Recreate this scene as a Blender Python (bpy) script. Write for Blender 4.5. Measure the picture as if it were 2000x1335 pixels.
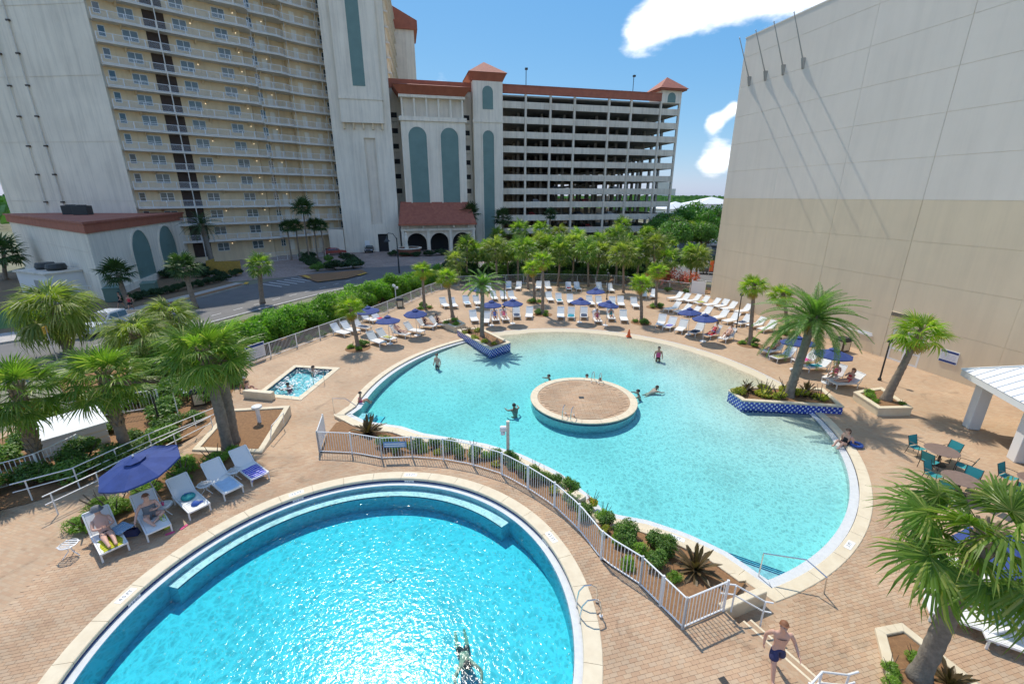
import bpy, bmesh, math, random
import numpy as np
from mathutils import Vector, Matrix
from mathutils.geometry import delaunay_2d_cdt

for _o in list(bpy.data.objects): bpy.data.objects.remove(_o)
SC = bpy.context.scene
R = math.radians
random.seed(7); RNG = np.random.default_rng(7)

# ------------------------------------------------------------------ camera, sky, sun, exposure
cam_d = bpy.data.cameras.new('camera'); cam = bpy.data.objects.new('camera', cam_d)
SC.collection.objects.link(cam); SC.camera = cam
cam.location = (0, 0, 11.0); cam.rotation_euler = (math.pi/2 - math.atan(285.5/868), 0, 0)
cam_d.sensor_width = 36.0; cam_d.lens = 868/2000*36.0
cam_d.clip_start = 0.1; cam_d.clip_end = 6000

SUN_EL = R(57.6); SUN_H = Vector((-0.387, 0.922, 0)).normalized()
TO_SUN = Vector((SUN_H.x*math.cos(SUN_EL), SUN_H.y*math.cos(SUN_EL), math.sin(SUN_EL)))
sl = bpy.data.lights.new('sun', 'SUN'); sl.energy = 2.0; sl.angle = R(0.53); sl.color = (1.0, 0.93, 0.82)
so = bpy.data.objects.new('sun', sl); SC.collection.objects.link(so)
so.rotation_euler = (-TO_SUN).to_track_quat('-Z', 'Y').to_euler(); so.location = (0, 60, 80)

W = bpy.data.worlds.new('World'); SC.world = W; W.use_nodes = True
def build_world():
    nt = W.node_tree; N = nt.nodes; L = nt.links; N.clear()
    out = N.new('ShaderNodeOutputWorld'); bg = N.new('ShaderNodeBackground')
    sky = N.new('ShaderNodeTexSky'); sky.sky_type = 'NISHITA'; sky.sun_disc = False
    sky.sun_elevation = SUN_EL; sky.sun_rotation = math.atan2(SUN_H.x, SUN_H.y)
    sky.altitude = 10; sky.air_density = 1.0; sky.dust_density = 0.35; sky.ozone_density = 2.2
    tc = N.new('ShaderNodeTexCoord')
    def math_(op, a, b=None):
        m = N.new('ShaderNodeMath'); m.operation = op
        for i, v in enumerate((a, b)):
            if v is None: continue
            if isinstance(v, (int, float)): m.inputs[i].default_value = v
            else: L.new(v, m.inputs[i])
        return m.outputs[0]
    nz = N.new('ShaderNodeTexNoise'); nz.inputs['Scale'].default_value = 5.5; nz.inputs['Detail'].default_value = 6
    nz.inputs['Roughness'].default_value = 0.58
    mp = N.new('ShaderNodeMapping'); mp.inputs['Scale'].default_value = (1, 1, 2.2); mp.inputs['Location'].default_value = (.35,.1,.2)
    L.new(tc.outputs['Generated'], mp.inputs[0]); L.new(mp.outputs[0], nz.inputs['Vector'])
    # cumulus banks, led by a negative clear patch ahead: direction (x right, y ahead, z up), sharpness, weight
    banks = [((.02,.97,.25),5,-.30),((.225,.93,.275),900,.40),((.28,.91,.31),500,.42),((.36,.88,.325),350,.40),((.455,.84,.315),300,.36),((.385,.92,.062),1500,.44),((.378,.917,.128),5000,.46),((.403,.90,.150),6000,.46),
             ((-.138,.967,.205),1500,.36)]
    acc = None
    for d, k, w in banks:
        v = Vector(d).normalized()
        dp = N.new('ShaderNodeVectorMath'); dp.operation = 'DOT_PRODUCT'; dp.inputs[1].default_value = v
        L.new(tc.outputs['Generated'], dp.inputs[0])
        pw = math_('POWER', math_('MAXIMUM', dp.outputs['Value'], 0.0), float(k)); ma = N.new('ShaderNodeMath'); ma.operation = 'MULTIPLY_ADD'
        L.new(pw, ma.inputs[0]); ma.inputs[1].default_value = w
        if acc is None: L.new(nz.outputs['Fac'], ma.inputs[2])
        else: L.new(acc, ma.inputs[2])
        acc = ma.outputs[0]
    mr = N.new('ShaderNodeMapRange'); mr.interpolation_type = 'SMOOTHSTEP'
    mr.inputs['From Min'].default_value = 0.47; mr.inputs['From Max'].default_value = 0.70  # low threshold: extra cloud cover out of view, added as fill light
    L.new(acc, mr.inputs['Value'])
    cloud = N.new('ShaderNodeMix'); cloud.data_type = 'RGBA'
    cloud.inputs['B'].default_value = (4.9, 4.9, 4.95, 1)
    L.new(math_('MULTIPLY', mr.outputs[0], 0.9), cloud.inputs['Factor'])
    sp_ = N.new('ShaderNodeSeparateColor'); cb = N.new('ShaderNodeCombineColor'); L.new(sky.outputs[0], sp_.inputs[0])
    for i, (g_, k_) in enumerate(((1.08,.215),(.62,.63),(.28,1.62))): L.new(math_('MULTIPLY', math_('POWER', sp_.outputs[i], g_), k_), cb.inputs[i])
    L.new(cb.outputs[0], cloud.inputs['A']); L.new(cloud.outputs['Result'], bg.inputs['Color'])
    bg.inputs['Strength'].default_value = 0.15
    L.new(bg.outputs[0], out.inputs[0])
build_world()
SC.view_settings.view_transform = 'Standard'; SC.view_settings.look = 'None'
SC.view_settings.exposure = 1.06; SC.view_settings.gamma = 1.0; SC.view_settings.use_curve_mapping = False
SC.cycles.use_denoising = True; SC.cycles.max_bounces = 7; SC.cycles.transparent_max_bounces = 10
SC.cycles.diffuse_bounces = 3; SC.cycles.glossy_bounces = 3; SC.cycles.caustics_reflective = False; SC.cycles.caustics_refractive = False
SC.cycles.sample_clamp_indirect = 6.0; SC.cycles.use_adaptive_sampling = True; SC.cycles.adaptive_threshold = 0.02

# ------------------------------------------------------------------ helpers
COL = SC.collection
class MB:
    """collects polygons for one mesh"""
    def __init__(s): s.v = []; s.f = []
    def add(s, vs, fs):
        o = len(s.v); s.v.extend(tuple(v) for v in vs); s.f.extend(tuple(i+o for i in f) for f in fs); return s
    def box(s, c, d, rz=0.0, top=1.0):
        x, y, z = d[0]/2, d[1]/2, d[2]/2; ca, sa = math.cos(rz), math.sin(rz); V = []
        for sz in (-1, 1):
            k = top if sz > 0 else 1.0
            for sx, sy in ((-1,-1),(1,-1),(1,1),(-1,1)):
                a, b = sx*x*k, sy*y*k; V.append((c[0]+a*ca-b*sa, c[1]+a*sa+b*ca, c[2]+sz*z))
        return s.add(V, [(3,2,1,0),(4,5,6,7),(0,1,5,4),(1,2,6,5),(2,3,7,6),(3,0,4,7)])
    def span(s, x0, x1, y0, y1, z0, z1): return s.box(((x0+x1)/2,(y0+y1)/2,(z0+z1)/2),(x1-x0,y1-y0,z1-z0))
    def bar(s, a, b, w, h=None, up=Vector((0,0,1))):
        a, b = Vector(a), Vector(b); h = h or w; t = (b-a).normalized()
        if abs(t.dot(up)) > .98: up = Vector((0,1,0))
        sd = t.cross(up).normalized()*(w/2); u = sd.cross(t).normalized()*(h/2)
        V = [p+i*sd+j*u for p in (a, b) for i, j in ((-1,-1),(1,-1),(1,1),(-1,1))]
        return s.add(V, [(3,2,1,0),(4,5,6,7),(0,1,5,4),(1,2,6,5),(2,3,7,6),(3,0,4,7)])
    def tube(s, pts, r, n=8, caps=True):
        pts = [Vector(p) for p in pts]; m = len(pts); rs = r if isinstance(r, (list, tuple)) else [r]*m
        ref = Vector((0,0,1)); V = []; prev = None
        for i, p in enumerate(pts):
            t = (pts[min(i+1,m-1)]-pts[max(i-1,0)]).normalized()
            if prev is None:
                a = ref if abs(t.dot(ref)) < .95 else Vector((1,0,0)); u = (a - t*a.dot(t)).normalized()
            else: u = (prev - t*prev.dot(t)).normalized()
            prev = u; w = t.cross(u)
            for k in range(n):
                an = 2*math.pi*k/n; V.append(p + (u*math.cos(an)+w*math.sin(an))*rs[i])
        F = [(i*n+k, i*n+(k+1)%n, (i+1)*n+(k+1)%n, (i+1)*n+k) for i in range(m-1) for k in range(n)]
        if caps: F += [tuple(range(n-1,-1,-1)), tuple((m-1)*n+k for k in range(n))]
        return s.add(V, F)
    def lathe(s, prof, c=(0,0,0), n=20):
        m = len(prof); V = [(c[0]+r*math.cos(2*math.pi*k/n), c[1]+r*math.sin(2*math.pi*k/n), c[2]+z) for r, z in prof for k in range(n)]
        F = [(i*n+k, i*n+(k+1)%n, (i+1)*n+(k+1)%n, (i+1)*n+k) for i in range(m-1) for k in range(n)]
        return s.add(V, F)
    def prism(s, poly, z0, z1, cap=True, bottom=False):
        n = len(poly); V = [(p[0],p[1],z0) for p in poly]+[(p[0],p[1],z1) for p in poly]
        ar = sum(poly[i][0]*poly[(i+1)%n][1]-poly[(i+1)%n][0]*poly[i][1] for i in range(n))
        F = [(i,(i+1)%n,n+(i+1)%n,n+i) for i in range(n)]
        if cap: F.append(tuple(range(n,2*n)))
        if bottom: F.append(tuple(range(n-1,-1,-1)))
        if ar < 0: F = [f[::-1] for f in F]
        return s.add(V, F)
    def strip(s, A, B, closed=False):
        """quads between two polylines of points"""
        n = len(A); V = [tuple(a) for a in A]+[tuple(b) for b in B]
        return s.add(V, [(i,(i+1)%n,n+(i+1)%n,n+i) for i in range(n if closed else n-1)])
    def xf(s, M): s.v = [tuple(M @ Vector(v)) for v in s.v]; return s
    def merge(s, o): return s.add(o.v, o.f)
    def mesh(s, name='mesh', smooth=False):
        me = bpy.data.meshes.new(name); me.from_pydata(s.v, [], s.f); 
        if smooth: me.polygons.foreach_set('use_smooth', [True]*len(me.polygons))
        me.update(); return me
    def build(s, name, m, parent=None, smooth=False, loc=None, rz=0.0):
        return ob(name, s.mesh(name, smooth), m, parent, loc, rz)
def ob(name, me, m=None, parent=None, loc=None, rz=0.0):
    if m is not None and not me.materials: me.materials.append(m)
    o = bpy.data.objects.new(name, me); COL.objects.link(o)
    if parent is not None: o.parent = parent
    if loc is not None: o.location = loc
    if rz: o.rotation_euler = (0, 0, rz)
    return o
def tag(o, label=None, cat=None, group=None, kind=None):
    for k, v in (('label',label),('category',cat),('group',group),('kind',kind)):
        if v: o[k] = v
    return o
def thing(name, label, cat, loc=(0,0,0), rz=0.0, group=None):
    o = bpy.data.objects.new(name, None); o.empty_display_size = .2; COL.objects.link(o)
    o.location = loc; o.rotation_euler = (0,0,rz); return tag(o, label, cat, group)
KIDS = {}
def copy_tree(o, parent=None):
    c = o.copy(); COL.objects.link(c)
    if parent is not None: c.parent = parent
    for ch in o.children: copy_tree(ch, c)
    return c
def bevel(me, w=.01, seg=1):
    bm = bmesh.new(); bm.from_mesh(me)
    bmesh.ops.bevel(bm, geom=bm.edges[:], offset=w, segments=seg, affect='EDGES', clamp_overlap=True)
    bm.to_mesh(me); bm.free(); return me
def pip(p, poly):
    x, y = p[0], p[1]; c = False; n = len(poly); j = n-1
    for i in range(n):
        xi, yi = poly[i][0], poly[i][1]; xj, yj = poly[j][0], poly[j][1]
        if (yi > y) != (yj > y) and x < (xj-xi)*(y-yi)/(yj-yi)+xi: c = not c
        j = i
    return c
def sheet(outer, holes=(), zf=0.0, grid=None):
    """triangulated sheet inside outer, minus holes; zf a number or function(x,y)"""
    V = [Vector((p[0],p[1])) for p in outer]; E = [(i,(i+1)%len(outer)) for i in range(len(outer))]
    for h in holes:
        o = len(V); V += [Vector((p[0],p[1])) for p in h]; E += [(o+i,o+(i+1)%len(h)) for i in range(len(h))]
    if grid:
        xs = [p[0] for p in outer]; ys = [p[1] for p in outer]
        for gx in np.arange(min(xs)+grid/2, max(xs), grid):
            for gy in np.arange(min(ys)+grid/2, max(ys), grid):
                if pip((gx,gy), outer) and not any(pip((gx,gy),h) for h in holes): V.append(Vector((gx,gy)))
    vs, es, fs, *_ = delaunay_2d_cdt(V, E, [], 0, 1e-4)
    F = []
    for f in fs:
        c = sum((vs[i] for i in f), Vector((0,0)))/len(f)
        if pip(c, outer) and not any(pip(c,h) for h in holes):
            a = sum(vs[f[i]].x*vs[f[(i+1)%len(f)]].y-vs[f[(i+1)%len(f)]].x*vs[f[i]].y for i in range(len(f)))
            F.append(tuple(f) if a > 0 else tuple(f[::-1]))
    z = zf if callable(zf) else (lambda x, y: zf)
    return MB().add([(v.x,v.y,z(v.x,v.y)) for v in vs], F)
def offset(poly, d):
    """move a closed counter-clockwise polygon inwards by d"""
    n = len(poly); out = []
    for i in range(n):
        a, b, c = Vector(poly[i-1]), Vector(poly[i]), Vector(poly[(i+1)%n])
        t1 = (b-a).normalized(); t2 = (c-b).normalized(); n1 = Vector((-t1.y,t1.x)); n2 = Vector((-t2.y,t2.x))
        m = (n1+n2); m = m.normalized() if m.length > 1e-6 else n1
        out.append(tuple(b + m*(d/max(.45,m.dot(n1)))))
    return out
def arc(c, r, a0, a1, n): return [(c[0]+r*math.cos(R(a0+(a1-a0)*i/n)), c[1]+r*math.sin(R(a0+(a1-a0)*i/n))) for i in range(n+1)]
def resample(pts, step, closed=False):
    P = [Vector(p) for p in pts]
    if closed: P.append(P[0])
    L = [0.0]
    for i in range(1,len(P)): L.append(L[-1]+(P[i]-P[i-1]).length)
    n = max(1, round(L[-1]/step)); out = []; j = 0
    for k in range(n if closed else n+1):
        d = L[-1]*k/n
        while j < len(P)-2 and L[j+1] < d: j += 1
        t = (d-L[j])/max(1e-9,L[j+1]-L[j]); out.append(P[j].lerp(P[j+1], min(1,max(0,t))))
    return out
ORD = 'first second third fourth fifth sixth seventh eighth ninth tenth eleventh twelfth thirteenth fourteenth fifteenth sixteenth seventeenth eighteenth nineteenth twentieth twenty-first twenty-second twenty-third twenty-fourth twenty-fifth twenty-sixth twenty-seventh twenty-eighth twenty-ninth thirtieth thirty-first thirty-second thirty-third thirty-fourth thirty-fifth thirty-sixth thirty-seventh thirty-eighth thirty-ninth fortieth forty-first forty-second forty-third'.split()

# ------------------------------------------------------------------ materials
def mat(name, col, rough=.6, var=.0, col2=None, nscale=4.0, bump=0.0, bscale=30.0, metal=0.0, spec=.5, island=0.0, emit=0.0, coat=0.0, streak=0.0):
    m = bpy.data.materials.new(name); m.use_nodes = True; nt = m.node_tree; N = nt.nodes; L = nt.links
    b = N['Principled BSDF']; b.inputs['Roughness'].default_value = rough; b.inputs['Metallic'].default_value = metal
    b.inputs['Specular IOR Level'].default_value = spec; b.inputs['Coat Weight'].default_value = coat
    c1 = (*col, 1); b.inputs['Base Color'].default_value = c1
    geo = N.new('ShaderNodeNewGeometry')
    if col2 is not None or var:
        nz = N.new('ShaderNodeTexNoise'); nz.inputs['Scale'].default_value = nscale; nz.inputs['Detail'].default_value = 6; nz.inputs['Roughness'].default_value = .62
        L.new(geo.outputs['Position'], nz.inputs['Vector'])
        if col2 is None: col2 = tuple(max(0,c*(1-var)) for c in col)
        rp = N.new('ShaderNodeValToRGB'); rp.color_ramp.elements[0].position = .34; rp.color_ramp.elements[1].position = .68
        rp.color_ramp.elements[0].color = c1; rp.color_ramp.elements[1].color = (*col2, 1)
        L.new(nz.outputs['Fac'], rp.inputs[0]); last = rp.outputs[0]
        if island:
            hv = N.new('ShaderNodeHueSaturation'); mr = N.new('ShaderNodeMapRange')
            mr.inputs['To Min'].default_value = 1-island; mr.inputs['To Max'].default_value = 1+island
            L.new(geo.outputs['Random Per Island'], mr.inputs['Value']); L.new(mr.outputs[0], hv.inputs['Value']); L.new(last, hv.inputs['Color']); last = hv.outputs[0]
        if streak:   # rain streaks and grime: noise drawn out vertically
            ms = N.new('ShaderNodeMapping'); ms.inputs['Scale'].default_value = (.9,.9,.05); L.new(geo.outputs['Position'], ms.inputs[0])
            ns = N.new('ShaderNodeTexNoise'); ns.inputs['Scale'].default_value = 1.6; ns.inputs['Detail'].default_value = 7; ns.inputs['Roughness'].default_value = .7; L.new(ms.outputs[0], ns.inputs['Vector'])
            mr2 = N.new('ShaderNodeMapRange'); mr2.inputs['From Min'].default_value = .45; mr2.inputs['From Max'].default_value = .72; mr2.inputs['To Min'].default_value = 1.0; mr2.inputs['To Max'].default_value = 1-streak
            L.new(ns.outputs['Fac'], mr2.inputs['Value']); h2 = N.new('ShaderNodeHueSaturation'); L.new(mr2.outputs[0], h2.inputs['Value']); L.new(last, h2.inputs['Color']); last = h2.outputs[0]
        L.new(last, b.inputs['Base Color'])
    if bump:
        n2 = N.new('ShaderNodeTexNoise'); n2.inputs['Scale'].default_value = bscale; n2.inputs['Detail'].default_value = 5
        L.new(geo.outputs['Position'], n2.inputs['Vector'])
        bp = N.new('ShaderNodeBump'); bp.inputs['Strength'].default_value = bump; bp.inputs['Distance'].default_value = .02
        L.new(n2.outputs['Fac'], bp.inputs['Height']); L.new(bp.outputs[0], b.inputs['Normal'])
    if emit:
        b.inputs['Emission Color'].default_value = c1; b.inputs['Emission Strength'].default_value = emit
    return m
def leaf_mat(name, colA, colB, colC=None, rough=.45, trans=.3, pos=None):
    """leaf: colour varies from leaf to leaf, some light passes through"""
    m = bpy.data.materials.new(name); m.use_nodes = True; nt = m.node_tree; N = nt.nodes; L = nt.links
    b = N['Principled BSDF']; out = N['Material Output']; b.inputs['Roughness'].default_value = rough; b.inputs['Specular IOR Level'].default_value = .35
    geo = N.new('ShaderNodeNewGeometry'); rp = N.new('ShaderNodeValToRGB'); oi = N.new('ShaderNodeObjectInfo')
    ce = rp.color_ramp; ce.elements[0].color = (*colA,1); ce.elements[1].color = (*(colC or colB),1)
    if colC: e = ce.elements.new(pos or .7); e.color = (*colB,1)
    L.new(geo.outputs['Random Per Island'], rp.inputs[0])
    hv = N.new('ShaderNodeHueSaturation'); mr = N.new('ShaderNodeMapRange'); mr.inputs['To Min'].default_value = .78; mr.inputs['To Max'].default_value = 1.2
    L.new(oi.outputs['Random'], mr.inputs['Value']); L.new(mr.outputs[0], hv.inputs['Value']); L.new(rp.outputs[0], hv.inputs['Color'])
    L.new(hv.outputs[0], b.inputs['Base Color'])
    tr = N.new('ShaderNodeBsdfTranslucent'); g = N.new('ShaderNodeMix'); g.data_type = 'RGBA'; g.blend_type = 'MULTIPLY'; g.inputs['Factor'].default_value = 1
    g.inputs['B'].default_value = (1.35,1.7,.5,1); L.new(hv.outputs[0], g.inputs['A']); L.new(g.outputs['Result'], tr.inputs['Color'])
    mx = N.new('ShaderNodeMixShader'); mx.inputs[0].default_value = trans
    L.new(b.outputs[0], mx.inputs[1]); L.new(tr.outputs[0], mx.inputs[2]); L.new(mx.outputs[0], out.inputs['Surface'])
    return m
def stains(N, L, geo, val):
    """damp patches and old spill marks on paving"""
    a = N.new('ShaderNodeTexNoise'); a.inputs['Scale'].default_value = .55; a.inputs['Detail'].default_value = 8; a.inputs['Roughness'].default_value = .68; a.inputs['Distortion'].default_value = 1.2
    L.new(geo.outputs['Position'], a.inputs['Vector']); m = N.new('ShaderNodeMapRange'); m.inputs['From Min'].default_value = .585; m.inputs['From Max'].default_value = .66; m.inputs['To Min'].default_value = 1.0; m.inputs['To Max'].default_value = .74
    L.new(a.outputs['Fac'], m.inputs['Value']); q = N.new('ShaderNodeMath'); q.operation = 'MULTIPLY'; L.new(m.outputs[0], q.inputs[0]); L.new(val, q.inputs[1]); return q.outputs[0]
def brick_mat(name, cols, mortar, w, h, rot=0.0, bump=.25, frq=2, sq=1.0, rough=.75, mort=.012):
    m = bpy.data.materials.new(name); m.use_nodes = True; nt = m.node_tree; N = nt.nodes; L = nt.links
    b = N['Principled BSDF']; b.inputs['Roughness'].default_value = rough; b.inputs['Specular IOR Level'].default_value = .3
    geo = N.new('ShaderNodeNewGeometry'); mp = N.new('ShaderNodeMapping'); mp.inputs['Rotation'].default_value = (0,0,rot)
    L.new(geo.outputs['Position'], mp.inputs[0])
    br = N.new('ShaderNodeTexBrick'); br.inputs['Scale'].default_value = 1.0; br.inputs['Brick Width'].default_value = w; br.inputs['Row Height'].default_value = h
    br.inputs['Mortar Size'].default_value = mort; br.inputs['Mortar Smooth'].default_value = .1; br.offset = .5
    br.inputs['Color1'].default_value = (0,0,0,1); br.inputs['Color2'].default_value = (1,1,1,1); br.inputs['Mortar'].default_value = (.5,.5,.5,1)
    L.new(mp.outputs[0], br.inputs['Vector'])
    rp = N.new('ShaderNodeValToRGB'); e = rp.color_ramp.elements
    e[0].color = (*cols[0],1); e[1].color = (*cols[-1],1)
    for i, c in enumerate(cols[1:-1]): q = e.new((i+1)/(len(cols)-1)); q.color = (*c,1)
    L.new(br.outputs['Color'], rp.inputs[0])
    nz = N.new('ShaderNodeTexNoise'); nz.inputs['Scale'].default_value = .35; nz.inputs['Detail'].default_value = 5
    L.new(geo.outputs['Position'], nz.inputs['Vector'])
    hv = N.new('ShaderNodeHueSaturation'); mr = N.new('ShaderNodeMapRange'); mr.inputs['From Min'].default_value = .3; mr.inputs['From Max'].default_value = .7
    mr.inputs['To Min'].default_value = .84; mr.inputs['To Max'].default_value = 1.14
    L.new(nz.outputs['Fac'], mr.inputs['Value']); L.new(stains(N,L,geo,mr.outputs[0]), hv.inputs['Value']); L.new(rp.outputs[0], hv.inputs['Color'])
    mx = N.new('ShaderNodeMix'); mx.data_type = 'RGBA'; mx.inputs['B'].default_value = (*mortar,1)
    L.new(br.outputs['Fac'], mx.inputs['Factor']); L.new(hv.outputs[0], mx.inputs['A']); L.new(mx.outputs['Result'], b.inputs['Base Color'])
    bp = N.new('ShaderNodeBump'); bp.invert = True; bp.inputs['Strength'].default_value = bump; bp.inputs['Distance'].default_value = .01
    L.new(br.outputs['Fac'], bp.inputs['Height']); L.new(bp.outputs[0], b.inputs['Normal'])
    return m
PAVE_COLS = [(.435,.285,.18),(.465,.31,.195),(.485,.33,.208),(.46,.335,.225),(.50,.36,.235)]
def paver_mat():
    m = bpy.data.materials.new('paver'); m.use_nodes = True; nt = m.node_tree; N = nt.nodes; L = nt.links
    b = N['Principled BSDF']; b.inputs['Roughness'].default_value = .8; b.inputs['Specular IOR Level'].default_value = .3
    geo = N.new('ShaderNodeNewGeometry'); oi = N.new('ShaderNodeObjectInfo'); ad = N.new('ShaderNodeMath'); ad.operation = 'ADD'
    fr = N.new('ShaderNodeMath'); fr.operation = 'FRACT'
    L.new(geo.outputs['Random Per Island'], ad.inputs[0]); L.new(oi.outputs['Random'], ad.inputs[1]); L.new(ad.outputs[0], fr.inputs[0])
    rp = N.new('ShaderNodeValToRGB'); e = rp.color_ramp.elements; e[0].color = (*PAVE_COLS[0],1); e[1].color = (*PAVE_COLS[-1],1)
    for i, c in enumerate(PAVE_COLS[1:-1]): q = e.new((i+1)/4); q.color = (*c,1)
    L.new(fr.outputs[0], rp.inputs[0])
    nz = N.new('ShaderNodeTexNoise'); nz.inputs['Scale'].default_value = .6; nz.inputs['Detail'].default_value = 7; L.new(geo.outputs['Position'], nz.inputs['Vector'])
    mr = N.new('ShaderNodeMapRange'); mr.inputs['From Min'].default_value = .3; mr.inputs['From Max'].default_value = .7; mr.inputs['To Min'].default_value = .82; mr.inputs['To Max'].default_value = 1.12
    hv = N.new('ShaderNodeHueSaturation'); L.new(nz.outputs['Fac'], mr.inputs['Value']); L.new(stains(N,L,geo,mr.outputs[0]), hv.inputs['Value']); L.new(rp.outputs[0], hv.inputs['Color'])
    L.new(hv.outputs[0], b.inputs['Base Color']); return m
def water_mat(name, sig, caustic_scale, contrast, glossy_bump):
    """clear pool water: mirror by Fresnel, a cell pattern painting caustic lines into the surface tint, red absorbed with depth"""
    m = bpy.data.materials.new(name); m.use_nodes = True; nt = m.node_tree; N = nt.nodes; L = nt.links; N.clear()
    out = N.new('ShaderNodeOutputMaterial'); geo = N.new('ShaderNodeNewGeometry')
    nz = N.new('ShaderNodeTexNoise'); nz.inputs['Scale'].default_value = 1.5; nz.inputs['Detail'].default_value = 3
    L.new(geo.outputs['Position'], nz.inputs['Vector'])
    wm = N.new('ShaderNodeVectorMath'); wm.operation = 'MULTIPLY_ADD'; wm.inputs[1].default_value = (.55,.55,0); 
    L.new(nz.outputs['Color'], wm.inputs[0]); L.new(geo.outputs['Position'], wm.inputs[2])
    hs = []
    for sc_, w, wd in ((caustic_scale,1.0,.17),(caustic_scale*1.7,.7,.22)):
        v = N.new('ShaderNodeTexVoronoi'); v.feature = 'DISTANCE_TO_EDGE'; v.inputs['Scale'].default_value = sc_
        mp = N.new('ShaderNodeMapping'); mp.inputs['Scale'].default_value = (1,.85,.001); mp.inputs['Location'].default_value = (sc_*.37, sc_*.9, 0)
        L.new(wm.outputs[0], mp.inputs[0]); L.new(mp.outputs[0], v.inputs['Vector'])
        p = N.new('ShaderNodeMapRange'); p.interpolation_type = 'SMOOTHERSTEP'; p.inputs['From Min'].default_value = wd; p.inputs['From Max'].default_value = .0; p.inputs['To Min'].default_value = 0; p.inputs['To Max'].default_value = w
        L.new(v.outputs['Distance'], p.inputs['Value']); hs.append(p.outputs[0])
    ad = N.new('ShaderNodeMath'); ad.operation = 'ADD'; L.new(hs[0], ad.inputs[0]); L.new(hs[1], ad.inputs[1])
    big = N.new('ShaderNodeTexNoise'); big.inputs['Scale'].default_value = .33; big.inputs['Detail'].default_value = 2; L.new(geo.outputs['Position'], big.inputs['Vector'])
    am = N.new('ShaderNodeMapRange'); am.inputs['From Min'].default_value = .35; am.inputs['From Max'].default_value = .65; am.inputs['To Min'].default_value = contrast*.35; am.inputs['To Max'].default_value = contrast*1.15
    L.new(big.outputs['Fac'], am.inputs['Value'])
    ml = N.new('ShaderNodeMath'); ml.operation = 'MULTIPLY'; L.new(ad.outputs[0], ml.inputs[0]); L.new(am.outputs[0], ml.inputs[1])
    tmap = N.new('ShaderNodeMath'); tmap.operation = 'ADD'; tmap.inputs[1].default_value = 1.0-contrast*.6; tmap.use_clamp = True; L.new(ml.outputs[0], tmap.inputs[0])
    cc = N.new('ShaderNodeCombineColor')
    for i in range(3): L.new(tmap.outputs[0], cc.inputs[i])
    tr = N.new('ShaderNodeBsdfTransparent'); L.new(cc.outputs[0], tr.inputs['Color'])  # caustic light and dark painted into the transparent colour
    n3 = N.new('ShaderNodeTexNoise'); n3.inputs['Scale'].default_value = 8.5; n3.inputs['Detail'].default_value = 4; n3.inputs['Distortion'].default_value = .4
    L.new(geo.outputs['Position'], n3.inputs['Vector'])
    bp = N.new('ShaderNodeBump'); bp.inputs['Strength'].default_value = 1.0; bp.inputs['Distance'].default_value = glossy_bump; L.new(n3.outputs['Fac'], bp.inputs['Height'])
    gl = N.new('ShaderNodeBsdfGlossy'); gl.inputs['Roughness'].default_value = .1; L.new(bp.outputs[0], gl.inputs['Normal'])
    fr = N.new('ShaderNodeFresnel'); fr.inputs['IOR'].default_value = 1.33; L.new(bp.outputs[0], fr.inputs['Normal'])
    mx = N.new('ShaderNodeMixShader'); L.new(fr.outputs[0], mx.inputs[0]); L.new(tr.outputs[0], mx.inputs[1]); L.new(gl.outputs[0], mx.inputs[2])
    L.new(mx.outputs[0], out.inputs['Surface'])
    va = N.new('ShaderNodeVolumeAbsorption'); d = max(sig)*1.05; va.inputs['Density'].default_value = d
    va.inputs['Color'].default_value = tuple(1-s_/d for s_ in sig)+(1,)
    L.new(va.outputs[0], out.inputs['Volume']); return m
def tile_mat(name, base, dot, size):
    """glazed mosaic: dark joints, light dots on the crossings"""
    m = bpy.data.materials.new(name); m.use_nodes = True; nt = m.node_tree; N = nt.nodes; L = nt.links
    b = N['Principled BSDF']; b.inputs['Roughness'].default_value = .2
    uv = N.new('ShaderNodeUVMap'); mp = N.new('ShaderNodeMapping'); mp.inputs['Scale'].default_value = (1/size,1/size,1); mp.inputs['Rotation'].default_value = (0,0,math.pi/4)
    L.new(uv.outputs[0], mp.inputs[0])
    br = N.new('ShaderNodeTexBrick'); br.offset = 0; br.inputs['Scale'].default_value = 1; br.inputs['Brick Width'].default_value = 1; br.inputs['Row Height'].default_value = 1
    br.inputs['Mortar Size'].default_value = .05; br.inputs['Color1'].default_value = (*base,1); br.inputs['Color2'].default_value = (*[c*.75 for c in base],1); br.inputs['Mortar'].default_value = (*[min(1,c*2.4+.04) for c in base],1)
    L.new(mp.outputs[0], br.inputs['Vector'])
    fr = N.new('ShaderNodeVectorMath'); fr.operation = 'FRACTION'; L.new(mp.outputs[0], fr.inputs[0])
    sb = N.new('ShaderNodeVectorMath'); sb.operation = 'SUBTRACT'; sb.inputs[1].default_value = (.5,.5,0); L.new(fr.outputs[0], sb.inputs[0])
    mu = N.new('ShaderNodeVectorMath'); mu.operation = 'MULTIPLY'; mu.inputs[1].default_value = (1,1,0); L.new(sb.outputs[0], mu.inputs[0])
    ln = N.new('ShaderNodeVectorMath'); ln.operation = 'LENGTH'; L.new(mu.outputs[0], ln.inputs[0])
    lt = N.new('ShaderNodeMath'); lt.operation = 'LESS_THAN'; lt.inputs[1].default_value = .27; L.new(ln.outputs['Value'], lt.inputs[0])
    mx = N.new('ShaderNodeMix'); mx.data_type = 'RGBA'; mx.inputs['B'].default_value = (*dot,1); L.new(lt.outputs[0], mx.inputs['Factor']); L.new(br.outputs['Color'], mx.inputs['A'])
    L.new(mx.outputs['Result'], b.inputs['Base Color']); return m
M = {}
M['paver'] = paver_mat()
M['deck'] = brick_mat('deck_pavers', PAVE_COLS, (.42,.30,.195), .21, .105, R(14), mort=.008)
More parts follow.
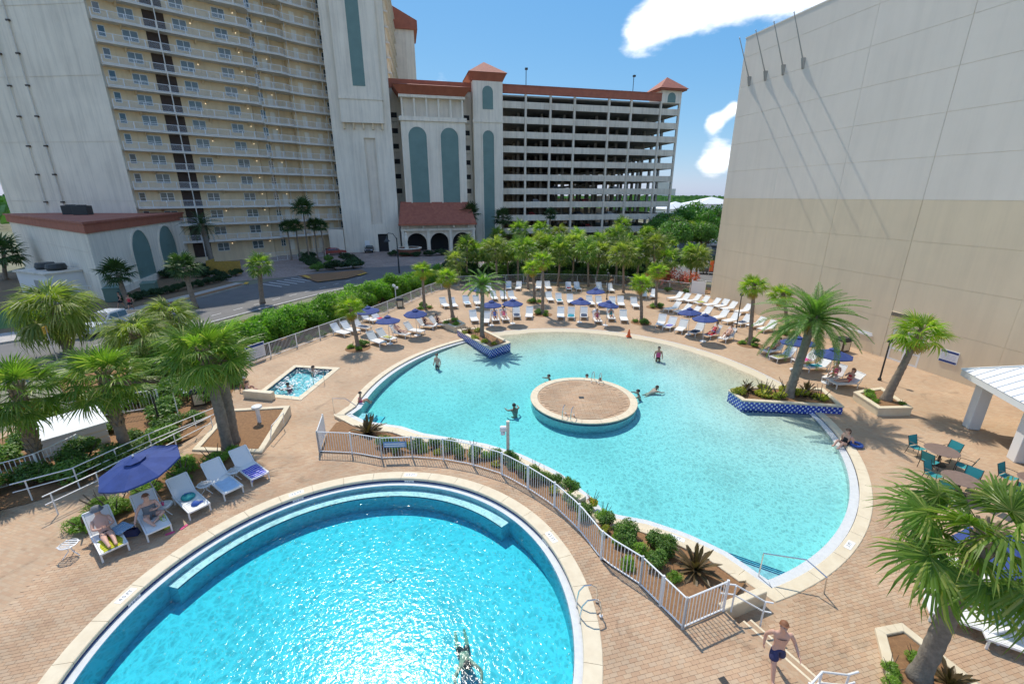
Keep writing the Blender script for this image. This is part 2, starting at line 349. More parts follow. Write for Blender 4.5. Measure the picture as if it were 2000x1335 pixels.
M['joint'] = mat('joint_sand', (.30,.23,.17), .9, .3, nscale=3)
M['island_paver'] = brick_mat('island_pavers', [(.33,.25,.19),(.44,.34,.25),(.52,.42,.31),(.60,.52,.40)], (.36,.29,.22), .44, .15, R(-3), mort=.008)
M['coping'] = mat('coping_stone', (.72,.63,.46), .7, col2=(.64,.54,.38), nscale=2.5, bump=.15, bscale=60, island=.06)
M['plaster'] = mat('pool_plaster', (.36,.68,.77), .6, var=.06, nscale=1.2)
M['lit_bench_plaster'] = mat('lit_bench_plaster', (.70,.84,.86), .6, var=.06, nscale=2)  # bench top made paler to paint in its sunlit band
M['sandfloor'] = mat('beach_entry_plaster', (.84,.84,.80), .7)
def _sandfloor(m):
    nt = m.node_tree; N = nt.nodes; L = nt.links; at_ = N.new('ShaderNodeAttribute'); at_.attribute_name = 'sand'; mx = N.new('ShaderNodeMix'); mx.data_type = 'RGBA'
    mx.inputs['A'].default_value = (.78,.79,.76,1); mx.inputs['B'].default_value = (.60,.52,.37,1); L.new(at_.outputs['Fac'], mx.inputs['Factor']); L.new(mx.outputs['Result'], N['Principled BSDF'].inputs['Base Color'])
_sandfloor(M['sandfloor'])
M['white_tile'] = mat('white_gutter_tile', (.66,.68,.68), .35, var=.12, nscale=6)
M['blue_tile'] = tile_mat('blue_waterline_tile', (.012,.03,.11), (.03,.06,.2), .075)
M['dot_tile'] = tile_mat('blue_dotted_tile', (.018,.045,.30), (.70,.76,.86), .19)
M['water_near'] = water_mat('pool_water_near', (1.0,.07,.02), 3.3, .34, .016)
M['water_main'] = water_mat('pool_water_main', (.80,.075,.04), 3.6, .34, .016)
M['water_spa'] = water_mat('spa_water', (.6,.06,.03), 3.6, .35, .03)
M['asphalt'] = mat('asphalt', (.135,.13,.125), .85, col2=(.165,.158,.15), nscale=.8, bump=.2, bscale=80)
M['road_paint'] = mat('road_paint_white', (.68,.68,.66), .7, var=.25, nscale=5)
M['road_yellow'] = mat('road_paint_yellow', (.70,.42,.05), .7, var=.2, nscale=5)
M['concrete'] = mat('concrete', (.45,.42,.38), .85, col2=(.37,.345,.31), nscale=1.3, bump=.15)
M['plaza'] = brick_mat('plaza_pavers', [(.28,.21,.18),(.35,.27,.23),(.38,.30,.255)], (.27,.22,.19), .4, .2, R(40), mort=.012)
M['mulch'] = mat('pine_mulch', (.30,.165,.075), .95, col2=(.20,.105,.05), nscale=9, bump=.8, bscale=55)
M['soil'] = mat('bare_earth', (.22,.14,.085), .95, col2=(.16,.12,.06), nscale=2, bump=.4)
M['grass'] = mat('lawn', (.06,.14,.03), .9, col2=(.09,.17,.05), nscale=1.5, bump=.6, bscale=40)
M['far_land'] = mat('far_land', (.16,.18,.10), .95, col2=(.22,.20,.15), nscale=.02)
M['stucco'] = mat('cream_stucco', (.84,.74,.60), .85, col2=(.73,.64,.52), nscale=.35, bump=.12, bscale=25, streak=.2)
M['stucco_pier'] = mat('pale_stucco', (.90,.81,.66), .85, col2=(.79,.71,.58), nscale=.22, bump=.12, bscale=25, streak=.22)
M['yellow_wall'] = mat('yellow_cream_stucco', (.82,.65,.42), .85, col2=(.74,.57,.36), nscale=.4, streak=.15)
M['slab'] = mat('balcony_slab', (.74,.69,.60), .8, var=.15, nscale=.7)
M['rail'] = mat('white_railing', (.78,.79,.80), .45)
M['green_panel'] = mat('sage_green_panel', (.16,.26,.235), .6, col2=(.135,.225,.205), nscale=.6)
M['terracotta'] = mat('terracotta_band', (.42,.135,.075), .75, col2=(.34,.105,.06), nscale=.9)
M['rooftile'] = mat('clay_roof_tile', (.40,.14,.085), .75, col2=(.29,.09,.06), nscale=1.6, island=.18)
M['glass'] = mat('window_glass', (.05,.075,.085), .06, spec=.9, coat=.3)
M['glass2'] = mat('curtained_glass', (.16,.19,.19), .12, spec=.8)
M['dark'] = mat('dark_opening', (.02,.02,.022), .8)
M['stairwell'] = mat('stairwell_brown', (.075,.05,.04), .85, var=.3, nscale=1.5)
M['hall_grey'] = mat('hall_grey_panel', (.84,.76,.65), .75, col2=(.79,.715,.61), nscale=.25, bump=.08, bscale=30, streak=.06)
M['hall_tan'] = mat('hall_tan_panel', (.80,.66,.46), .8, col2=(.75,.615,.43), nscale=.3, bump=.08, bscale=30, streak=.08)
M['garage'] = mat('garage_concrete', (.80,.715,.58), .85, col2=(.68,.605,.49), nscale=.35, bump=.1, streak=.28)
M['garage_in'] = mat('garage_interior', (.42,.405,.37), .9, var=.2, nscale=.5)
M['white'] = mat('white_powder_coat', (.80,.80,.78), .4)
M['sling'] = mat('white_sling_fabric', (.78,.78,.75), .75, var=.05, nscale=20, bump=.1, bscale=200)
M['blue_canvas'] = mat('blue_canvas', (.030,.064,.24), .8, var=.25, nscale=3, bump=.05, bscale=120)
M['alu'] = mat('brushed_aluminium', (.62,.63,.65), .35, metal=.9)
M['steel'] = mat('stainless_steel', (.66,.66,.66), .2, metal=1.0)
M['black_metal'] = mat('black_metal', (.03,.035,.035), .5)
M['bronze'] = mat('brown_bronze_metal', (.06,.045,.035), .5)
M['teal'] = mat('teal_sling', (.03,.29,.30), .7, var=.12, nscale=15)
M['tabletop'] = mat('brown_tabletop', (.22,.15,.12), .5, var=.2, nscale=8)
M['trunk'] = mat('palm_trunk', (.30,.235,.175), .95, col2=(.20,.155,.115), nscale=5, bump=.9, bscale=22)
M['trunk_d'] = mat('grey_palm_trunk', (.27,.235,.19), .95, col2=(.17,.145,.115), nscale=6, bump=.9, bscale=24)
M['boot'] = mat('palm_boots', (.36,.275,.17), .95, col2=(.22,.16,.10), nscale=6, bump=.6, bscale=30)
M['bark'] = mat('bark', (.16,.12,.085), .95, var=.4, nscale=6, bump=.8, bscale=18)
M['fan'] = leaf_mat('fan_palm_leaf', (.11,.20,.035), (.20,.30,.055), (.44,.44,.15), trans=.48, rough=.36)
M['fan_y'] = leaf_mat('bright_fan_palm_leaf', (.17,.29,.035), (.28,.40,.05), (.48,.45,.07), trans=.5, rough=.38)
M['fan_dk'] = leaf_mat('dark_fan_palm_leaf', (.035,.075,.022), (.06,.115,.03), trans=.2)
M['fan_wind'] = leaf_mat('windblown_fan_palm_leaf', (.15,.22,.045), (.29,.33,.09), (.48,.45,.20), trans=.48)
M['date'] = leaf_mat('date_palm_leaflet', (.09,.19,.05), (.17,.29,.075), (.27,.38,.12), trans=.45)
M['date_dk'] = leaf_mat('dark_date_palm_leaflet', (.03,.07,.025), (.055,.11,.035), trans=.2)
M['dry'] = leaf_mat('dry_frond', (.36,.24,.06), (.48,.33,.08), trans=.25)
M['hedge'] = leaf_mat('hedge_leaf', (.09,.20,.025), (.17,.33,.04), (.28,.43,.06), trans=.5)
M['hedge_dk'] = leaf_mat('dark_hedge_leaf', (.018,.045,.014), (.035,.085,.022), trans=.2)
M['shrub'] = leaf_mat('shrub_leaf', (.075,.16,.03), (.16,.26,.05), trans=.32)
M['fern'] = leaf_mat('foxtail_fern', (.13,.26,.025), (.24,.38,.05), trans=.38)
M['yellow_leaf'] = leaf_mat('yellow_green_leaf', (.20,.28,.03), (.42,.40,.04), (.52,.42,.05), trans=.3)
M['brom'] = leaf_mat('bronze_bromeliad_leaf', (.07,.05,.03), (.13,.09,.04), (.10,.14,.04), trans=.15)
M['flower'] = leaf_mat('coral_flower', (.62,.12,.08), (.72,.22,.15), trans=.25)
M['redflower'] = leaf_mat('red_flower', (.60,.04,.05), (.75,.20,.12), trans=.2)
M['pink_leaf'] = leaf_mat('pale_leaf', (.45,.45,.28), (.55,.50,.30), trans=.25)
M['tree'] = leaf_mat('broadleaf', (.06,.15,.025), (.12,.24,.04), (.18,.32,.06), trans=.32)
M['tree_lt'] = leaf_mat('bright_broadleaf', (.07,.19,.02), (.12,.28,.03), trans=.3)
PALMS = [('w', -12.17, 33.19, -0.45, 3.32, -0.23), ('w', -9.37, 46.3, -0.45, 4.11, 0.04), ('w', -5.67, 41.03, 0.05, 3.83, -0.41), ('d', -2.44, 34.82, 0.1, 4.2, 0.09), ('w', 3.12, 43.71, -0.45, 5.52, -0.12), ('w', 2.55, 49.18, -0.45, 3.93, -0.29), ('w', 12.25, 40.64, -0.45, 3.82, -0.35), ('w', 15.48, 46.76, -0.45, 4.03, -0.14), ('w', 19.22, 34.08, -0.45, 4.85, -0.49), ('w', 24.06, 37.03, -0.45, 3.5, -1.16), ('d', 16.02, 23.44, 0.0, 4.54, -0.1), ('w', 21.27, 22.97, 0.0, 4.01, 0.3)]
GROVE = [(-2.03, 60.16, 4.49, -0.23), (-0.59, 63.26, 3.63, -0.06), (2.05, 56.67, 4.89, -0.31), (6.12, 58.36, 4.24, 0.13), (10.13, 58.36, 4.56, -0.38), (8.45, 61.67, 5.0, 0.07), (14.37, 60.91, 5.76, -0.35), (13.83, 54.44, 4.54, -0.35), (12.33, 63.26, 5.04, -0.16), (24.85, 61.29, 3.46, -0.36), (24.91, 59.79, 3.32, -0.15), (-6.27, 61.29, 4.56, 0.14), (-4.83, 64.08, 3.53, -0.28), (18.84, 58.36, 5.22, -0.52), (19.11, 62.86, 5.78, -0.69), (17.55, 65.35, 3.73, -0.16), (4.96, 62.86, 4.17, 0.04), (10.73, 66.23, 3.26, -0.47), (20.87, 59.79, 3.18, -0.21), (-7.19, 59.43, 3.09, -0.29)]
GARAGE_PALMS = [(1.5, 87.64, 4.97, -0.03), (5.6, 87.64, 4.68, -0.09), (9.2, 87.64, 4.01, -0.13), (-2.56, 89.96, 3.41, -0.27), (22.16, 89.96, 5.38, -0.52), (18.61, 87.64, 3.23, -0.41), (39.43, 94.11, 3.87, -0.51), (37.97, 96.78, 3.97, -0.17), (32.56, 91.58, 3.67, -0.41)]
STREET_PALMS = [(-33.34, 31.56, 3.31, -0.7), (-24.87, 28.0, 2.56, 0.15), (-25.94, 32.13, 2.77, 0.35), (-41.16, 46.5, 3.43, -0.21), (-34.01, 46.5, 4.12, -0.26), (-28.07, 48.89, 3.91, 0.35), (-72.93, 63.67, 3.5, 0.96)]
NEAR_PALMS = [(-12.91, 17.71, 4.66, 0.13), (-13.08, 18.43, 4.17, 0.18), (-17.6, 17.71, 3.61, 0.07), (-20.18, 16.38, 3.61, 0.31)]
FRONT_PALM = (9.99, 7.79, -0.45, 3.95, -0.45)
STREET_DATE = (-55.57, 83.32, -0.5, 6.19, -0.93)
TOWER_PALMS = [(-47.76, 96.78, 5.02, 1.0), (-46.44, 96.78, 5.02, 0.98), (-43.91, 96.78, 9.17, 0.68), (-42.7, 96.78, 5.55, 0.02), (-40.5, 96.78, 5.55, -0.24)]
LG_LEFT_BACK = [(-14.79, 36.81), (-14.18, 37.58), (-13.58, 38.39), (-13.69, 41.02), (-12.62, 41.02)]
LG_LEFT_FRONT = [(-10.99, 34.23), (-10.46, 35.33), (-9.55, 36.35), (-8.61, 37.11), (-7.89, 38.72), (-6.81, 39.23)]
LG_MID = [(-7.36, 46.92), (-6.26, 46.92), (-5.08, 47.9), (-3.95, 47.9), (-2.02, 50.5), (-1.07, 50.5), (0.06, 50.5)]
LG_BACK = [(-4.17, 54.94), (-2.95, 54.94), (-0.52, 56.25), (0.79, 56.25), (3.36, 56.59), (4.62, 56.59), (7.11, 55.92), (8.35, 55.92), (11.15, 55.92), (12.31, 54.94)]
LG_SECOND = [(4.23, 49.96), (5.38, 49.17), (6.41, 48.65), (8.52, 47.9), (9.56, 47.41), (10.9, 47.41), (11.96, 47.41), (13.17, 46.69)]
LG_FRONT = [(-3.67, 41.02), (-2.37, 40.47), (-1.68, 41.4), (-0.69, 41.4), (0.35, 42.56), (1.62, 42.56), (4.76, 42.56), (5.89, 42.36), (7.15, 42.36), (8.07, 41.02), (9.59, 41.97), (10.7, 41.4)]
LG_GATE = [(15.75, 51.9), (16.7, 51.62)]
LG_WALL = [(18.76, 50.23), (19.47, 49.43), (20.43, 48.91), (20.99, 47.9), (21.59, 46.92), (22.38, 46.45), (22.78, 45.08), (23.63, 44.21)]
LG_WALL2 = [(16.75, 45.08), (17.48, 44.0), (17.96, 42.96), (19.19, 42.96), (20.19, 41.78), (20.76, 40.65), (21.53, 39.75), (22.26, 38.89), (22.75, 37.74)]
LG_WALL3 = [(13.73, 39.58), (14.34, 38.72), (15.05, 37.74), (16.07, 37.11), (17.17, 36.35), (17.93, 35.33)]
LG_PALM = [(19.93, 31.96), (19.9, 30.71), (21.01, 29.95), (21.11, 28.54), (20.98, 26.72), (21.13, 25.64)]
UMBRELLAS = [(-12.44, 37.57), (-9.93, 34.31), (-8.21, 36.66), (-3.7, 46.69), (-1.92, 39.73), (0.05, 40.35), (6.42, 40.78), (8.83, 45.6), (8.66, 39.73), (15.31, 36.84), (15.8, 34.95), (19.58, 28.69), (20.24, 26.37)]
UMB_NEAR = (-12.96, 13.9)
UMB_RIGHT = (13.6, 9.7)
PLANTER_L = [(-4.71, 36.6), (-1.61, 31.51), (-0.12, 33.1), (-2.77, 37.22)]
PLANTER_R = [(12.88, 24.19), (13.05, 22.81), (18.18, 22.04), (18.68, 24.48), (13.8, 24.71)]
PLANTER_W = [(20.14, 23.94), (19.96, 21.82), (21.82, 21.88), (22.29, 24.6), (21.08, 24.3)]
PLANTER_S = [(-7.02, 39.74), (-5.26, 36.45), (-4.1, 38.53), (-5.37, 41.03)]
BED_S = [(-15.26, 21.63), (-12.17, 22.06), (-11.21, 17.38), (-14.5, 17.59)]
STEPLINE = [(6.12, 9.08), (6.97, 7.48)]
SPA = [(-15.48, 29.51), (-12.02, 29.01), (-12.42, 23.77), (-15.55, 24.47)]
SPAWATER = [(-15.22, 29.11), (-12.41, 28.63), (-12.85, 24.33), (-15.44, 24.62)]
FENCE_HEDGE = [(-18.26, 29.61), (-17.89, 31.53), (-15.62, 37.03), (-13.15, 43.91), (-10.3, 53.3), (-8.13, 58.11)]
BACKFENCE = [(-6.93, 59.53), (4.23, 60.64), (13.85, 59.53), (21.86, 53.3), (23.38, 51.3)]
RAMPRAIL1 = [(-17.77, 13.84), (-17.2, 14.98), (-15.89, 15.24), (-15.86, 17.09), (-15.8, 19.74)]
RAMPRAIL2 = [(-16.43, 13.28), (-15.94, 14.59), (-15.29, 15.87)]
RAILL = [(-15.8, 19.74), (-15.48, 20.99)]
LOUNGE_NEAR = [(-13.41, 11.89), (-13.03, 13.13), (-12.06, 13.84), (-11.51, 14.93), (-10.99, 15.9)]
BED_F = [(8.35, 7.79), (10.79, 8.95), (11.12, 8.75), (11.45, 7.79)]
POLES = [(-12.97, 48.68), (-0.83, 46.76), (10.98, 50.49), (19.8, 37.64), (24.01, 26.83), (-18.19, 20.39)]
BINS = [(-12.05, 46.76), (27.26, 33.19), (-18.08, 23.23), (-18.81, 13.77)]
TABLES = [(19.17, 17.29), (17.83, 15.22), (20.75, 15.29)]
SMALLTABLES = [(-13.97, 11.54), (-12.83, 13.93), (-12.13, 15.01), (-11.35, 15.52)]
CONE = [(10.03, 36.43)]
RING = [(27.44, 38.59)]
CAM_POST = [(-0.18, 17.29)]
ROAD_NEAR = [(-34.01, 27.29), (-33.12, 31.0), (-30.5, 39.09), (-27.77, 46.96), (-24.47, 55.06), (-20.8, 64.08)]
ROAD_FAR = [(-39.56, 32.37), (-37.22, 35.31), (-37.21, 46.96), (-33.13, 54.44), (-36.46, 62.86)]
ROAD2 = [(-25.61, 49.4), (-21.88, 62.86), (-15.54, 70.96), (0.0, 76.38)]
ISLAND = [(-31.41, 66.23), (-24.54, 70.96), (-22.28, 64.08), (-25.64, 61.29)]
LAWN = [(-42.78, 35.31), (-42.48, 44.73)]
SIDEWALK = [(-42.04, 34.63), (-41.16, 40.47), (-39.64, 45.16), (-37.75, 55.69), (-36.39, 60.16)]
TRUCK = [(-35.51, 35.31), (-36.32, 40.47)]
HEDGEN = [(-43.07, 49.4), (-40.59, 60.16)]
BUSH = [(-31.65, 68.52), (-31.58, 76.38), (-27.19, 76.38), (-48.28, 64.08), (-47.47, 68.52), (-40.85, 64.08)]
SHED = [(-63.25, 58.36), (-51.66, 52.09), (-66.84, 64.08)]
YEL = [(-44.31, 68.52), (-41.14, 68.52), (-53.25, 79.39)]
CAB = [(-47.11, 50.71), (-45.86, 52.09)]
FOUNTAIN = [(-21.37, 92.41)]
SIGN = [(-18.98, 31.99)]
SHOWER = [(-17.21, 20.65)]
PED = [(-39.37, 44.31), (-42.87, 46.96)]
ROADR = [(27.94, 73.57), (29.71, 64.08), (30.51, 86.15)]
OLEANDER = [(19.18, 56.67), (22.34, 62.06), (18.36, 58.36)]
PAVIL = [(24.9, 22.09), (25.37, 19.77), (27.63, 23.1), (28.12, 22.58)]
KIOSK = [(-21.03, 18.99), (-19.47, 19.48), (-21.86, 17.63)]
PAV_EAVE = [(23.35, 21.52, 2.45), (22.17, 17.44, 2.45)]
PEOPLE = {'standing_l': (-5.38, 29.87), 'pink': (10.83, 30.92), 'h1': (2.46, 27.41), 'h2': (4.99, 27.41), 'h3': (5.76, 26.81), 'h4': (7.75, 24.98), 'sw': (9.15, 25.75), 'h5': (0.12, 23.1), 'edgepink': (-8.93, 23.77), 'right': (16.2, 18.97), 'spa1': (-13.75, 28.59), 'spa2': (-14.17, 25.83), 'sit1': (-16.38, 24.98), 'sit2': (-15.75, 24.26)}
SWIM_NEAR = (-1.24, 8.25)

# ------------------------------------------------------------------ setting: land, streets, pool deck
D = -0.45                      # level of the main pool deck; the near deck is level 0
C1 = (-4.55, 9.1); C2 = (4.0, 24.1); RX, RY = 13.4, 14.6
HALL_A = Vector((23.15, 51.03)); HALL_D = Vector((.226, -.974)).normalized(); HALL_N = Vector((HALL_D.y, -HALL_D.x))  # outward, to the pool
def hall(s, o=0.0): p = HALL_A + HALL_D*s + HALL_N*o; return (p.x, p.y)
def st(o): return tag(o, kind='structure')
FENCE_ARC = [(4.56,8.9),(3.8,10.29),(2.85,11.24),(2.32,12.56),(1.56,13.81),(.65,14.82),(-.42,15.8),(-1.76,16.5),(-3.0,16.88),(-4.39,17.05),(-5.72,16.97),(-7.08,17.38),(-8.68,17.5)]
SITE = [(-26,-2),(37,-2),(25.5,52.5),(22.2,54.2),(14,60.4),(4,61.6),(-7,60.4),(-10.8,53.6),(-13.6,44.2),(-16.1,37.2),(-18.6,31.0),(-20,27.0),(-26,22)]
NEARDECK = [(-26,-2),(12.0,-2),(6.12,9.08),(5.95,9.46)]+FENCE_ARC+[(-11.2,17.4),(-14.5,17.6),(-26,17.6)]

def pool_outline():
    P = []; B = []
    n = 150
    for i in range(n+1):
        t = -73.5 + (184+73.5)*i/n
        P.append((C2[0]+RX*math.cos(R(t)), C2[1]+RY*math.sin(R(t)))); B.append(max(0,min(1,(t+4)/6))*max(0,min(1,(122-t)/6)))
    pol = [(12.6,107.5),(12.2,104.3),(11.55,97.8),(10.75,91.5),(10.35,82),(10.2,72),(10.03,61.5),(9.8,50),(9.46,38.3),(9.2,31.5),(9.75,26.8),(10.56,22.7),(11.34,17.7),(12.0,12.9),(12.42,8.0)]
    ne = [(C1[0]+(r-.42)*math.cos(R(a)), C1[1]+(r-.42)*math.sin(R(a))) for r, a in pol]
    ne = [(-9.75,21.9)] + ne
    q = resample(ne, .35); P += [tuple(v) for v in q]; B += [0]*len(q)
    return P, B
MP, MB_ = pool_outline()
def offv(poly, d):
    n = len(poly); out = []
    for i in range(n):
        a, b, c = Vector(poly[i-1]), Vector(poly[i]), Vector(poly[(i+1)%n])
        t1 = (b-a).normalized(); t2 = (c-b).normalized(); n1 = Vector((-t1.y,t1.x)); n2 = Vector((-t2.y,t2.x)); m = (n1+n2).normalized()
        out.append(tuple(b + m*(d[i]/max(.5,m.dot(n1)))))
    return out
M_COP = offv(MP, [.42*(1-b) for b in MB_]); M_TILE = offv(MP, [.44*(1-b) for b in MB_])
M_LED = offv(MP, [.74*(1-b)+.02*b for b in MB_]); M_HOLE = offv(MP, [.22*(1-b)+.0*b for b in MB_])
M_WATER = offv(MP, [.70*(1-b)+.0*b for b in MB_])
BEACH = np.array([p for p, b in zip(MP, MB_) if b > .5])
def depth_main(x, y):
    d = float(np.sqrt(((BEACH-np.array([x,y]))**2).sum(1)).min())
    k = min(1.0, d/15.0); return -.005 + .10*min(1,d/.9) + .62*(k*k*(3-2*k)*.6 + k*.4)
SPA_O = [(-15.48,29.51),(-15.55,24.47),(-12.42,23.77),(-12.02,29.01)]
SPA_I = [(-15.16,29.1),(-15.2,24.8),(-12.78,24.25),(-12.42,28.65)]

ext = [(-3000,-600),(3000,-600),(3000,4500),(-3000,4500)]
st(sheet(ext, [SITE], -.56).build('ground', M['far_land']))
nearhole = arc(C1, 6.62, 0, 360, 64)[:-1]
st(sheet(SITE, [M_HOLE, SPA_O, nearhole], D).build('pool_deck', M['deck']))
nd = st(sheet(NEARDECK, [nearhole], 0.0).build('upper_pool_deck', M['deck']))
# riser round the upper deck
rb = MB(); rb.prism(NEARDECK, D-.02, -.001, cap=False); rb.build('deck_riser', M['coping'], nd)
# three wide steps from the upper deck down to the main deck
stp = thing('deck_steps', 'three wide paved steps between the upper deck and the main pool deck', 'steps')
sv = Vector((.47,-.883)); sn = Vector((.883,.47)); s0 = Vector((6.10,9.10))
for k in range(2):
    a = s0 + sn*(.34*k) ; b = s0 + sv*11.5 + sn*(.34*k)
    m = MB(); m.prism([tuple(a), tuple(a+sn*.36), tuple(b+sn*.36), tuple(b)][::-1], D, -.15*(k+1)); m.build('tread', M['deck'], stp)
    m = MB(); m.prism([tuple(a+sn*.30), tuple(a+sn*.365), tuple(b+sn*.365), tuple(b+sn*.30)][::-1], -.15*(k+1)-.03, -.15*(k+1)+.006); m.build('nosing', M['coping'], stp)
# paved slope up from the spa to the upper deck
rm = MB().add([(-11.25,17.38,.002),(-8.68,17.46,.002),(-9.25,20.6,D+.004),(-12.0,20.9,D+.004)], [(0,1,2,3)]); st(rm.build('paved_slope', M['deck']))

# single pavers on the near part of the deck
def pavers(region, ang, z, avoid, keep):
    ca, sa = math.cos(ang), math.sin(ang); xs = np.array(region)
    u = xs@np.array([ca,sa]); v = xs@np.array([-sa,ca]); out = []
    for j, vv in enumerate(np.arange(v.min(), v.max(), .105)):
        for uu in np.arange(u.min()+(.105 if j%2 else 0), u.max(), .21):
            x, y = uu*ca-vv*sa, uu*sa+vv*ca
            if pip((x,y),region) and keep(x,y) and not any(pip((x,y),a) for a in avoid): out.append((x,y,z,ang))
    return out
c6 = arc(C1, 6.80, 0, 360, 48)[:-1]
PAV = pavers([(-13.2,6.4),(-2,6.4),(11.5,5.4),(7.6,5.9),(6.0,9.0),(5.9,9.3),(4.5,8.85)]+[(x-.05,y-.1) for x,y in FENCE_ARC[1:]]+[(-11.2,17.3),(-11.5,16.2),(-12.3,14.6),(-13.7,13.2),(-14.6,11.0)], R(14), .0, [c6], lambda x,y: y < 17.2 and (y > 5.6))
PAV += pavers([(7.6,7.6),(10,5.8),(14,7.5),(14.6,11.5),(14.0,14),(11,12),(7.0,9.2)], R(14), D, [MP], lambda x,y: (Vector((x,y))-s0).dot(sn) > .72)
PAV.sort(key=lambda p: p[0]**2+p[1]**2+(p[2]-11)**2)
def paver_box(m, x, y, z, ang, h):
    ca, sa = math.cos(ang), math.sin(ang); V = []
    for hh, g in ((0,.100),(h-.004,.100),(h,.096)):
        for sx, sy in ((-1,-1),(1,-1),(1,1),(-1,1)):
            a, b = sx*g*1.03, sy*(g-.0490); V.append((x+a*ca-b*sa, y+a*sa+b*ca, z+hh))
    m.add(V, [(8,9,10,11)]+[(i,(i+1)%4,4+(i+1)%4,4+i) for i in range(4)]+[(4+i,4+(i+1)%4,8+(i+1)%4,8+i) for i in range(4)])
pm = MB(); paver_box(pm, 0,0,0,0,.012); PAVME = pm.mesh('paver'); PAVME.materials.append(M['paver'])
for x, y, z, a in PAV[:300]:
    o = ob('paver', PAVME, None, nd, (x, y, z+random.uniform(-.002,.002)), a)
rest = MB()
for x, y, z, a in PAV[300:]: paver_box(rest, x, y, z, a+random.uniform(-.006,.006), .012+random.uniform(-.002,.002))
tag(rest.build('paver_field', M['paver'], nd), kind='stuff')

def uv_wall(name, pts, z0, z1, m, parent=None, closed=False):
    """upright strip with a running-length UV"""
    n = len(pts); L_ = [0.0]; V = []; F = []; UV = []
    P = list(pts)+([pts[0]] if closed else [])
    for i in range(1,len(P)): L_.append(L_[-1]+math.hypot(P[i][0]-P[i-1][0],P[i][1]-P[i-1][1]))
    for i in range(len(P)-1):
        o = len(V); V += [(P[i][0],P[i][1],z0),(P[i+1][0],P[i+1][1],z0),(P[i+1][0],P[i+1][1],z1),(P[i][0],P[i][1],z1)]
        F.append((o,o+1,o+2,o+3)); UV += [(L_[i],0),(L_[i+1],0),(L_[i+1],z1-z0),(L_[i],z1-z0)]
    me = bpy.data.meshes.new(name); me.from_pydata(V,[],F); ul = me.uv_layers.new(name='UVMap')
    for i, u in enumerate(UV): ul.data[i].uv = u
    return ob(name, me, m, parent)
def stones(outer, inner, step, z0, z1, m, parent, name='coping_stone', gap=.006):
    """curved coping, one block after another between two matching open polylines"""
    n = len(outer); acc = 0; start = 0
    def blk(i0, i1):
        A = [Vector(p) for p in outer[i0:i1+1]]; B = [Vector(p) for p in inner[i0:i1+1]]
        for Q in (A, B):
            t0 = (Q[1]-Q[0]).normalized(); t1 = (Q[-1]-Q[-2]).normalized(); Q[0] = Q[0]+t0*gap; Q[-1] = Q[-1]-t1*gap
        mb = MB(); k = len(A); bv = .018
        V = []
        for Q, W_ in ((A,B),(B,A)):
            V += [(q.x,q.y,z0) for q in Q]; V += [(q.x,q.y,z1-bv) for q in Q]
            V += [(q.x+(w-q).normalized().x*bv, q.y+(w-q).normalized().y*bv, z1) for q, w in zip(Q,W_)]
        F = []
        for i in range(k-1):
            F += [(i+1,i,k+i,k+i+1),(k+i+1,k+i,2*k+i,2*k+i+1),(3*k+i,3*k+i+1,4*k+i+1,4*k+i),(4*k+i,4*k+i+1,5*k+i+1,5*k+i),(2*k+i+1,2*k+i,5*k+i,5*k+i+1)]
        for e in (0, k-1): F.append((e,k+e,2*k+e,5*k+e,4*k+e,3*k+e) if e == 0 else (3*k+e,4*k+e,5*k+e,2*k+e,k+e,e))
        mb.add(V, F).build(name, m, parent)
    for i in range(1,n):
        acc += (Vector(outer[i])-Vector(outer[i-1])).length
        if acc >= step or i == n-1: blk(start, i); start = i; acc = 0

# --- near round pool
np_ = thing('swimming_pool', 'round deep swimming pool with cream coping and underwater bench nearest the camera', 'swimming pool')
NA = 144
def circ(r, a0=0, a1=360, n=NA): return arc(C1, r, a0, a1, n)
stones(circ(6.90), circ(6.42), 1.07, -.06, .035, M['coping'], np_)
uv_wall('waterline_tile', circ(6.44)[::-1], -.16, -.055, M['blue_tile'], np_)
g = MB(); g.strip([(*p,-.145) for p in circ(6.46)], [(*p,-.135) for p in circ(6.2)]); g.strip([(*p,-.135) for p in circ(6.2)], [(*p,-.21) for p in circ(6.185)]); g.build('gutter', M['white_tile'], np_, True)
g = MB(); g.strip([(*p,-.14) for p in circ(6.19)], [(*p,-1.5) for p in circ(6.19)]); g.build('pool_wall', M['plaster'], np_)
b = MB(); A0, A1 = 44, 166
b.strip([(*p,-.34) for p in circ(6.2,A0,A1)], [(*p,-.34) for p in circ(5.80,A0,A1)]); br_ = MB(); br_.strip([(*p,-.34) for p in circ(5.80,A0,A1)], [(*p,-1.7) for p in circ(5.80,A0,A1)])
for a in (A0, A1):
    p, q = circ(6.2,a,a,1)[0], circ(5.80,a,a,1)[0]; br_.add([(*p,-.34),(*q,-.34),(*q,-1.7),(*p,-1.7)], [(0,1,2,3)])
br_.build('bench_riser', M['plaster'], np_); b.build('bench', M['lit_bench_plaster'], np_)  # darker riser and paler top carry painted shade and sun
uv_wall('bench_edge_tile', circ(5.792,A0,A1), -.385, -.344, M['blue_tile'], np_)
fl = sheet(circ(6.24)[:-1], [], lambda x,y: -.98); fl.build('floor', M['plaster'], np_)
drn = MB(); drn.lathe([(0,.03),(.16,.03),(.19,.0)], (-4.0,11.5,-.975), 20); drn.build('drain_cover', M['plaster'], np_)
wv = MB(); wv.prism(circ(6.24)[:-1], -1.6, -.165, True, True)
st(wv.build('water', M['water_near']))

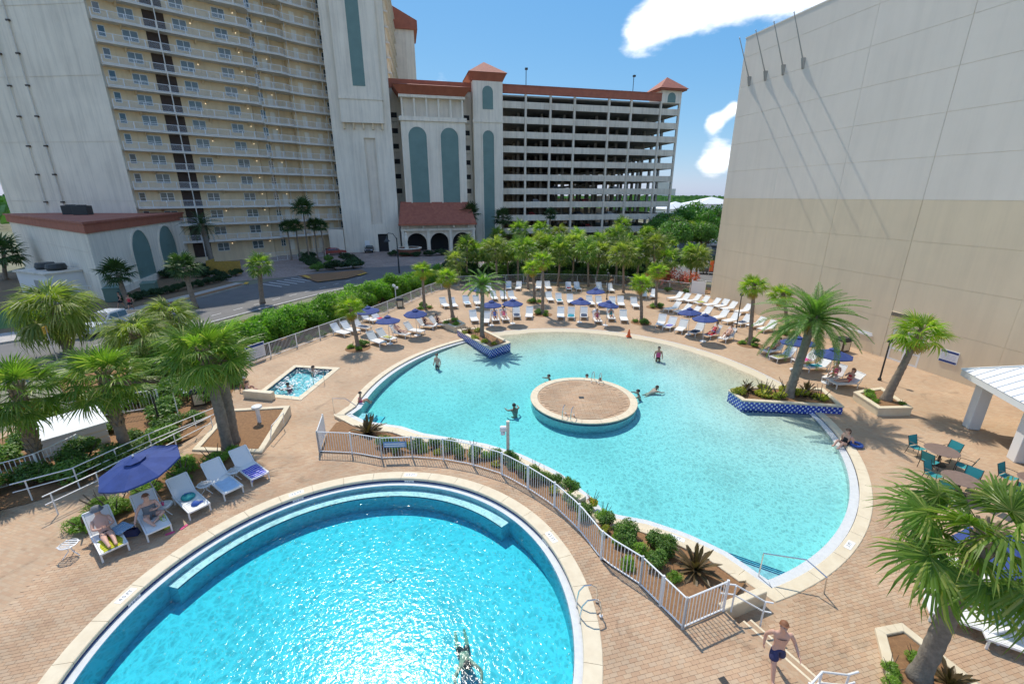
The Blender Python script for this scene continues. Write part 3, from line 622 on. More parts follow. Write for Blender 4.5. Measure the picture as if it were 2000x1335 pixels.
# --- main pool with beach entry
mp_ = thing('swimming_pool', 'large round swimming pool with sandy beach entry and paved round island', 'swimming pool')
nb = [i for i, b_ in enumerate(MB_) if b_ < .5]
cut = next(i for i in range(len(MB_)) if MB_[i] < .5 and MB_[i-1] >= .5 and i > 10)
order = list(range(cut, len(MP))) + [i for i in range(0, next(j for j in range(len(MB_)) if MB_[j] >= .5))]
stones([MP[i] for i in order], [M_COP[i] for i in order], 1.25, D-.05, D+.03, M['coping'], mp_)
uv_wall('waterline_tile', [M_TILE[i] for i in order][::-1], D-.12, D-.045, M['blue_tile'], mp_)
ZW = D-.085
g = MB(); o2 = [M_TILE[i] for i in order]; l2 = [M_LED[i] for i in order]
g.strip([(*p,ZW+.02) for p in o2], [(*p,ZW+.025) for p in l2]); g.strip([(*p,ZW+.025) for p in l2], [(*p,-2.4) for p in l2]); g.build('gutter_and_wall', M['white_tile'], mp_)
bs = [i for i in range(len(MP)) if MB_[i] > .02]
so_ = offv(MP, [-.10]*len(MP)); si_ = offv(MP, [.16]*len(MP))
m = MB(); m.strip([(*so_[i],D+.008) for i in bs], [(*si_[i],D-.022) for i in bs]); m.build('beach_edge_strip', M['white_tile'], mp_)
isl_in = arc((4.25,24.15), 3.0, 0, 360, 48)[:-1]
fl = sheet(M_LED, [isl_in], lambda x,y: D-depth_main(x,y), grid=.8); flo = fl.build('floor', M['sandfloor'], mp_, True)
ca_ = flo.data.attributes.new('sand','FLOAT','POINT'); ca_.data.foreach_set('value', [max(0.0,min(1.0,(.34-(D-v.co.z))/.24)) for v in flo.data.vertices])
wv = MB(); wb = sheet(M_WATER, [isl_in], ZW); n0 = len(wb.v)
wv.merge(wb); wv.add([(v[0],v[1],-2.6) for v in wb.v], [f[::-1] for f in wb.f]); wv.prism(M_WATER, -2.6, ZW, False); 
iv = MB(); iv.prism(isl_in, -2.6, ZW, False); iv.f = [f[::-1] for f in iv.f]; wv.merge(iv)
wme = wv.mesh('water'); bm = bmesh.new(); bm.from_mesh(wme); bmesh.ops.remove_doubles(bm, verts=bm.verts, dist=1e-4); bm.to_mesh(wme); bm.free()
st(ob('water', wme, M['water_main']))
# entry steps in the near corner and by the left end
for cx, cy, an, wd in ((8.35,11.35,R(60),1.7),(-8.35,21.9,R(-5),1.5)):
    for k in range(3):
        m = MB(); ca, sa = math.cos(an), math.sin(an)
        m.box((cx+ca*.36*k, cy+sa*.36*k, ZW-.16-.22*k-.45), (.40, wd+.5*k, .9), an); o = m.build('underwater_step', M['plaster'], mp_)
        m = MB(); m.box((cx+ca*(.36*k+.185), cy+sa*(.36*k+.185), ZW-.16-.22*k+.004), (.04, wd+.5*k, .012), an); m.build('step_edge_tile', M['blue_canvas'], mp_)
# island
it = thing('pool_island', 'round paved island with cream rim in the middle of the large pool', 'pool island')
IC = (4.25, 24.15)
def ic(r): return arc(IC, r, 0, 360, 72)
stones(ic(3.15), ic(2.72), .9, D-.06, D+.005, M['coping'], it)
sheet(ic(2.74)[:-1], [], D-.03).build('paving', M['deck'], it)
# island pavers, one by one
ipm = MB(); ipm.box((0,0,.010),(.432,.142,.02)); IPME = bevel(ipm.mesh('paver'), .006); IPME.materials.append(M['paver'])
for j, vv in enumerate(np.arange(-2.66,2.7,.15)):
    for uu in np.arange(-2.8+(.22 if j%2 else 0), 2.8, .44):
        if math.hypot(abs(uu)+.2, abs(vv)+.07) < 2.70: ob('paver', IPME, None, it, (IC[0]+uu, IC[1]+vv, D-.028+random.uniform(0,.003)))
uv_wall('waterline_tile', ic(3.10), ZW-.12, D-.055, M['blue_tile'], it)
m = MB(); m.strip([(*p,ZW-.12) for p in ic(3.09)], [(*p,-2.4) for p in ic(3.09)]); m.build('side_wall', mat('island_side_shade',(.55,.72,.76),.4,var=.1), it)  # wall colour toned to the shadowed floor, shade painted in
m = MB(); m.box((4.15,24.2,D-.003),(.3,.3,.012)); m.build('drain_grate', M['black_metal'], it)

# --- spa
sp = thing('spa_pool', 'small rectangular spa pool with white rim beside the hedge', 'spa pool')
for i in range(4):
    a, b2 = SPA_O[i], SPA_O[(i+1)%4]; c, d = SPA_I[i], SPA_I[(i+1)%4]
    n = 5; Ao = [tuple(Vector(a).lerp(Vector(b2), k/n)) for k in range(n+1)]; Ai = [tuple(Vector(c).lerp(Vector(d), k/n)) for k in range(n+1)]
    stones(Ao, Ai, .95, D-.05, D+.035, M['coping'], sp)
uv_wall('waterline_tile', SPA_I, D-.14, D+.0, M['blue_tile'], sp, True)
m = MB(); m.prism(SPA_I, -1.15, D-.13, False); m.f = [f[::-1] for f in m.f]; m.build('wall', M['white_tile'], sp)
sheet(SPA_I, [], -.82).build('floor', M['plaster'], sp)
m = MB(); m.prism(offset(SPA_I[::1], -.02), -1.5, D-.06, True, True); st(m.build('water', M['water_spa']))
m = MB(); m.box((-15.0,24.05,D+.25),(1.9,.34,.5), R(-11)); ob('low_wall', bevel(m.mesh('low_wall'),.02), M['coping'], sp)

# --- planting bed between the fence and the large pool
bedpoly = [(x+.05,y+.06) for x, y in FENCE_ARC] 
ne = [tuple(p) for p, b_ in zip(MP[151:], MB_[151:])]
ne_in = [tuple(Vector(p)+ (Vector(C1)-Vector(p)).normalized()*.10) for p in ne]
bed = [(6.0,9.55)]+bedpoly+[(-9.05,19.2),(-9.25,20.9)]+ne_in[3:]
bed = bed[::-1]
na = np.array(ne_in)
def bedz(x, y):
    d = float(np.sqrt(((na-np.array([x,y]))**2).sum(1)).min()); return -.39 + min(1,d/1.9)*.38 + .03*math.sin(x*5.1+y*3.7)
if sum(bed[i][0]*bed[(i+1)%len(bed)][1]-bed[(i+1)%len(bed)][0]*bed[i][1] for i in range(len(bed))) < 0: bed = bed[::-1]
st(sheet(bed, [], bedz, grid=.4).build('mulch_bed', M['mulch'], None, True))
kb = thing('garden_kerb', 'cream kerb of blocks between mulch bed and large pool', 'kerb')
k_o = [tuple(Vector(p)+ (Vector(C1)-Vector(p)).normalized()*.32) for p in ne]; k_i = [tuple(Vector(p)+ (Vector(C1)-Vector(p)).normalized()*.07) for p in ne]
stones(k_i, k_o, 1.0, D, D+.16, M['coping'], kb, 'kerb_block')
m = MB(); m.prism([(5.9,9.42),(7.45,10.02),(7.36,10.22),(5.85,9.66)], D, .06); wl = ob('bed_end_wall', bevel(m.mesh('w'),.02), M['coping']); tag(wl, 'low cream wall ending the mulch bed beside the deck steps', 'garden wall')
bl = MB(); bl.box((2.55,14.35,-.12),(.5,.34,.5), R(-50)); tag(ob('edging_block', bevel(bl.mesh('b'),.02), M['coping']), 'loose cream block at the pool edge behind the fence', 'block')

# --- streets round the site
st(sheet([(-26.5,24.0),(-20.6,27.4),(-19.1,31.2),(-16.6,37.4),(-14.1,44.4),(-11.3,53.8),(-7.3,60.9),(4,62.2),(14.2,61),(22.6,54.8),(25.4,53.4),(27,56),(24,62),(14,67.0),(4,69),(-8,68.0),(-15,63.5),(-21,53),(-25,45),(-28,36),(-31,28)], [], -.47).build('planting_strip', M['mulch']))
ROAD = [(-90,10),(-60,16),(-46,21.0),(-38,25.0),(-33.0,29.4),(-30.0,37),(-26.9,45.5),(-23.0,55),(-17.5,64),(-8,69.8),(4,71.3),(14.5,69.6),(25,64),(36,56),(60,46),(120,30),(130,48),(62,62),(44,68.5),(30,76),(16,80),(4,81.5),(-10,80),(-20,76.5),(-29,73),(-33.2,66),(-35.6,60),(-36.6,53),(-38.0,44),(-39.5,36.5),(-43,32.8),(-52,28.4),(-70,24),(-90,22)]
st(sheet(ROAD, [], -.505).build('road', M['asphalt']))
PLAZA = [(-33.2,66.0),(-29,73),(-20,76.5),(-10,80),(4,81.5),(8,90),(4,103),(-26,103),(-36,99.5),(-60,80),(-52,70),(-40,62)]
st(sheet(PLAZA, [], -.52).build('plaza', M['plaza']))
SW = [(-90,22.3),(-70,24.3),(-52,28.7),(-43.2,33.1),(-39.8,36.7),(-38.3,44),(-36.9,53),(-36,60),(-38.2,61),(-39.3,53.5),(-41,45),(-42.2,39.2),(-45.5,36.2),(-54,32),(-70,28),(-90,26)]
m = sheet(SW, [], -.40); m.prism(SW, -.56, -.40, False); st(m.build('sidewalk', M['concrete']))
V_ = [(-90,26.2),(-70,28.2),(-54,32.2),(-45.6,36.5),(-42.4,39.4),(-41.2,45),(-39.5,53.5),(-38.4,61),(-45,66),(-56,80),(-62,76),(-80,70),(-90,60)]
st(sheet(V_, [], -.49).build('verge', M['soil']))
st(sheet([(-38.4,44.2),(-37.0,53),(-36.1,59.6),(-37.0,60.0),(-38.0,53.2),(-39.3,44.6)], [], -.385).build('mulch_strip', M['mulch']))
st(sheet([(-80,32.5),(-54,36),(-46.5,38.4),(-44,41.5),(-47,45),(-60,46),(-80,40)], [], -.47).build('lawn', M['grass']))
mk = MB()
for (x0,y0),(x1,y1) in zip(ROAD[1:14],ROAD[2:15]):
    t = Vector((x1-x0,y1-y0)).normalized(); nn = Vector((-t.y,t.x))*.35
    mk.add([(x0+nn.x,y0+nn.y,-.500),(x1+nn.x,y1+nn.y,-.500),(x1+nn.x*1.4,y1+nn.y*1.4,-.500),(x0+nn.x*1.4,y0+nn.y*1.4,-.500)], [(0,1,2,3)])
mk.build('edge_line', M['road_paint'], bpy.data.objects['road'])
mk = MB(); 
for k in range(6):
    a = Vector((-34.6+k*.55, 60.5+k*1.05)); t = Vector((.88,-.47)); w_ = Vector((.47,.88))*.24
    q = [a, a+t*4.4, a+t*4.4+w_, a+w_]; m2 = MB().add([(p.x,p.y,-.5) for p in q], [(0,1,2,3)]); m2.build('crosswalk_bar', M['road_paint'], bpy.data.objects['road'])
for k in range(14):
    a = Vector((-33.8+k*.86, 34+k*2.35)); t = Vector((.345,.94))
    MB().add([(*(a+Vector((-.06,0))),-.5),(*(a+Vector((.06,0))),-.5),(*(a+t*1.1+Vector((.06,0))),-.5),(*(a+t*1.1+Vector((-.06,0))),-.5)],[(0,1,2,3)]).build('lane_dash', M['road_paint'], bpy.data.objects['road'])
isl = [(-31.4,66.4),(-24.4,71.2),(-22.9,68.8),(-24.2,64.4),(-27,61.8)]
m = MB(); m.prism(isl, -.51, -.36); m.build('traffic_island', M['concrete'], None); st(bpy.data.objects['traffic_island'])
st(sheet(offset(isl if True else isl, .45), [], -.35).build('island_mulch', M['mulch']))
for p, q in (((-31.45,66.35),(-29.6,64.2)),((-22.85,68.85),(-23.4,66.7)),((-36.9,61.0),(-36.3,59.4))):
    t = (Vector(q)-Vector(p)).normalized(); nn = Vector((-t.y,t.x))*.5
    MB().add([(*p,-.345),(*q,-.345),(q[0]+nn.x,q[1]+nn.y,-.345),(p[0]+nn.x,p[1]+nn.y,-.345)],[(0,1,2,3)]).build('kerb_paint', M['road_yellow'], bpy.data.objects['road'])
st(sheet([(24,84),(60,72),(140,50),(160,120),(60,128),(44,126),(40,112),(24,96)], [], -.53).build('parking_lot', M['asphalt']))

# ------------------------------------------------------------------ buildings
def wall_xz(outer, holes, y0, depth=0.0, zoff=0.0):
    """upright sheet in the local xz plane at y0, openings get reveals of the given depth"""
    s = sheet(outer, holes, 0.0); m = MB(); m.add([(v[0], y0, v[1]) for v in s.v], s.f)
    if depth:
        for h in holes:
            n = len(h); m.add([(p[0],y0,p[1]) for p in h]+[(p[0],y0+depth,p[1]) for p in h], [(i,(i+1)%n,n+(i+1)%n,n+i) for i in range(n)])
    return m
def arch(x0, x1, z0, ztop, n=14):
    r = (x1-x0)/2; zc = ztop-r; cx = (x0+x1)/2
    return [(x0,z0),(x1,z0)]+[(cx+r*math.cos(math.pi*i/n), zc+r*math.sin(math.pi*i/n)) for i in range(n+1)]
def panel_xz(outline, y0, y1):
    """solid plate whose outline lies in the xz plane"""
    n = len(outline); m = MB()
    m.add([(p[0],y0,p[1]) for p in outline]+[(p[0],y1,p[1]) for p in outline], [tuple(range(n)), tuple(range(2*n-1,n-1,-1))]+[(i,n+i,n+(i+1)%n,(i+1)%n) for i in range(n)]); return m
def arch_detail(x0, x1, z0, zt, y0, parent, xf=None):
    """raised surround and joint bars of an arched panel"""
    a = arch(x0,x1,z0,zt); b = arch(x0-.28,x1+.28,z0,zt+.28); n = len(a); m = MB(); y1 = y0-.16
    V = [(p[0],y0,p[1]) for p in b]+[(p[0],y1,p[1]) for p in b]+[(p[0],y1,p[1]) for p in a]+[(p[0],y0,p[1]) for p in a]
    F = [f for i in range(1,n) for j in [(i+1)%n] for f in ((i,j,n+j,n+i),(n+i,n+j,2*n+j,2*n+i),(2*n+i,2*n+j,3*n+j,3*n+i))]; m.add(V,F)
    if xf is not None: m.xf(xf)
    m.build('arch_surround', M['stucco_pier'], parent)
    r = (x1-x0)/2; z = z0+1.5
    while z < zt-r*.6:
        w = r if z < zt-r else math.sqrt(max(0,r*r-(z-zt+r)**2)); c = MB().span((x0+x1)/2-w+.02,(x0+x1)/2+w-.02,y0-.11,y0-.075,z,z+.06)
        if xf is not None: c.xf(xf)
        c.build('panel_joint', M['green_panel'], parent); z += 1.9
def hip_roof(m, x0, x1, y0, y1, z, h, th=.25):
    cx, cy = (x0+x1)/2, (y0+y1)/2
    m.add([(x0,y0,z),(x1,y0,z),(x1,y1,z),(x0,y1,z),(cx,cy,z+h)], [(0,1,4),(1,2,4),(2,3,4),(3,0,4)])
    return m

# --- blank hall wall on the right
hl = thing('events_hall', 'tall windowless hall with grey upper and tan lower panels along the pool deck', 'building', (*HALL_A,0), math.atan2(HALL_D.y,HALL_D.x))
MB().span(.05,60,.035,34,-.6,25.55).build('core', M['hall_tan'], hl)
zr = [-.5,2.42,5.32,8.02,10.72,13.42,16.05,18.65,21.35,24.0,25.75]; xr = [0,6.9,13.7,20.1,26.8,33.5,40.2,47,60]
for r_ in range(10):
    for c_ in range(8):
        x0, x1, z0, z1 = xr[c_], xr[c_+1], zr[r_], zr[r_+1]; gx = .012 if c_ in (2,3) else .003
        x0 += gx if c_ else -.02; x1 -= (.012 if c_ == 2 else .003); z0 += .008; z1 -= .008
        mm = M['hall_tan'] if r_ < 4 else M['hall_grey']
        if r_ == 0 and c_ == 3:
            for a, b in ((x0,20.5),(22.7,x1)): ob('panel', bevel(MB().span(a,b,0,.14,z0,z1).mesh('panel'),.012), mm, hl)
            ob('panel', bevel(MB().span(20.5,22.7,0,.14,1.85,z1).mesh('panel'),.012), mm, hl); continue
        ob('panel', bevel(MB().span(x0,x1,0,.14,z0,z1).mesh('panel'),.006), mm, hl)
for r_ in range(10):
    ob('end_panel', MB().span(-.03,.05,.15,34,zr[r_]+.018,zr[r_+1]-.018).mesh('end_panel'), M['hall_tan'] if r_ < 4 else M['hall_grey'], hl)
MB().span(-.1,60,-.03,.4,25.70,25.82).build('coping', M['hall_grey'], hl)
# recessed glass door
dr = MB(); dr.span(20.5,22.7,.10,.13,-.45,1.85); dr.build('recess_back', M['hall_tan'], hl)
d = MB(); 
for a, b in ((20.55,20.68),(21.55,21.68),(22.52,22.65)): d.span(a,b,.02,.10,-.45,1.8)
for z in (-.45,.35,1.68): d.span(20.68,22.52,.03,.09,z,z+.13)
d = d.build('door', M['white'], hl)
for a, b in ((20.68,21.55),(21.68,22.52)): MB().span(a,b,.05,.08,-.32,1.68).build('pane', M['glass'], d)
m = MB(); m.span(20.1,21.5,-.06,-.005,2.72,3.02); vt = m.build('wall_vent', M['hall_tan'], hl)
for k in range(4): MB().span(20.14,21.46,-.075,-.062,2.755+.065*k,2.79+.065*k).build('louvre', M['bronze'], vt)
# flagpoles on brackets
for i, s in enumerate((1.39,3.50,5.63,7.78)):
    p = hall(s); f = thing('flagpole', 'bare angled flagpole on the hall wall, %s from the hall corner' % ORD[i], 'flagpole', (*p,21.9), hl.rotation_euler.z, 'flagpoles on the hall wall')
    m = MB(); m.add([(-.13,0,-.62),(.13,0,-.62),(.13,0,.22),(-.13,0,.22),(-.09,-.3,.20),(.09,-.3,.20),(.09,-.1,-.52),(-.09,-.1,-.52)], [(3,2,5,4),(0,1,6,7)[::-1],(7,6,5,4),(0,7,4,3),(1,2,5,6)]); m.build('bracket', M['garage_in'], f)
    MB().tube([(0,-.1,-.05),(0,-1.8,3.3)], [.055,.03], 8).build('pole', M['garage_in'], f)
    MB().lathe([(0,-.07),(.06,-.03),(.06,.03),(0,.07)], (0,-1.82,3.36), 8).build('finial', M['alu'], f)

# --- parking garage
GO = (-2.5,110.4); GR = math.atan2(.236,.972)
gg = thing('parking_garage', 'ten level open concrete parking garage with terracotta parapet behind the palms', 'parking garage', (*GO,0), GR)
bays = [0,5.76,11.65,17.5,26.1,31.8,39.6,44.6]; lv = [.48+3.05*k for k in range(11)]
for k, z in enumerate(lv[:-1]+[31.0]):
    top = k == 10
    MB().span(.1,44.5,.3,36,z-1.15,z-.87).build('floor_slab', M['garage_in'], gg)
    for b in range(7):
        x0, x1 = bays[b]+.18, bays[b+1]-.18
        ob('spandrel', MB().span(x0,x1,.0,.28,z-1.38,z).mesh('spandrel'), M['garage'], gg)
    ob('spandrel', MB().span(44.35,44.63,.3,36,z-1.38,z).mesh('spandrel'), M['garage'], gg)
    for b in range(7): ob('rear_spandrel', MB().span(bays[b]+.3,bays[b+1]-.3,35.8,36.05,z-1.38,z+(1.3 if (b < 3 or (b+k)%3 == 0) else .45)).mesh('spandrel'), M['garage'], gg)
MB().span(.1,44.5,.3,36,32.0,32.3).build('roof_slab', M['garage_in'], gg)
for x in bays:
    ob('column', MB().span(x-.22,x+.22,-.14,.42,-.55,32.6).mesh('column'), M['garage'], gg)
    ob('rear_column', MB().span(x-.25,x+.25,35.5,36.2,-.55,32.6).mesh('column'), M['garage'], gg)
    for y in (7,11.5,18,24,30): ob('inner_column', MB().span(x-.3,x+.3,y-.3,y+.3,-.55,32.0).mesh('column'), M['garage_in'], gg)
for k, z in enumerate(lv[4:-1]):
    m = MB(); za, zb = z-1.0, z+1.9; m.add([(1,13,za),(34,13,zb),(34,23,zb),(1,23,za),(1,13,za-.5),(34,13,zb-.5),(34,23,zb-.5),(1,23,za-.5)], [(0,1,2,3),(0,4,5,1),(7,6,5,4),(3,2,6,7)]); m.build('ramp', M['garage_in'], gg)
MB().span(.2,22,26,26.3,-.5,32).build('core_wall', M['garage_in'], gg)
m = MB(); m.span(-.1,39.5,-.25,.35,32.55,34.1); m.build('parapet', M['terracotta'], gg)
m = MB(); m.span(-.12,39.52,-.32,.40,34.1,34.28); m.build('parapet_cap', M['rooftile'], gg)
m = MB(); m.span(39.4,44.8,-.2,5.4,32.2,35.0); m.build('corner_turret', M['stucco_pier'], gg)
a_ = panel_xz(arch(41.1,43.2,32.35,34.5), -.26,-.19); a_.build('arch_panel', M['green_panel'], gg)
MB().span(38.6,45.6,-1.0,6.2,34.9,35.25).build('turret_eaves', M['terracotta'], gg)
m = hip_roof(MB(), 38.3,45.9,-1.3,6.5,35.25,3.1); rf = m.build('turret_roof', M['rooftile'], gg)
# lift tower of the garage
tw = thing('stair_tower', 'narrow garage stair tower with sage green arched panels and hipped terracotta roof', 'stair tower', (*GO,0), GR)
MB().span(-6.6,-.05,-2.2,6,-.55,34.2).build('shaft', M['stucco_pier'], tw)
MB().span(-6.75,.1,-2.35,-2.2,26.2,26.7).build('string_course', M['stucco_pier'], tw)
panel_xz(arch(-4.6,-2.1,-.3,24.6), -2.27,-2.19).build('arch_panel', M['green_panel'], tw); arch_detail(-4.6,-2.1,-.3,24.6,-2.2,tw)
panel_xz(arch(-4.5,-2.2,28.8,33.3), -2.27,-2.19).build('arch_panel', M['green_panel'], tw)
m = MB(); m.add([(-6.6,-2.2,34.2),(-.05,-2.2,34.2),(-.05,6,34.2),(-6.6,6,34.2),(-7.4,-3.0,35.7),(.75,-3.0,35.7),(.75,6.8,35.7),(-7.4,6.8,35.7)], [(0,1,5,4),(1,2,6,5),(2,3,7,6),(3,0,4,7),(0,3,2,1)]); m.build('eaves', M['terracotta'], tw)
hip_roof(MB(), -7.5,.85,-3.1,6.9,35.72,3.0).build('roof', M['rooftile'], tw)
for i, (x, y) in enumerate(((8.5,10),(37,10))):
    lp = thing('roof_light_pole', 'thin light pole on the garage roof, %s' % ('left one' if i == 0 else 'right one by the corner turret'), 'light pole', (GO[0]+x*.972-y*.236, GO[1]+x*.236+y*.972, 32.3), GR, 'garage roof lights')
    MB().tube([(0,0,0),(0,0,7.6)], .09, 6).build('pole', M['black_metal'], lp); ob('lamp_head', MB().span(-.3,.3,-.5,.1,7.4,7.8).mesh('head'), M['black_metal'], lp)

# --- lobby block between garage and tower
lb = thing('lobby_building', 'cream lobby building with two tall green arches above a terracotta arcade roof', 'building', (*GO,0), GR)
MB().span(-24,-6.65,0,18,-.55,32.4).build('rear_wall', M['stucco'], lb)
MB().span(-24.2,-6.6,-.3,.3,32.4,34.1).build('parapet', M['terracotta'], lb)
MB().span(-22.1,-8.8,-5,0,5,25.6).build('front_block', M['stucco_pier'], lb)
MB().span(-22.4,-8.5,-5.3,0,25.6,26.4).build('cornice', M['stucco_pier'], lb)
MB().span(-21.6,-9.3,-4.0,0,26.4,30.2).build('gallery_wall', M['stucco'], lb)
for k in range(6):
    x = -21.6+k*12.3/5; ob('gallery_column', MB().tube([(x,-4.75,26.4),(x,-4.75,29.9)], [.24,.2], 10).mesh('col'), M['stucco_pier'], lb)
MB().span(-22.2,-8.7,-5.2,0,29.9,30.4).build('gallery_beam', M['stucco_pier'], lb)
m = MB(); m.add([(-22.1,-5.1,30.4),(-8.8,-5.1,30.4),(-8.8,0,30.4),(-22.1,0,30.4),(-23.2,-6.4,31.9),(-7.7,-6.4,31.9),(-7.7,0,31.9),(-23.2,0,31.9)], [(0,1,5,4),(1,2,6,5),(3,0,4,7),(0,3,2,1)]); m.build('upper_eaves', M['terracotta'], lb)
m = MB(); m.add([(-23.3,-6.5,31.92),(-7.6,-6.5,31.92),(-9.6,-.2,33.3),(-21.2,-.2,33.3),(-7.6,-.2,31.92),(-23.3,-.2,31.92)], [(0,1,2,3),(1,4,2),(5,0,3)]); m.build('upper_roof', M['rooftile'], lb)
for a, b in ((-20.7,-17.0),(-14.1,-10.4)): panel_xz(arch(a,b,9.5,24.5), -5.09,-4.99).build('arch_panel', M['green_panel'], lb); arch_detail(a,b,9.5,24.5,-5.0,lb)
for x in (-23.3,-7.75):
    for k in range(6):
        w_ = MB().span(x-.6,x+.6,-.12,-.01,10.8+k*3.05,12.5+k*3.05).build('side_opening', M['dark'], lb)
        MB().span(x-.62,x+.62,-.2,-.125,10.8+k*3.05,11.5+k*3.05).build('guard', M['garage'], w_)
# tiled arcade roof, single courses of tiles
rr = MB().add([(-24.0,-9.9,5.35),(-7.7,-9.9,5.35),(-8.6,-4.9,9.7),(-23.3,-4.9,9.7)], [(0,1,2,3)]).build('arcade_roof', M['rooftile'], lb)
for k in range(22):
    t0, t1 = k/22, (k+1)/22; y0, y1 = -9.9+5*t0, -9.9+5*t1; z0, z1 = 5.38+4.35*t0, 5.38+4.35*t1; xa, xb = -24+.7*t0, -7.7-.9*t0
    MB().add([(xa,y0,z0+.07),(xb,y0,z0+.07),(xb,y1,z1+.015),(xa,y1,z1+.015),(xa,y0,z0),(xb,y0,z0)], [(0,1,2,3),(4,5,1,0)]).build('tile_course', M['rooftile'], rr)
MB().span(-24.1,-7.6,-10.0,-9.7,5.05,5.4).build('eave_beam', M['terracotta'], lb)
ars = [arch(-22.6,-18.4,-.55,3.4), arch(-17.6,-13.7,-.55,3.4), arch(-12.8,-8.6,-.55,3.4)]
wall_xz([(-23.6,-.56),(-7.9,-.56),(-7.9,5.0),(-23.6,5.0)], [[(p[0],max(p[1],-.555)) for p in a] for a in ars], -8.6, .7).build('arcade_wall', M['stucco'], lb)
MB().span(-23.6,-7.9,-4.9,-4.6,-.55,5).build('arcade_back', M['dark'], lb)
for x in (-23.3,-18.0,-13.25,-8.2): MB().span(x-.28,x+.28,-9.1,-8.55,-.55,3.9).build('arcade_column', M['stucco_pier'], lb)
MB().span(-23.7,-7.8,-9.15,-8.5,3.9,4.35).build('arcade_beam', M['stucco_pier'], lb)
for k in range(5): MB().span(-22.3+k*3.2,-22.0+k*3.2,-9.6,-8.6,4.5,5.05).build('bracket', M['stucco_pier'], lb)

# --- hotel tower: curved balconies, end piers
ht = thing('hotel_tower', 'high hotel tower of white railed balconies between pale blank piers', 'hotel tower')
FX = Matrix.Translation((-60.9,75.6,0)) @ Matrix.Rotation(math.atan2(23.2,23.9), 4, 'Z')
def hpart(m, name, mm, parent=ht, smooth=False): return m.xf(FX).build(name, mm, parent, smooth)
wl = [(0,0),(19.5,0),(19.9,.9),(24,.9),(24.3,1.9),(27,1.9),(27.2,1.2),(36.5,1.2)]
hpart(MB().prism(wl+[(36.5,16),(0,16)], -.55, 68), 'core_wall', M['yellow_wall'])
edge = [(0,-1.6),(6,-1.6),(12,-1.62),(16,-1.75),(18,-2.05),(19.4,-2.2),(20.3,-2.0),(20.8,-1.5),(21.0,-.95)]
edge2 = [(21.0,-.75),(23.5,-.95),(25,-1.1),(26.0,-.9),(26.6,-.45),(28,-.25),(31,-.3),(36.4,-.35)]
full = edge+edge2
slab = MB(); slab.prism(full+[(36.4,1.4),(27.2,1.4),(27,2.0),(24.2,2.0),(23.9,1.1),(19.8,1.1),(19.4,.2),(0,.2)], 0, .24, True, True)
SLME = slab.xf(FX).mesh('slab')
rl = MB(); pts = resample(full, .13)
for p in pts: rl.tube([(p.x,p.y+.08,.24),(p.x,p.y+.08,1.28)], .013, 3, False)
for z in (.32,1.28):
    for a, b in zip(full[:-1],full[1:]): rl.bar((a[0],a[1]+.08,z),(b[0],b[1]+.08,z),.06,.06)
for p in resample(full, 1.9): rl.bar((p.x,p.y+.08,.24),(p.x,p.y+.08,1.3),.09,.09)
RLME = rl.xf(FX).mesh('railing')
def window_mesh(w, h, two=True):
    m = MB(); t = .07
    for x0, x1, z0, z1 in ((-w/2,w/2,0,t),(-w/2,w/2,h-t,h),(-w/2,-w/2+t,t,h-t),(w/2-t,w/2,t,h-t)): m.span(x0,x1,-.07,.0,z0,z1)
    if two: m.span(-.05,.05,-.07,.0,t,h-t)
    m.span(-w/2+t,w/2-t,-.055,.0,h*.38,h*.38+.05)
    g = MB().span(-w/2+.02,w/2-.02,-.03,.0,.02,h-.02)
    return m.mesh('window'), g.mesh('pane')
WM, WP = window_mesh(1.9,1.45); W2, W2P = window_mesh(.85,1.45,False)
dm = MB().span(-.45,.45,-.05,0,0,2.1).mesh('door'); lam = MB().lathe([(0,-.06),(.07,-.03),(.07,.03),(0,.06)], (0,-.08,0), 6).mesh('wall_light')
M['wall_light'] = mat('wall_light_glow', (1,.85,.6), .5, emit=.6); M['wall_light'].cycles.emission_sampling = 'NONE'
bk = MB().add([(-.12,0,0),(.12,0,0),(.12,-.9,0),(-.12,-.9,0),(-.12,0,-.55),(.12,0,-.55)], [(0,1,2,3),(0,3,4),(1,5,2),(3,2,5,4)]).mesh('bracket')
def hput(name, me, mm, x, y, z, parent=ht):
    p = FX @ Vector((x,y,z)); o = ob(name, me, mm, None, tuple(p), math.atan2(23.2,23.9)); o.parent = parent; return o
def sub(name, me, mm, parent): o = ob(name, me, mm, parent); return o
for k in range(19):
    z = .25+2.9*k - 2.9*0
    if k:
        ob('balcony_slab', SLME, M['slab'], ht, (0,0,z)); tag(ob('railing', RLME, M['rail'], ht, (0,0,z)), kind='stuff')
        for x, y in ((3.2,0),(12.6,0),(18.6,0),(22.0,.9),(27.6,1.2),(33.2,1.2)): hput('bracket', bk, M['yellow_wall'], x, y, z)
    for x, y in ((4.2,0),(10.9,0),(16.7,0)):
        w_ = hput('window', WM, M['white'], x, y, z+1.1); sub('pane', WP, M['glass'] if (k*7+int(x))%4 else M['glass2'], w_)
    w_ = hput('window', W2, M['white'], 21.6, .9, z+1.1); sub('pane', W2P, M['glass'], w_)
    for x in (.9,34.4):
        w_ = hput('window', W2, M['bronze'], x, 0 if x < 5 else 1.2, z+1.1); sub('pane', W2P, M['glass'], w_)
    for x, y in ((23.2,.9),(29.2,1.2),(31.9,1.2)): hput('door', dm, M['stucco_pier'], x, y, z+.24)
    for x, y in (((18.9,0),(23.6,.9)) if k%2 else ((18.9,0),(12.4,0))): hput('wall_light', lam, M['wall_light'], x, y, z+2.35)
    # open stair slot
    so2 = hput('stair_opening', MB().span(-1.35,1.35,-.03,.0,.28,2.88).mesh('so'), M['stairwell'], 7.6, 0, z)
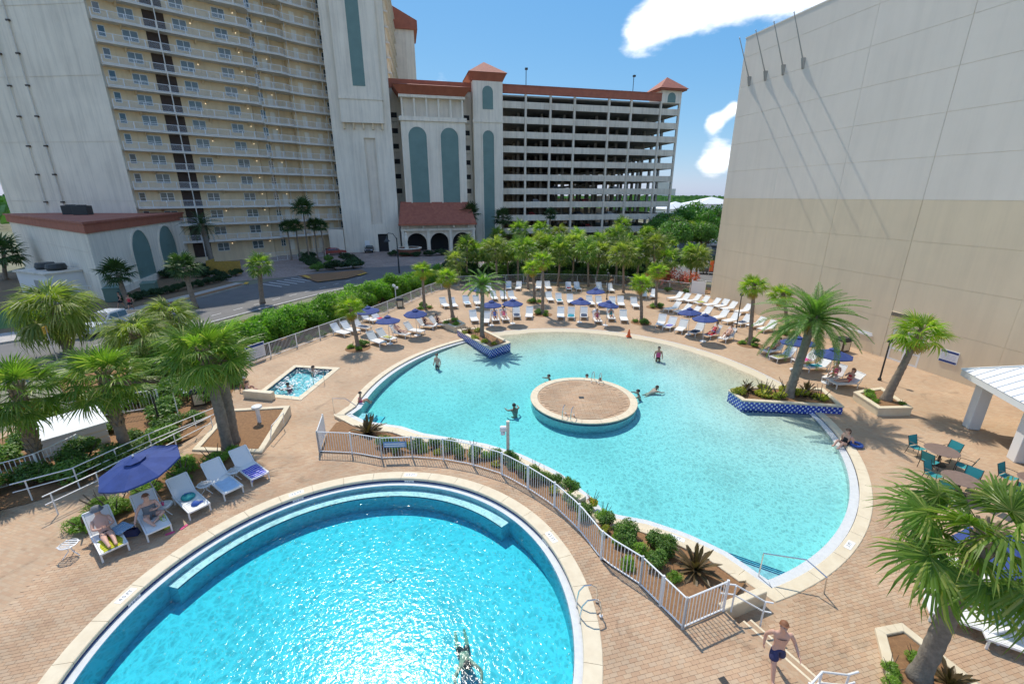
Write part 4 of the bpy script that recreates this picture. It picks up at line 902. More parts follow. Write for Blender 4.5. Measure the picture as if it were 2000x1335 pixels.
hpart(MB().span(7.52,7.64,-1.70,-1.58,-.5,56), 'slot_mullion', M['slab'])
for x in (21.15,24.0,27.1,33.0): hpart(MB().tube([(x,-.1 if x>22 else -.5,0),(x,-.1 if x>22 else -.5,56)], .06, 6), 'downpipe', M['slab'])
# blank pier at the left end
m = MB().prism([(-60.7,74.9),(-83.5,77.0),(-84,98),(-66,93)][::-1], -.55, 70); m.build('blank_pier', M['stucco_pier'], ht)
for z in (10.2,19,28,37,46): 
    m = MB(); m.bar((-60.7,74.86,z),(-83.5,76.96,z),.02,.06); m.build('joint_line', M['stucco'], ht)
for X, Y in ((-73.2,76.0),(-76.2,76.25)):
    MB().tube([(X,Y-.15,9.5),(X,Y-.15,70)], .09, 6).build('downpipe', M['slab'], ht)
    for z in np.arange(10,60,4.2): MB().box((X,Y-.12,z),(.5,.3,.22)).build('pipe_clamp', M['bronze'], ht)
# end pier beside the lobby
PX = Matrix.Translation((-34.0,96.3,0)) @ Matrix.Rotation(GR, 4, 'Z')
def pp(m, name, mm): return m.xf(PX).build(name, mm, ht)
s_ = wall_xz([(-1.4,-.55),(10,-.55),(10,70),(-1.4,70)], [[(4.4,5.2),(6.6,5.2),(6.6,22),(4.4,22)],[(5.4,-.54),(7.5,-.54),(7.5,3.2),(5.4,3.2)]], 0, .45); pp(s_, 'end_pier_front', M['stucco_pier'])
pp(MB().prism([(-1.4,0),(10,0),(10,14),(-1.4,14)], -.55, 70, cap=True), 'end_pier_sides', M['stucco_pier']).location = (0,0.002,0)
ht_side = bpy.data.objects['end_pier_sides']
me = ht_side.data; bm = bmesh.new(); bm.from_mesh(me); bm.faces.ensure_lookup_table(); bmesh.ops.delete(bm, geom=[bm.faces[0]], context='FACES'); bm.to_mesh(me); bm.free()
pp(MB().span(4.3,6.7,.45,.6,5,22.2), 'slot_back', M['stucco']); pp(MB().span(5.3,7.6,.5,.62,-.55,3.3), 'garage_entry', M['dark'])
pp(MB().span(.6,8.6,-.9,.0,29.2,70), 'upper_box', M['stucco_pier']); pp(MB().span(.5,8.7,-1.05,0,28.7,29.2), 'box_moulding', M['stucco_pier']); pp(MB().span(.6,8.6,-.9,0,24.6,28.7), 'box_base', M['stucco_pier'])
pp(MB().span(3.4,5.7,-.96,-.89,31.0,69), 'green_stripe', M['green_panel'])
for k in range(5): pp(MB().span(.8+k*1.82,1.1+k*1.82,-.7,0,23.5,24.6), 'corbel', M['yellow_wall'])
pp(MB().span(2.6,3.6,-.05,0,-.5,1.9), 'service_door', M['white'])
pp(MB().span(-4.4,-1.5,-.4,3,-.55,4.2), 'porch', M['stucco_pier'])
# wing receding behind the end pier, far gabled block
wg = thing('rear_wing', 'narrow yellow balcony wing of the hotel receding behind the end pier', 'hotel wing')
m = MB().prism([(-27.6,112.6),(-27.4,113.2),(-33.2,144),(-48,144),(-42,112)], -.5, 62); m.build('wall', M['yellow_wall'], wg)
for k in range(20):
    m = MB().prism([(-27.5,112.3),(-26.8,112.8),(-32.4,144),(-33.4,144)], 2+2.9*k, 2.3+2.9*k, True, True); m.build('balcony_slab', M['slab'], wg)
fb = thing('gabled_tower', 'distant pale tower block with terracotta gable behind the hotel', 'tower block', (-31.3,146,0), GR)
MB().span(-4,3.6,0,12,-.5,56).build('shaft', M['stucco_pier'], fb); MB().span(-3.4,-3.0+4.2,-.25,0,3,54).build('front_panel', M['stucco'], fb)
m = MB(); m.add([(-7,-.6,63),(4.6,-.6,57.6),(4.6,-.6,55.4),(-7,-.6,55.4),(-7,12,63),(4.6,12,57.6),(4.6,12,55.4),(-7,12,55.4)], [(3,2,1,0),(0,1,5,4),(1,2,6,5),(2,3,7,6)]); m.build('gable_roof', M['terracotta'], fb)

# --- wedge-shaped podium at the left
pd = thing('podium_building', 'low wedge-shaped cream podium with terracotta cornice and two green arches', 'building')
pc, pr, pl = Vector((-46.7,50)), Vector((-58.4,83.5)), Vector((-80.4,73.5))
MB().prism([tuple(pc),tuple(pr),tuple(pl)], -.55, 7.05).build('wall', M['stucco_pier'], pd)
out_ = [tuple(Vector(v)+ (Vector(v)-(pc+pr+pl)/3).normalized()*.5) for v in (pc,pr,pl)]
MB().prism(out_, 7.05, 8.05, True, True).build('cornice', M['terracotta'], pd)
out2 = [tuple(Vector(v)+ (Vector(v)-(pc+pr+pl)/3).normalized()*.9) for v in (pc,pr,pl)]
MB().prism(out2, 8.05, 8.3, True, True).build('cornice_cap', M['rooftile'], pd)
d1 = (pr-pc).normalized(); PM = Matrix.Translation((pc.x,pc.y,0)) @ Matrix.Rotation(math.atan2(d1.y,d1.x), 4, 'Z')
for a, b in ((9.6,15.4),(18.8,25.4)):
    panel_xz(arch(a,b,.2,6.6), -.08,.02).xf(PM).build('arch_panel', M['green_panel'], pd); arch_detail(a,b,.2,6.6,0,pd,PM)
MB().span(0,35.4,-.25,.0,-.55,.35).xf(PM).build('plinth', M['stucco_pier'], pd)
d2 = (pl-pc).normalized(); PN = Matrix.Translation((pc.x,pc.y,0)) @ Matrix.Rotation(math.atan2(d2.y,d2.x), 4, 'Z')
for z in (2.2,4.9): MB().span(.5,40,-.03,.03,z,z+.05).xf(PN).build('joint_line', M['stucco'], pd)
for i, (x, y) in enumerate(((-66.5,70.0),(-63.5,68.5))):
    a = thing('roof_unit', 'dark air conditioning unit on the podium roof, %s one' % ('left','right')[i], 'air conditioner', (x,y,8.3), .3, 'podium roof units')
    ob('casing', bevel(MB().span(-.9,.9,-.8,.8,0,1.3).mesh('c'),.04), M['black_metal'], a); MB().lathe([(0,0),(.6,0),(.6,.12),(0,.12)], (0,0,1.3), 16).build('fan_cowl', M['bronze'], a)
# plant kiosk in front of the podium
ks = thing('plant_kiosk', 'small white flat-roofed plant kiosk with two rooftop fans before the podium', 'kiosk', (-55.3,53.2,-.5), R(-22))
MB().span(-3.2,3.2,-1.8,1.8,0,2.9).build('wall', M['white'], ks); MB().span(-3.4,3.4,-2,2,2.9,3.1).build('roof', M['garage'], ks)
MB().span(.4,1.5,-1.86,-1.8,.2,2.2).build('door', M['concrete'], ks); MB().span(1.7,2.9,-1.86,-1.8,.2,2.2).build('door', M['rail'], ks)
for x in (-1.2,1.1): MB().lathe([(0,0),(.85,0),(1.0,.3),(.85,.75),(0,.75)], (x,.2,3.1), 16).build('roof_fan', M['black_metal'], ks)

# --- pool pavilion with white metal roof
pv = thing('pool_pavilion', 'open pavilion with white standing seam hip roof on square white columns', 'pavilion', (23.35,21.5,0), math.atan2(-4.08,-1.18))
# local x runs along the pool-side eave towards the camera, local y is outward to the pool
m = MB(); L1, W1 = 9.0, -7.0; m.add([(0,0,2.45),(L1,0,2.45),(L1,W1,2.45),(0,W1,2.45),(3.5,W1/2,4.5),(L1-3.5,W1/2,4.5)], [(1,0,4,5),(0,3,4),(3,2,5,4),(2,1,5)]); m.v = [(a,-b,c) for a,b,c in m.v]
m.v = [(a,b,c) for a,b,c in m.v]; m.build('roof', M['white'], pv)
for k in range(1,18):
    x = k*.5; t = min(1, x/3.5, (L1-x)/3.5); MB().bar((x,0,2.47),(x,3.5*t,2.47+2.05*t),.03,.05).build('roof_seam', M['rail'], pv)
for k in range(1,14):
    y = k*.5; t = min(1, y/3.5, (7-y)/3.5); MB().bar((0,y,2.47),(3.5*t,y,2.47+2.05*t),.03,.05).build('roof_seam', M['rail'], pv)
for a, b in (((0,0,2.47),(3.5,3.5,4.53)),((0,7,2.47),(3.5,3.5,4.53))): MB().bar(a,b,.12,.06).build('hip_cap', M['white'], pv)
m = MB(); m.span(.02,L1,.02,.16,2.12,2.44); m.span(.02,.16,.16,7,2.12,2.44); m.span(.02,L1,6.84,7,2.12,2.44); m.build('fascia', M['white'], pv)
m = MB(); m.span(.6,L1,.6,.9,1.85,2.3); m.span(.6,.9,.9,6.4,1.85,2.3); m.build('beam', M['white'], pv)
for x, y in ((.75,.75),(3.9,.75),(.75,6.2),(7.2,.75),(3.9,6.2)): ob('column', bevel(MB().span(x-.25,x+.25,y-.25,y+.25,D,1.86).mesh('c'),.02), M['white'], pv)
MB().span(2.8,8.5,4.6,5.4,D,.65).build('counter', M['hall_tan'], pv)
ob('freezer', bevel(MB().span(.9,1.7,3.2,4.6,D,.5).mesh('f'),.05), M['white'], pv)
for x in (2.4,4.6,6.6): MB().span(x,x+1.1,5.6,5.75,D+.1,1.4).build('cabinet', M['black_metal'], pv)

# ------------------------------------------------------------------ plants
def fan_frond(seed, pet, R_, nseg=26, droop=.35, spread=118, wide=1.0, ragged=.12):
    rn = random.Random(seed); m = MB()
    def at(t): return Vector((pet*t, 0, -.10*pet*t*t))
    m.tube([at(0),at(.5),at(1)], [.022,.016,.012], 4, False)
    c = at(1)
    for i in range(nseg):
        ph = R(-spread + 2*spread*(i+.5)/nseg + rn.uniform(-2.5,2.5)); L_ = R_*(.80+.20*math.cos(ph))*(1-ragged*rn.random())
        d = Vector((math.cos(ph), math.sin(ph), 0)); s = Vector((-d.y,d.x,0)); dr = droop*(.7+.8*rn.random())
        bend = Vector((0,0,-1)); lift = .16*math.cos(ph*.75)
        def pt(r):
            q = r*L_; return c + d*q*(1-.25*dr*r*r) + Vector((0,0,lift*q)) + bend*(dr*L_*r**2.4) + Vector((-.12*L_*r*(1-math.cos(ph))*.5,0,0))
        w = R_*.044*wide; P0, P1, P2, P3 = pt(.03), pt(.38), pt(.72), pt(1.0); f = Vector((0,0,w*.55))
        m.add([P0-s*w*.15, P0+s*w*.15, P1+s*w*.62-f*.3, P1+f*.3, P1-s*w*.62-f*.3, P2+s*w*.45-f*.2, P2+f*.2, P2-s*w*.45-f*.2, P3], [(0,3,4),(0,1,3),(1,2,3),(4,3,6,7),(3,2,5,6),(7,6,8),(6,5,8)])
    return m
def pinnate_frond(seed, L_, nl=46, wl=.42, arch_=.55):
    rn = random.Random(seed); m = MB(); pts = []
    for i in range(9):
        t = i/8; pts.append(Vector((L_*(t-.12*t*t), 0, L_*(.30*t - arch_*t*t))))
    m.tube(pts, [.035*(1-.85*i/8) for i in range(9)], 4, False)
    for i in range(nl):
        t = .10+.90*(i/nl); k = min(7,int(t*8)); p = pts[k].lerp(pts[k+1], t*8-k); tg = (pts[k+1]-pts[k]).normalized()
        ln = wl*(math.sin(math.pi*(.18+.80*t))**.7)*rn.uniform(.85,1.1)
        for sd in (-1,1):
            up = Vector((0,0,1)); d = (tg*.85 + Vector((0,sd,0))*.8 + up*rn.uniform(.1,.45)).normalized(); w = tg.cross(d).normalized(); wv = tg*.022
            e = p + d*ln + Vector((0,0,-.18*ln)); mid = p + d*ln*.5 + Vector((0,0,.02))
            m.add([p-wv*.5, p+wv*.5, mid+wv, mid-wv, e], [(0,1,2,3),(3,2,4)])
    return m
FROND = {}
def frond_set(key, fn, mm, n=3):
    FROND[key] = []
    for i in range(n):
        me = fn(i).mesh('frond'); me.materials.append(mm); FROND[key].append(me)
frond_set('sabal', lambda i: fan_frond(i, 1.0, 1.35, 32, .22+.14*i, spread=122, ragged=.28, wide=.85), M['fan'], 4)
frond_set('sabal_wind', lambda i: fan_frond(40+i, .9, 1.15, 26, .75+.12*i, ragged=.3), M['fan_wind'], 3)
frond_set('front', lambda i: fan_frond(60+i, 1.05, 1.2, 38, .35+.15*i, spread=130, ragged=.2), M['fan'], 4)
frond_set('wash', lambda i: fan_frond(10+i, .62, .80, 22, .30+.14*i, wide=1.2), M['fan_y'], 3)
frond_set('washdry', lambda i: fan_frond(20+i, .55, .62, 16, .6, spread=80, wide=1.1), M['dry'], 2)
frond_set('date', lambda i: pinnate_frond(i, 3.1, 52, .46, .52+.12*i), M['date'], 3)
frond_set('date_s', lambda i: pinnate_frond(5+i, 2.2, 40, .36, .38+.12*i), M['date'], 3)
frond_set('date_dk', lambda i: pinnate_frond(8+i, 4.6, 40, .62, .55+.12*i), M['date_dk'], 2)
def frond_dirs(n, e0, e1, seed, jit=.12):
    rn = random.Random(seed); out = []
    for i in range(n):
        t = (i+.5)/n; out.append((i*2.399963+rn.uniform(-jit,jit)*2, R(e0+(e1-e0)*t**.85)+rn.uniform(-jit,jit)))
    return out
def frond_matrix(az, el, roll=0.0): return Matrix.Rotation(az,4,'Z') @ Matrix.Rotation(-el,4,'Y') @ Matrix.Rotation(roll,4,'X')
def trunk_mesh(h, lean, r0, r1, seed, rings=26, flare=1.35, dy=0.0, n=10):
    rn = random.Random(seed); pts = []; rs = []
    for i in range(rings+1):
        t = i/rings; pts.append((lean*(t**1.3)+.02*math.sin(t*7+seed), dy*(t**1.3), h*t)); rs.append((r0+(r1-r0)*t)*(1+(flare-1)*max(0,1-t*9))*(1+.045*(1 if i%2 else -1)+rn.uniform(-.02,.02)))
    return MB().tube(pts, rs, n).mesh('trunk', True)
def boots_mesh(h0, h1, hh, lean, r, seed, rows=9, n=9):
    rn = random.Random(seed); m = MB()
    for j in range(rows):
        z = h0+(h1-h0)*j/max(1,rows-1); t = z/hh; cx = lean*(t**1.3)
        for i in range(n):
            a = 2*math.pi*(i+.5*(j%2))/n+rn.uniform(-.12,.12); d = Vector((math.cos(a),math.sin(a),0)); s = Vector((-d.y,d.x,0)); p = Vector((cx,0,z))+d*r*.9
            q = p+d*r*.55+Vector((0,0,.30)); w = r*.36
            m.add([p-s*w, p+s*w, q+s*w*.45, q-s*w*.45, p-s*w*.8-d*.05+Vector((0,0,.05)), p+s*w*.8-d*.05+Vector((0,0,.05)), q+s*w*.3-d*.05, q-s*w*.3-d*.05], [(0,1,2,3),(5,4,7,6),(0,3,7,4),(1,5,6,2),(3,2,6,7)])
    return m.mesh('boots')
def palm(name, label, loc, h, lean, key, nf, e0=82, e1=-42, scale=1.0, trunk=('trunk',.17,.13), boots=False, dry=0, seed=0, group=None, wind=0.0, dates=False):
    t = thing(name, label, 'palm tree', loc, 0, group)
    ob('trunk', trunk_mesh(h, lean, trunk[1], trunk[2], seed), M[trunk[0]], t)
    if boots: ob('leaf_bases', boots_mesh(h*boots, h+.05, h, lean, trunk[2], seed, rows=max(4,int(h*(1-boots)/.22))), M['boot'], t)
    rn = random.Random(seed+5)
    for i, (az, el) in enumerate(frond_dirs(nf, e0, e1, seed)):
        me = FROND[key][i % len(FROND[key])]; o = ob('frond', me, None, t)
        s = scale*rn.uniform(.85,1.1)*(.72+.28*min(1,(i+2)/(nf*.35)))
        Mx = Matrix.Translation((lean, 0, h-.05)) @ (Matrix.Shear('XY', 4, (wind,0)) if wind else Matrix()) @ frond_matrix(az, el, rn.uniform(-.35,.35)) @ Matrix.Scale(s,4)
        o.matrix_local = Mx
    for i, (az, el) in enumerate(frond_dirs(dry, -48, -78, seed+3)):
        o = ob('dry_frond', FROND['washdry'][i%2], None, t); o.matrix_local = Matrix.Translation((lean,0,h-.15)) @ frond_matrix(az, el) @ Matrix.Scale(scale*.9,4)
    if dates:
        for k in range(4):
            a = k*1.7+.4; m = MB(); rn2 = random.Random(k)
            for q in range(26):
                e = Vector((math.cos(a)*.55, math.sin(a)*.55, -.35))+Vector((rn2.gauss(0,.12),rn2.gauss(0,.12),rn2.gauss(0,.16))); m.bar((0,0,.05), e, .014)
            m.build('date_stalks', M['dry'], t, loc=(lean,0,h))
    return t
# palms round the pool
plab = ['slender fan palm leaning in a round bed beside the left loungers','tall fan palm by the hedge behind the left umbrellas','fan palm in the square cream planter by the large pool','feathery date palm in the blue tiled planter at the left of the large pool',
 'tall fan palm behind the front row loungers at the far side','shorter fan palm close behind the tall one amid the far loungers','small yellowing fan palm beside the front row at the far right','fan palm near the coral oleander behind the loungers','slim fan palm by the black lamp post near the hall wall','fan palm partly hidden behind the big date palm by the hall','big feathery date palm in the blue tiled planter at the right pool edge','curved fan palm leaning from the cream planter near the hall door']
def palm_row():
    for i, (k, x, y, z, h, ln) in enumerate(PALMS):
        if k == 'd':
            if y > 30: palm('date_palm', plab[i], (x,y,z-.15), h+.15, ln, 'date_s', 34, 85, -25, .95, ('trunk_d',.17,.15), .8, seed=i)
            else: palm('date_palm', plab[i], (x,y,z-.15), h+.15, .45, 'date', 52, 84, -38, 1.0, ('trunk_d',.24,.20), .82, seed=i, dates=True)
        else: palm('fan_palm', plab[i], (x,y,z-.1), h+.1, ln if i != 11 else .85, 'wash', 26, 80, -30, 1.05 if i != 11 else 1.2, ('trunk',.17 if i != 11 else .24,.12), .86, 7, seed=i)
palm_row()
nl = ['stout sabal palm in the mulch bed beside the ramp, nearest the spa','second sabal trunk standing just behind the stout one in the mulch bed','leaning sabal palm beside the white equipment enclosure','sabal palm with thick booted trunk at the left edge']
for i, (x, y, h, ln) in enumerate(NEAR_PALMS):
    palm('sabal_palm', nl[i], (x,y,-.05), h, ln-.25*(i==0), 'sabal', 32 if i != 1 else 20, 84, -44, (1.06,.8,1.02,1.02)[i], ('trunk' if i > 1 else 'trunk_d',.22,.2), (.86,.9,.35,.2)[i], dry=5, seed=30+i, group='sabal palms left of the near pool')
x, y, z, h, ln = FRONT_PALM
palm('sabal_palm', 'large ragged sabal palm rising in front of the teal tables at the lower right', (x+.12,y+.1,z), h+.45, .25, 'front', 26, 76, -52, 1.08, ('trunk_d',.21,.19), .80, seed=50)
sl_ = ['windblown pale sabal palm by the street before the podium','sabal palm behind the enclosure near the parked pickup','pale sabal palm behind the spa sign by the road']
for i, (x, y, h, ln) in enumerate(STREET_PALMS[:3]):
    palm('sabal_palm', sl_[i], (x,y,-.5), h+(.3 if i == 0 else .15), ln*.3, 'sabal_wind', 40, 80, -50, (1.75,1.35,1.3)[i], ('trunk',.32,.27), .25, dry=6, seed=60+i, wind=.22, group='windblown palms beside the road')
# crowns of farther palms: joined fronds, a few variants
def crown_mesh(seed, key, n, e0, e1, sc_):
    rn = random.Random(seed); m = MB(); src = {'fan': lambda i: fan_frond(100+i, .85, 1.0, 15, .4+.1*(i%3), wide=1.9), 'dark': lambda i: fan_frond(120+i, .7, .95, 13, .35, wide=2.1)}[key]
    fr = [src(i) for i in range(3)]
    for i, (az, el) in enumerate(frond_dirs(n, e0, e1, seed)):
        Mx = frond_matrix(az, el, rn.uniform(-.4,.4)) @ Matrix.Scale(sc_*rn.uniform(.8,1.1),4); f = fr[i%3]; m.add([Mx@Vector(v) for v in f.v], f.f)
    return m.mesh('crown')
CROWN = {'grove': [], 'dark': []}
for s in range(4):
    me = crown_mesh(s,'fan',30,85,-50,1.0); me.materials.append(M['fan_wind'] if s == 0 else M['fan']); CROWN['grove'].append(me)
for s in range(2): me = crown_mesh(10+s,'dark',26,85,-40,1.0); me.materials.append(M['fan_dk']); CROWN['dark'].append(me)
def far_palm(name, label, x, y, z, h, ln, key, i, sc_, group, tr=.15, mat_='trunk'):
    t = thing(name, label, 'palm tree', (x,y,z), 0, group); ob('trunk', trunk_mesh(h, ln, tr, tr*.85, i, 14, n=7), M[mat_], t)
    o = ob('crown', CROWN[key][i%len(CROWN[key])], None, t, (ln,0,h), i*1.3); o.scale = (sc_,)*3
    return t
GROVE += [(-3.4,62.0,3.9,.1),(0.8,61.2,4.3,0),(4.0,64.6,4.8,.1),(7.2,64.0,4.4,-.1),(9.4,65.0,5.2,0),(11.6,60.6,3.9,.2),(15.8,62.6,4.9,0),(16.6,58.8,4.0,.1),(21.6,63.4,4.4,0)]
for i, (x, y, h, ln) in enumerate(sorted(GROVE, key=lambda g: g[0]/g[1])):
    far_palm('grove_palm', 'sabal palm in the grove behind the far loungers, %s from the left' % ORD[i], x, y, -.5, h+.25, ln, 'grove', i, random.uniform(1.1,1.35), 'palm grove behind the far loungers')
for i, (x, y, h, ln) in enumerate(sorted(GARAGE_PALMS, key=lambda g: g[0]/g[1])):
    far_palm('street_palm', 'palm before the parking garage across the road, %s from the left' % ORD[i], x, y, -.5, h+.3, ln, 'grove', i+1, 1.45, 'palms before the garage', .2)
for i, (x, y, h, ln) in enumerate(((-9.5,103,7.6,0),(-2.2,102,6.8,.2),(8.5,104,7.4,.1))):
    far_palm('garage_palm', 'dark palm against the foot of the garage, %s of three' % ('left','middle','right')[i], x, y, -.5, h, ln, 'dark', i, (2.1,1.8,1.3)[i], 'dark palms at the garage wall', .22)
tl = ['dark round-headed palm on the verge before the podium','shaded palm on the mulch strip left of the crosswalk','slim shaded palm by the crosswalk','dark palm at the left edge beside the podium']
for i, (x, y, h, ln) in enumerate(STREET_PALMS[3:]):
    far_palm('street_palm', tl[i], x, y, -.5, h+.3, ln, 'dark' if i in (0,1,3) else 'grove', i, (1.35,1.3,1.0,2.2)[i], 'shaded street palms', .26)  # dark crown leaves paint in the shade of the tower
TOWER_PALMS = [(-41.4,84.2,6.0,.2),(-40.2,85.0,6.1,.2),(-38.0,84.0,9.4,.3),(-36.8,85.0,6.3,0),(-35.2,84.4,6.2,-.1)]
for i, (x, y, h, ln) in enumerate(TOWER_PALMS):
    far_palm('tower_palm', 'slender dark palm in the cluster at the foot of the tower, %s from the left' % ORD[i], x, y, -.5, h, ln*.3, 'dark', i, 1.6 if i == 2 else 1.15, 'palm cluster below the balconies', .14)
x, y, z, h, ln = STREET_DATE
palm('date_palm', 'dark feathery date palm at the corner of the podium before the balconies', (-49.6,74.0,z), 6.9, -.5, 'date_dk', 46, 85, -28, .80, ('trunk_d',.42,.34), .75, seed=77)

# leaf clouds
def leaf_cloud(n, rad, leaf, seed, lumps=9, aspect=1.7, lump_r=.45, flat=0.0, squash=1.0, up=0.0):
    """n leaf faces on the skins of a heap of lumps; base at z=0"""
    g = np.random.default_rng(seed); rx, ry, rz = rad
    u = g.normal(size=(lumps,3)); u /= np.linalg.norm(u,axis=1)[:,None]; c = u*g.uniform(.35,.72,size=(lumps,1)); c[:,2] = np.abs(c[:,2])*1.0-.1
    k = g.integers(0,lumps,n); d = g.normal(size=(n,3)); d /= np.linalg.norm(d,axis=1)[:,None]
    lr = lump_r*g.uniform(.7,1.2,size=lumps); p = c[k]+d*(lr[k]*g.uniform(.62,1.05,size=n))[:,None]
    p = p*np.array([rx,ry,rz]); p[:,2] = (p[:,2]+rz*.55)/1.6*1.0; p[:,2] = np.clip(p[:,2]*1.25,0.02,None)
    nd = d+g.normal(scale=.55,size=(n,3)); nd[:,2] += .35+up; nd /= np.linalg.norm(nd,axis=1)[:,None]
    t = np.cross(nd, g.normal(size=(n,3))); t /= np.linalg.norm(t,axis=1)[:,None]; s = np.cross(nd,t)
    L_ = (leaf*g.uniform(.6,1.35,size=n))[:,None]; w = L_/aspect
    V = np.stack([p-t*L_*.5, p+s*w*.5-nd*L_*.06, p+t*L_*.5-nd*L_*.15, p-s*w*.5-nd*L_*.06],1).reshape(-1,3)
    me = bpy.data.meshes.new('foliage'); me.vertices.add(4*n); me.vertices.foreach_set('co', V.astype(np.float32).ravel())
    me.loops.add(4*n); me.loops.foreach_set('vertex_index', np.arange(4*n,dtype=np.int32)); me.polygons.add(n)
    me.polygons.foreach_set('loop_start', np.arange(0,4*n,4,dtype=np.int32)); me.polygons.foreach_set('loop_total', np.full(n,4,dtype=np.int32))
    me.update(); me.validate(); return me
def stems(h, r, seed, n=5):
    rn = random.Random(seed); m = MB()
    for i in range(n):
        a = rn.uniform(0,6.28); m.tube([(0,0,-.05),(math.cos(a)*r*.3,math.sin(a)*r*.3,h*.35),(math.cos(a)*r*.6,math.sin(a)*r*.6,h*.75)], [.04,.028,.012], 5, False)
    return m.mesh('stems')
CL = {}
def cloud_set(key, mm, n, rad, leaf, k=3, **kw):
    CL[key] = []
    for i in range(k):
        me = leaf_cloud(n, rad, leaf, hash_(key)+i, **kw); me.materials.append(M[mm]); CL[key].append(me)
def hash_(s): return sum(ord(c)*(i+3) for i, c in enumerate(s)) % 9973
cloud_set('hedge','hedge',6500,(1.7,1.7,1.9),.15,4,lumps=16,lump_r=.36)
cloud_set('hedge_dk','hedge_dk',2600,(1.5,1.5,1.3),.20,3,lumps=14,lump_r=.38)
cloud_set('shrub','shrub',2200,(1.0,1.0,1.0),.13,3,lumps=12,lump_r=.38)
cloud_set('fern','fern',1500,(.6,.6,.55),.15,3,lumps=9,aspect=4.5,up=.4)
cloud_set('yellow','yellow_leaf',900,(.5,.5,.42),.13,3,lumps=8,aspect=2.0)
cloud_set('coral','flower',900,(1.5,1.5,1.5),.15,2,lumps=14,lump_r=.40)
cloud_set('redf','redflower',60,(.5,.5,.5),.09,2,lumps=8)
cloud_set('tree','tree',7000,(1,1,1),.085,3,lumps=22,lump_r=.33)
cloud_set('tree_lt','tree_lt',7000,(1,1,1),.085,2,lumps=22,lump_r=.33)
STEM = [stems(1.2,1.0,i) for i in range(3)]
NB = [0]
def bush(name, label, key, x, y, z, s, group=None, sz=None, cat='shrub', extra=None):
    NB[0] += 1; i = NB[0]; t = thing(name, label, cat, (x,y,z), i*1.7, group); sz = sz or s
    o = ob('foliage', CL[key][i%len(CL[key])], None, t); o.scale = (s,s,sz)
    q = ob('stems', STEM[i%3], M['bark'], t); q.scale = (s*.8,s*.8,sz)
    if extra: e = tag(ob('flowers', CL[extra][i%2], None, t), kind='stuff'); e.scale = (s*1.04,s*1.04,sz*1.03)
    return t
# tall hedge between the pool fence and the road
hl_ = resample([(-21.2,27.0),(-19.6,31.3),(-17.2,37.3),(-14.9,44.0),(-12.2,53.2),(-9.3,59.6)], 1.5)
for i, p in enumerate(hl_):
    a = Vector(hl_[min(i+1,len(hl_)-1)])-Vector(hl_[max(i-1,0)]); nn = Vector((-a.y,a.x)).normalized(); f = 1+.12*math.sin(i*2.3)
    bush('hedge_shrub', 'bright green hedge shrub inside the road fence, %s from the spa end of the hedge' % ORD[i], 'hedge', p.x+nn.x*1.1, p.y+nn.y*1.1, -.5, 1.05*f, 'tall hedge along the road', 1.25*f)
    if i % 1 == 0 and i < 20: bush('hedge_shrub', 'bright green hedge shrub on the road side, %s from the spa end of the hedge' % ORD[i], 'hedge', p.x+nn.x*3.3, p.y+nn.y*3.3, -.5, 1.05*f, 'tall hedge along the road', 1.0*f)
    if 3 < i: bush('low_shrub', 'low shrub on the deck side of the pool fence, %s from the spa' % ORD[i-4], 'shrub', p.x-nn.x*1.15, p.y-nn.y*1.15, -.46, .42+.1*math.sin(i), 'low shrubs inside the pool fence', .5)
# understorey of the palm grove
k = 0
for row, (yy, hh) in enumerate(((62.4,1.4),(64.8,1.9),(67.0,1.8))):
    for xi in range(13):
        x = -8.5+2.35*xi
        y = yy - .012*(x-4)**2*(1 if row < 2 else .6); k += 1
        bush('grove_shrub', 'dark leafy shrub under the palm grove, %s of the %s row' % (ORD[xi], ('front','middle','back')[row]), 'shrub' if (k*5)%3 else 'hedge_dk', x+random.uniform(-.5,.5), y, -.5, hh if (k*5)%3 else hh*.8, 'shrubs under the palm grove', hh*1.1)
for i, (x, y, s) in enumerate(((18.6,57.6,.8),(20.6,59.6,1.05),(22.8,57.6,.85))):
    bush('oleander', 'oleander bush with coral blossom beside the gate, %s of three' % ('left','middle','right')[i], 'shrub', x, y, -.5, s*1.5, 'coral oleanders', s*1.7, 'shrub', 'coral')
for i, (x, y, s) in enumerate(((16.8,55.6,.8),(19.5,55.0,.7),(21.5,54.2,.65),(23.8,55.2,.7))):
    bush('gate_shrub', 'low green shrub before the oleanders, %s from the left' % ORD[i], 'shrub', x, y, -.46, s, 'low shrubs before the oleanders', s*.8)
# dark clipped hedges and bushes before the podium and tower
for i in range(9):
    t = i/8; bush('podium_hedge_shrub', 'dark hedge shrub along the podium walk, %s from the cabinets' % ORD[i], 'hedge_dk', -43.6+2.6*t, 49.5+12*t, -.49, .62, 'dark podium hedge', .75)
for i, (x, y, s) in enumerate(((-50.5,66,1.3),(-48.2,69.5,1.2),(-46,66,1.1),(-52.5,71,1.4),(-43.6,65.5,.9),(-41.6,66.8,.8),(-41.0,63.5,.6))):
    bush('podium_bush', 'dark rounded bush at the foot of the podium, %s from the left' % ORD[i], 'hedge_dk', x, y, -.49, s, 'dark bushes at the podium', s)
for i, (x, y, s) in enumerate(((-31.3,71.5,1.3),(-28.8,72.6,1.2),(-26.4,74.2,1.25),(-30.5,74.5,1.2),(-33.6,75,1.1),(-36.4,80,1.1),(-33.4,82,1.2),(-30.4,83,1.1),(-38.6,85.5,1.1),(-41,88,1.0),(-28,79.5,.9))):
    bush('island_bush', 'rounded green bush on the drive island below the tower, %s from the left' % ORD[i], 'hedge_dk' if i%3 else 'shrub', x, y, -.5, s*1.1, 'bushes on the drive island', s)
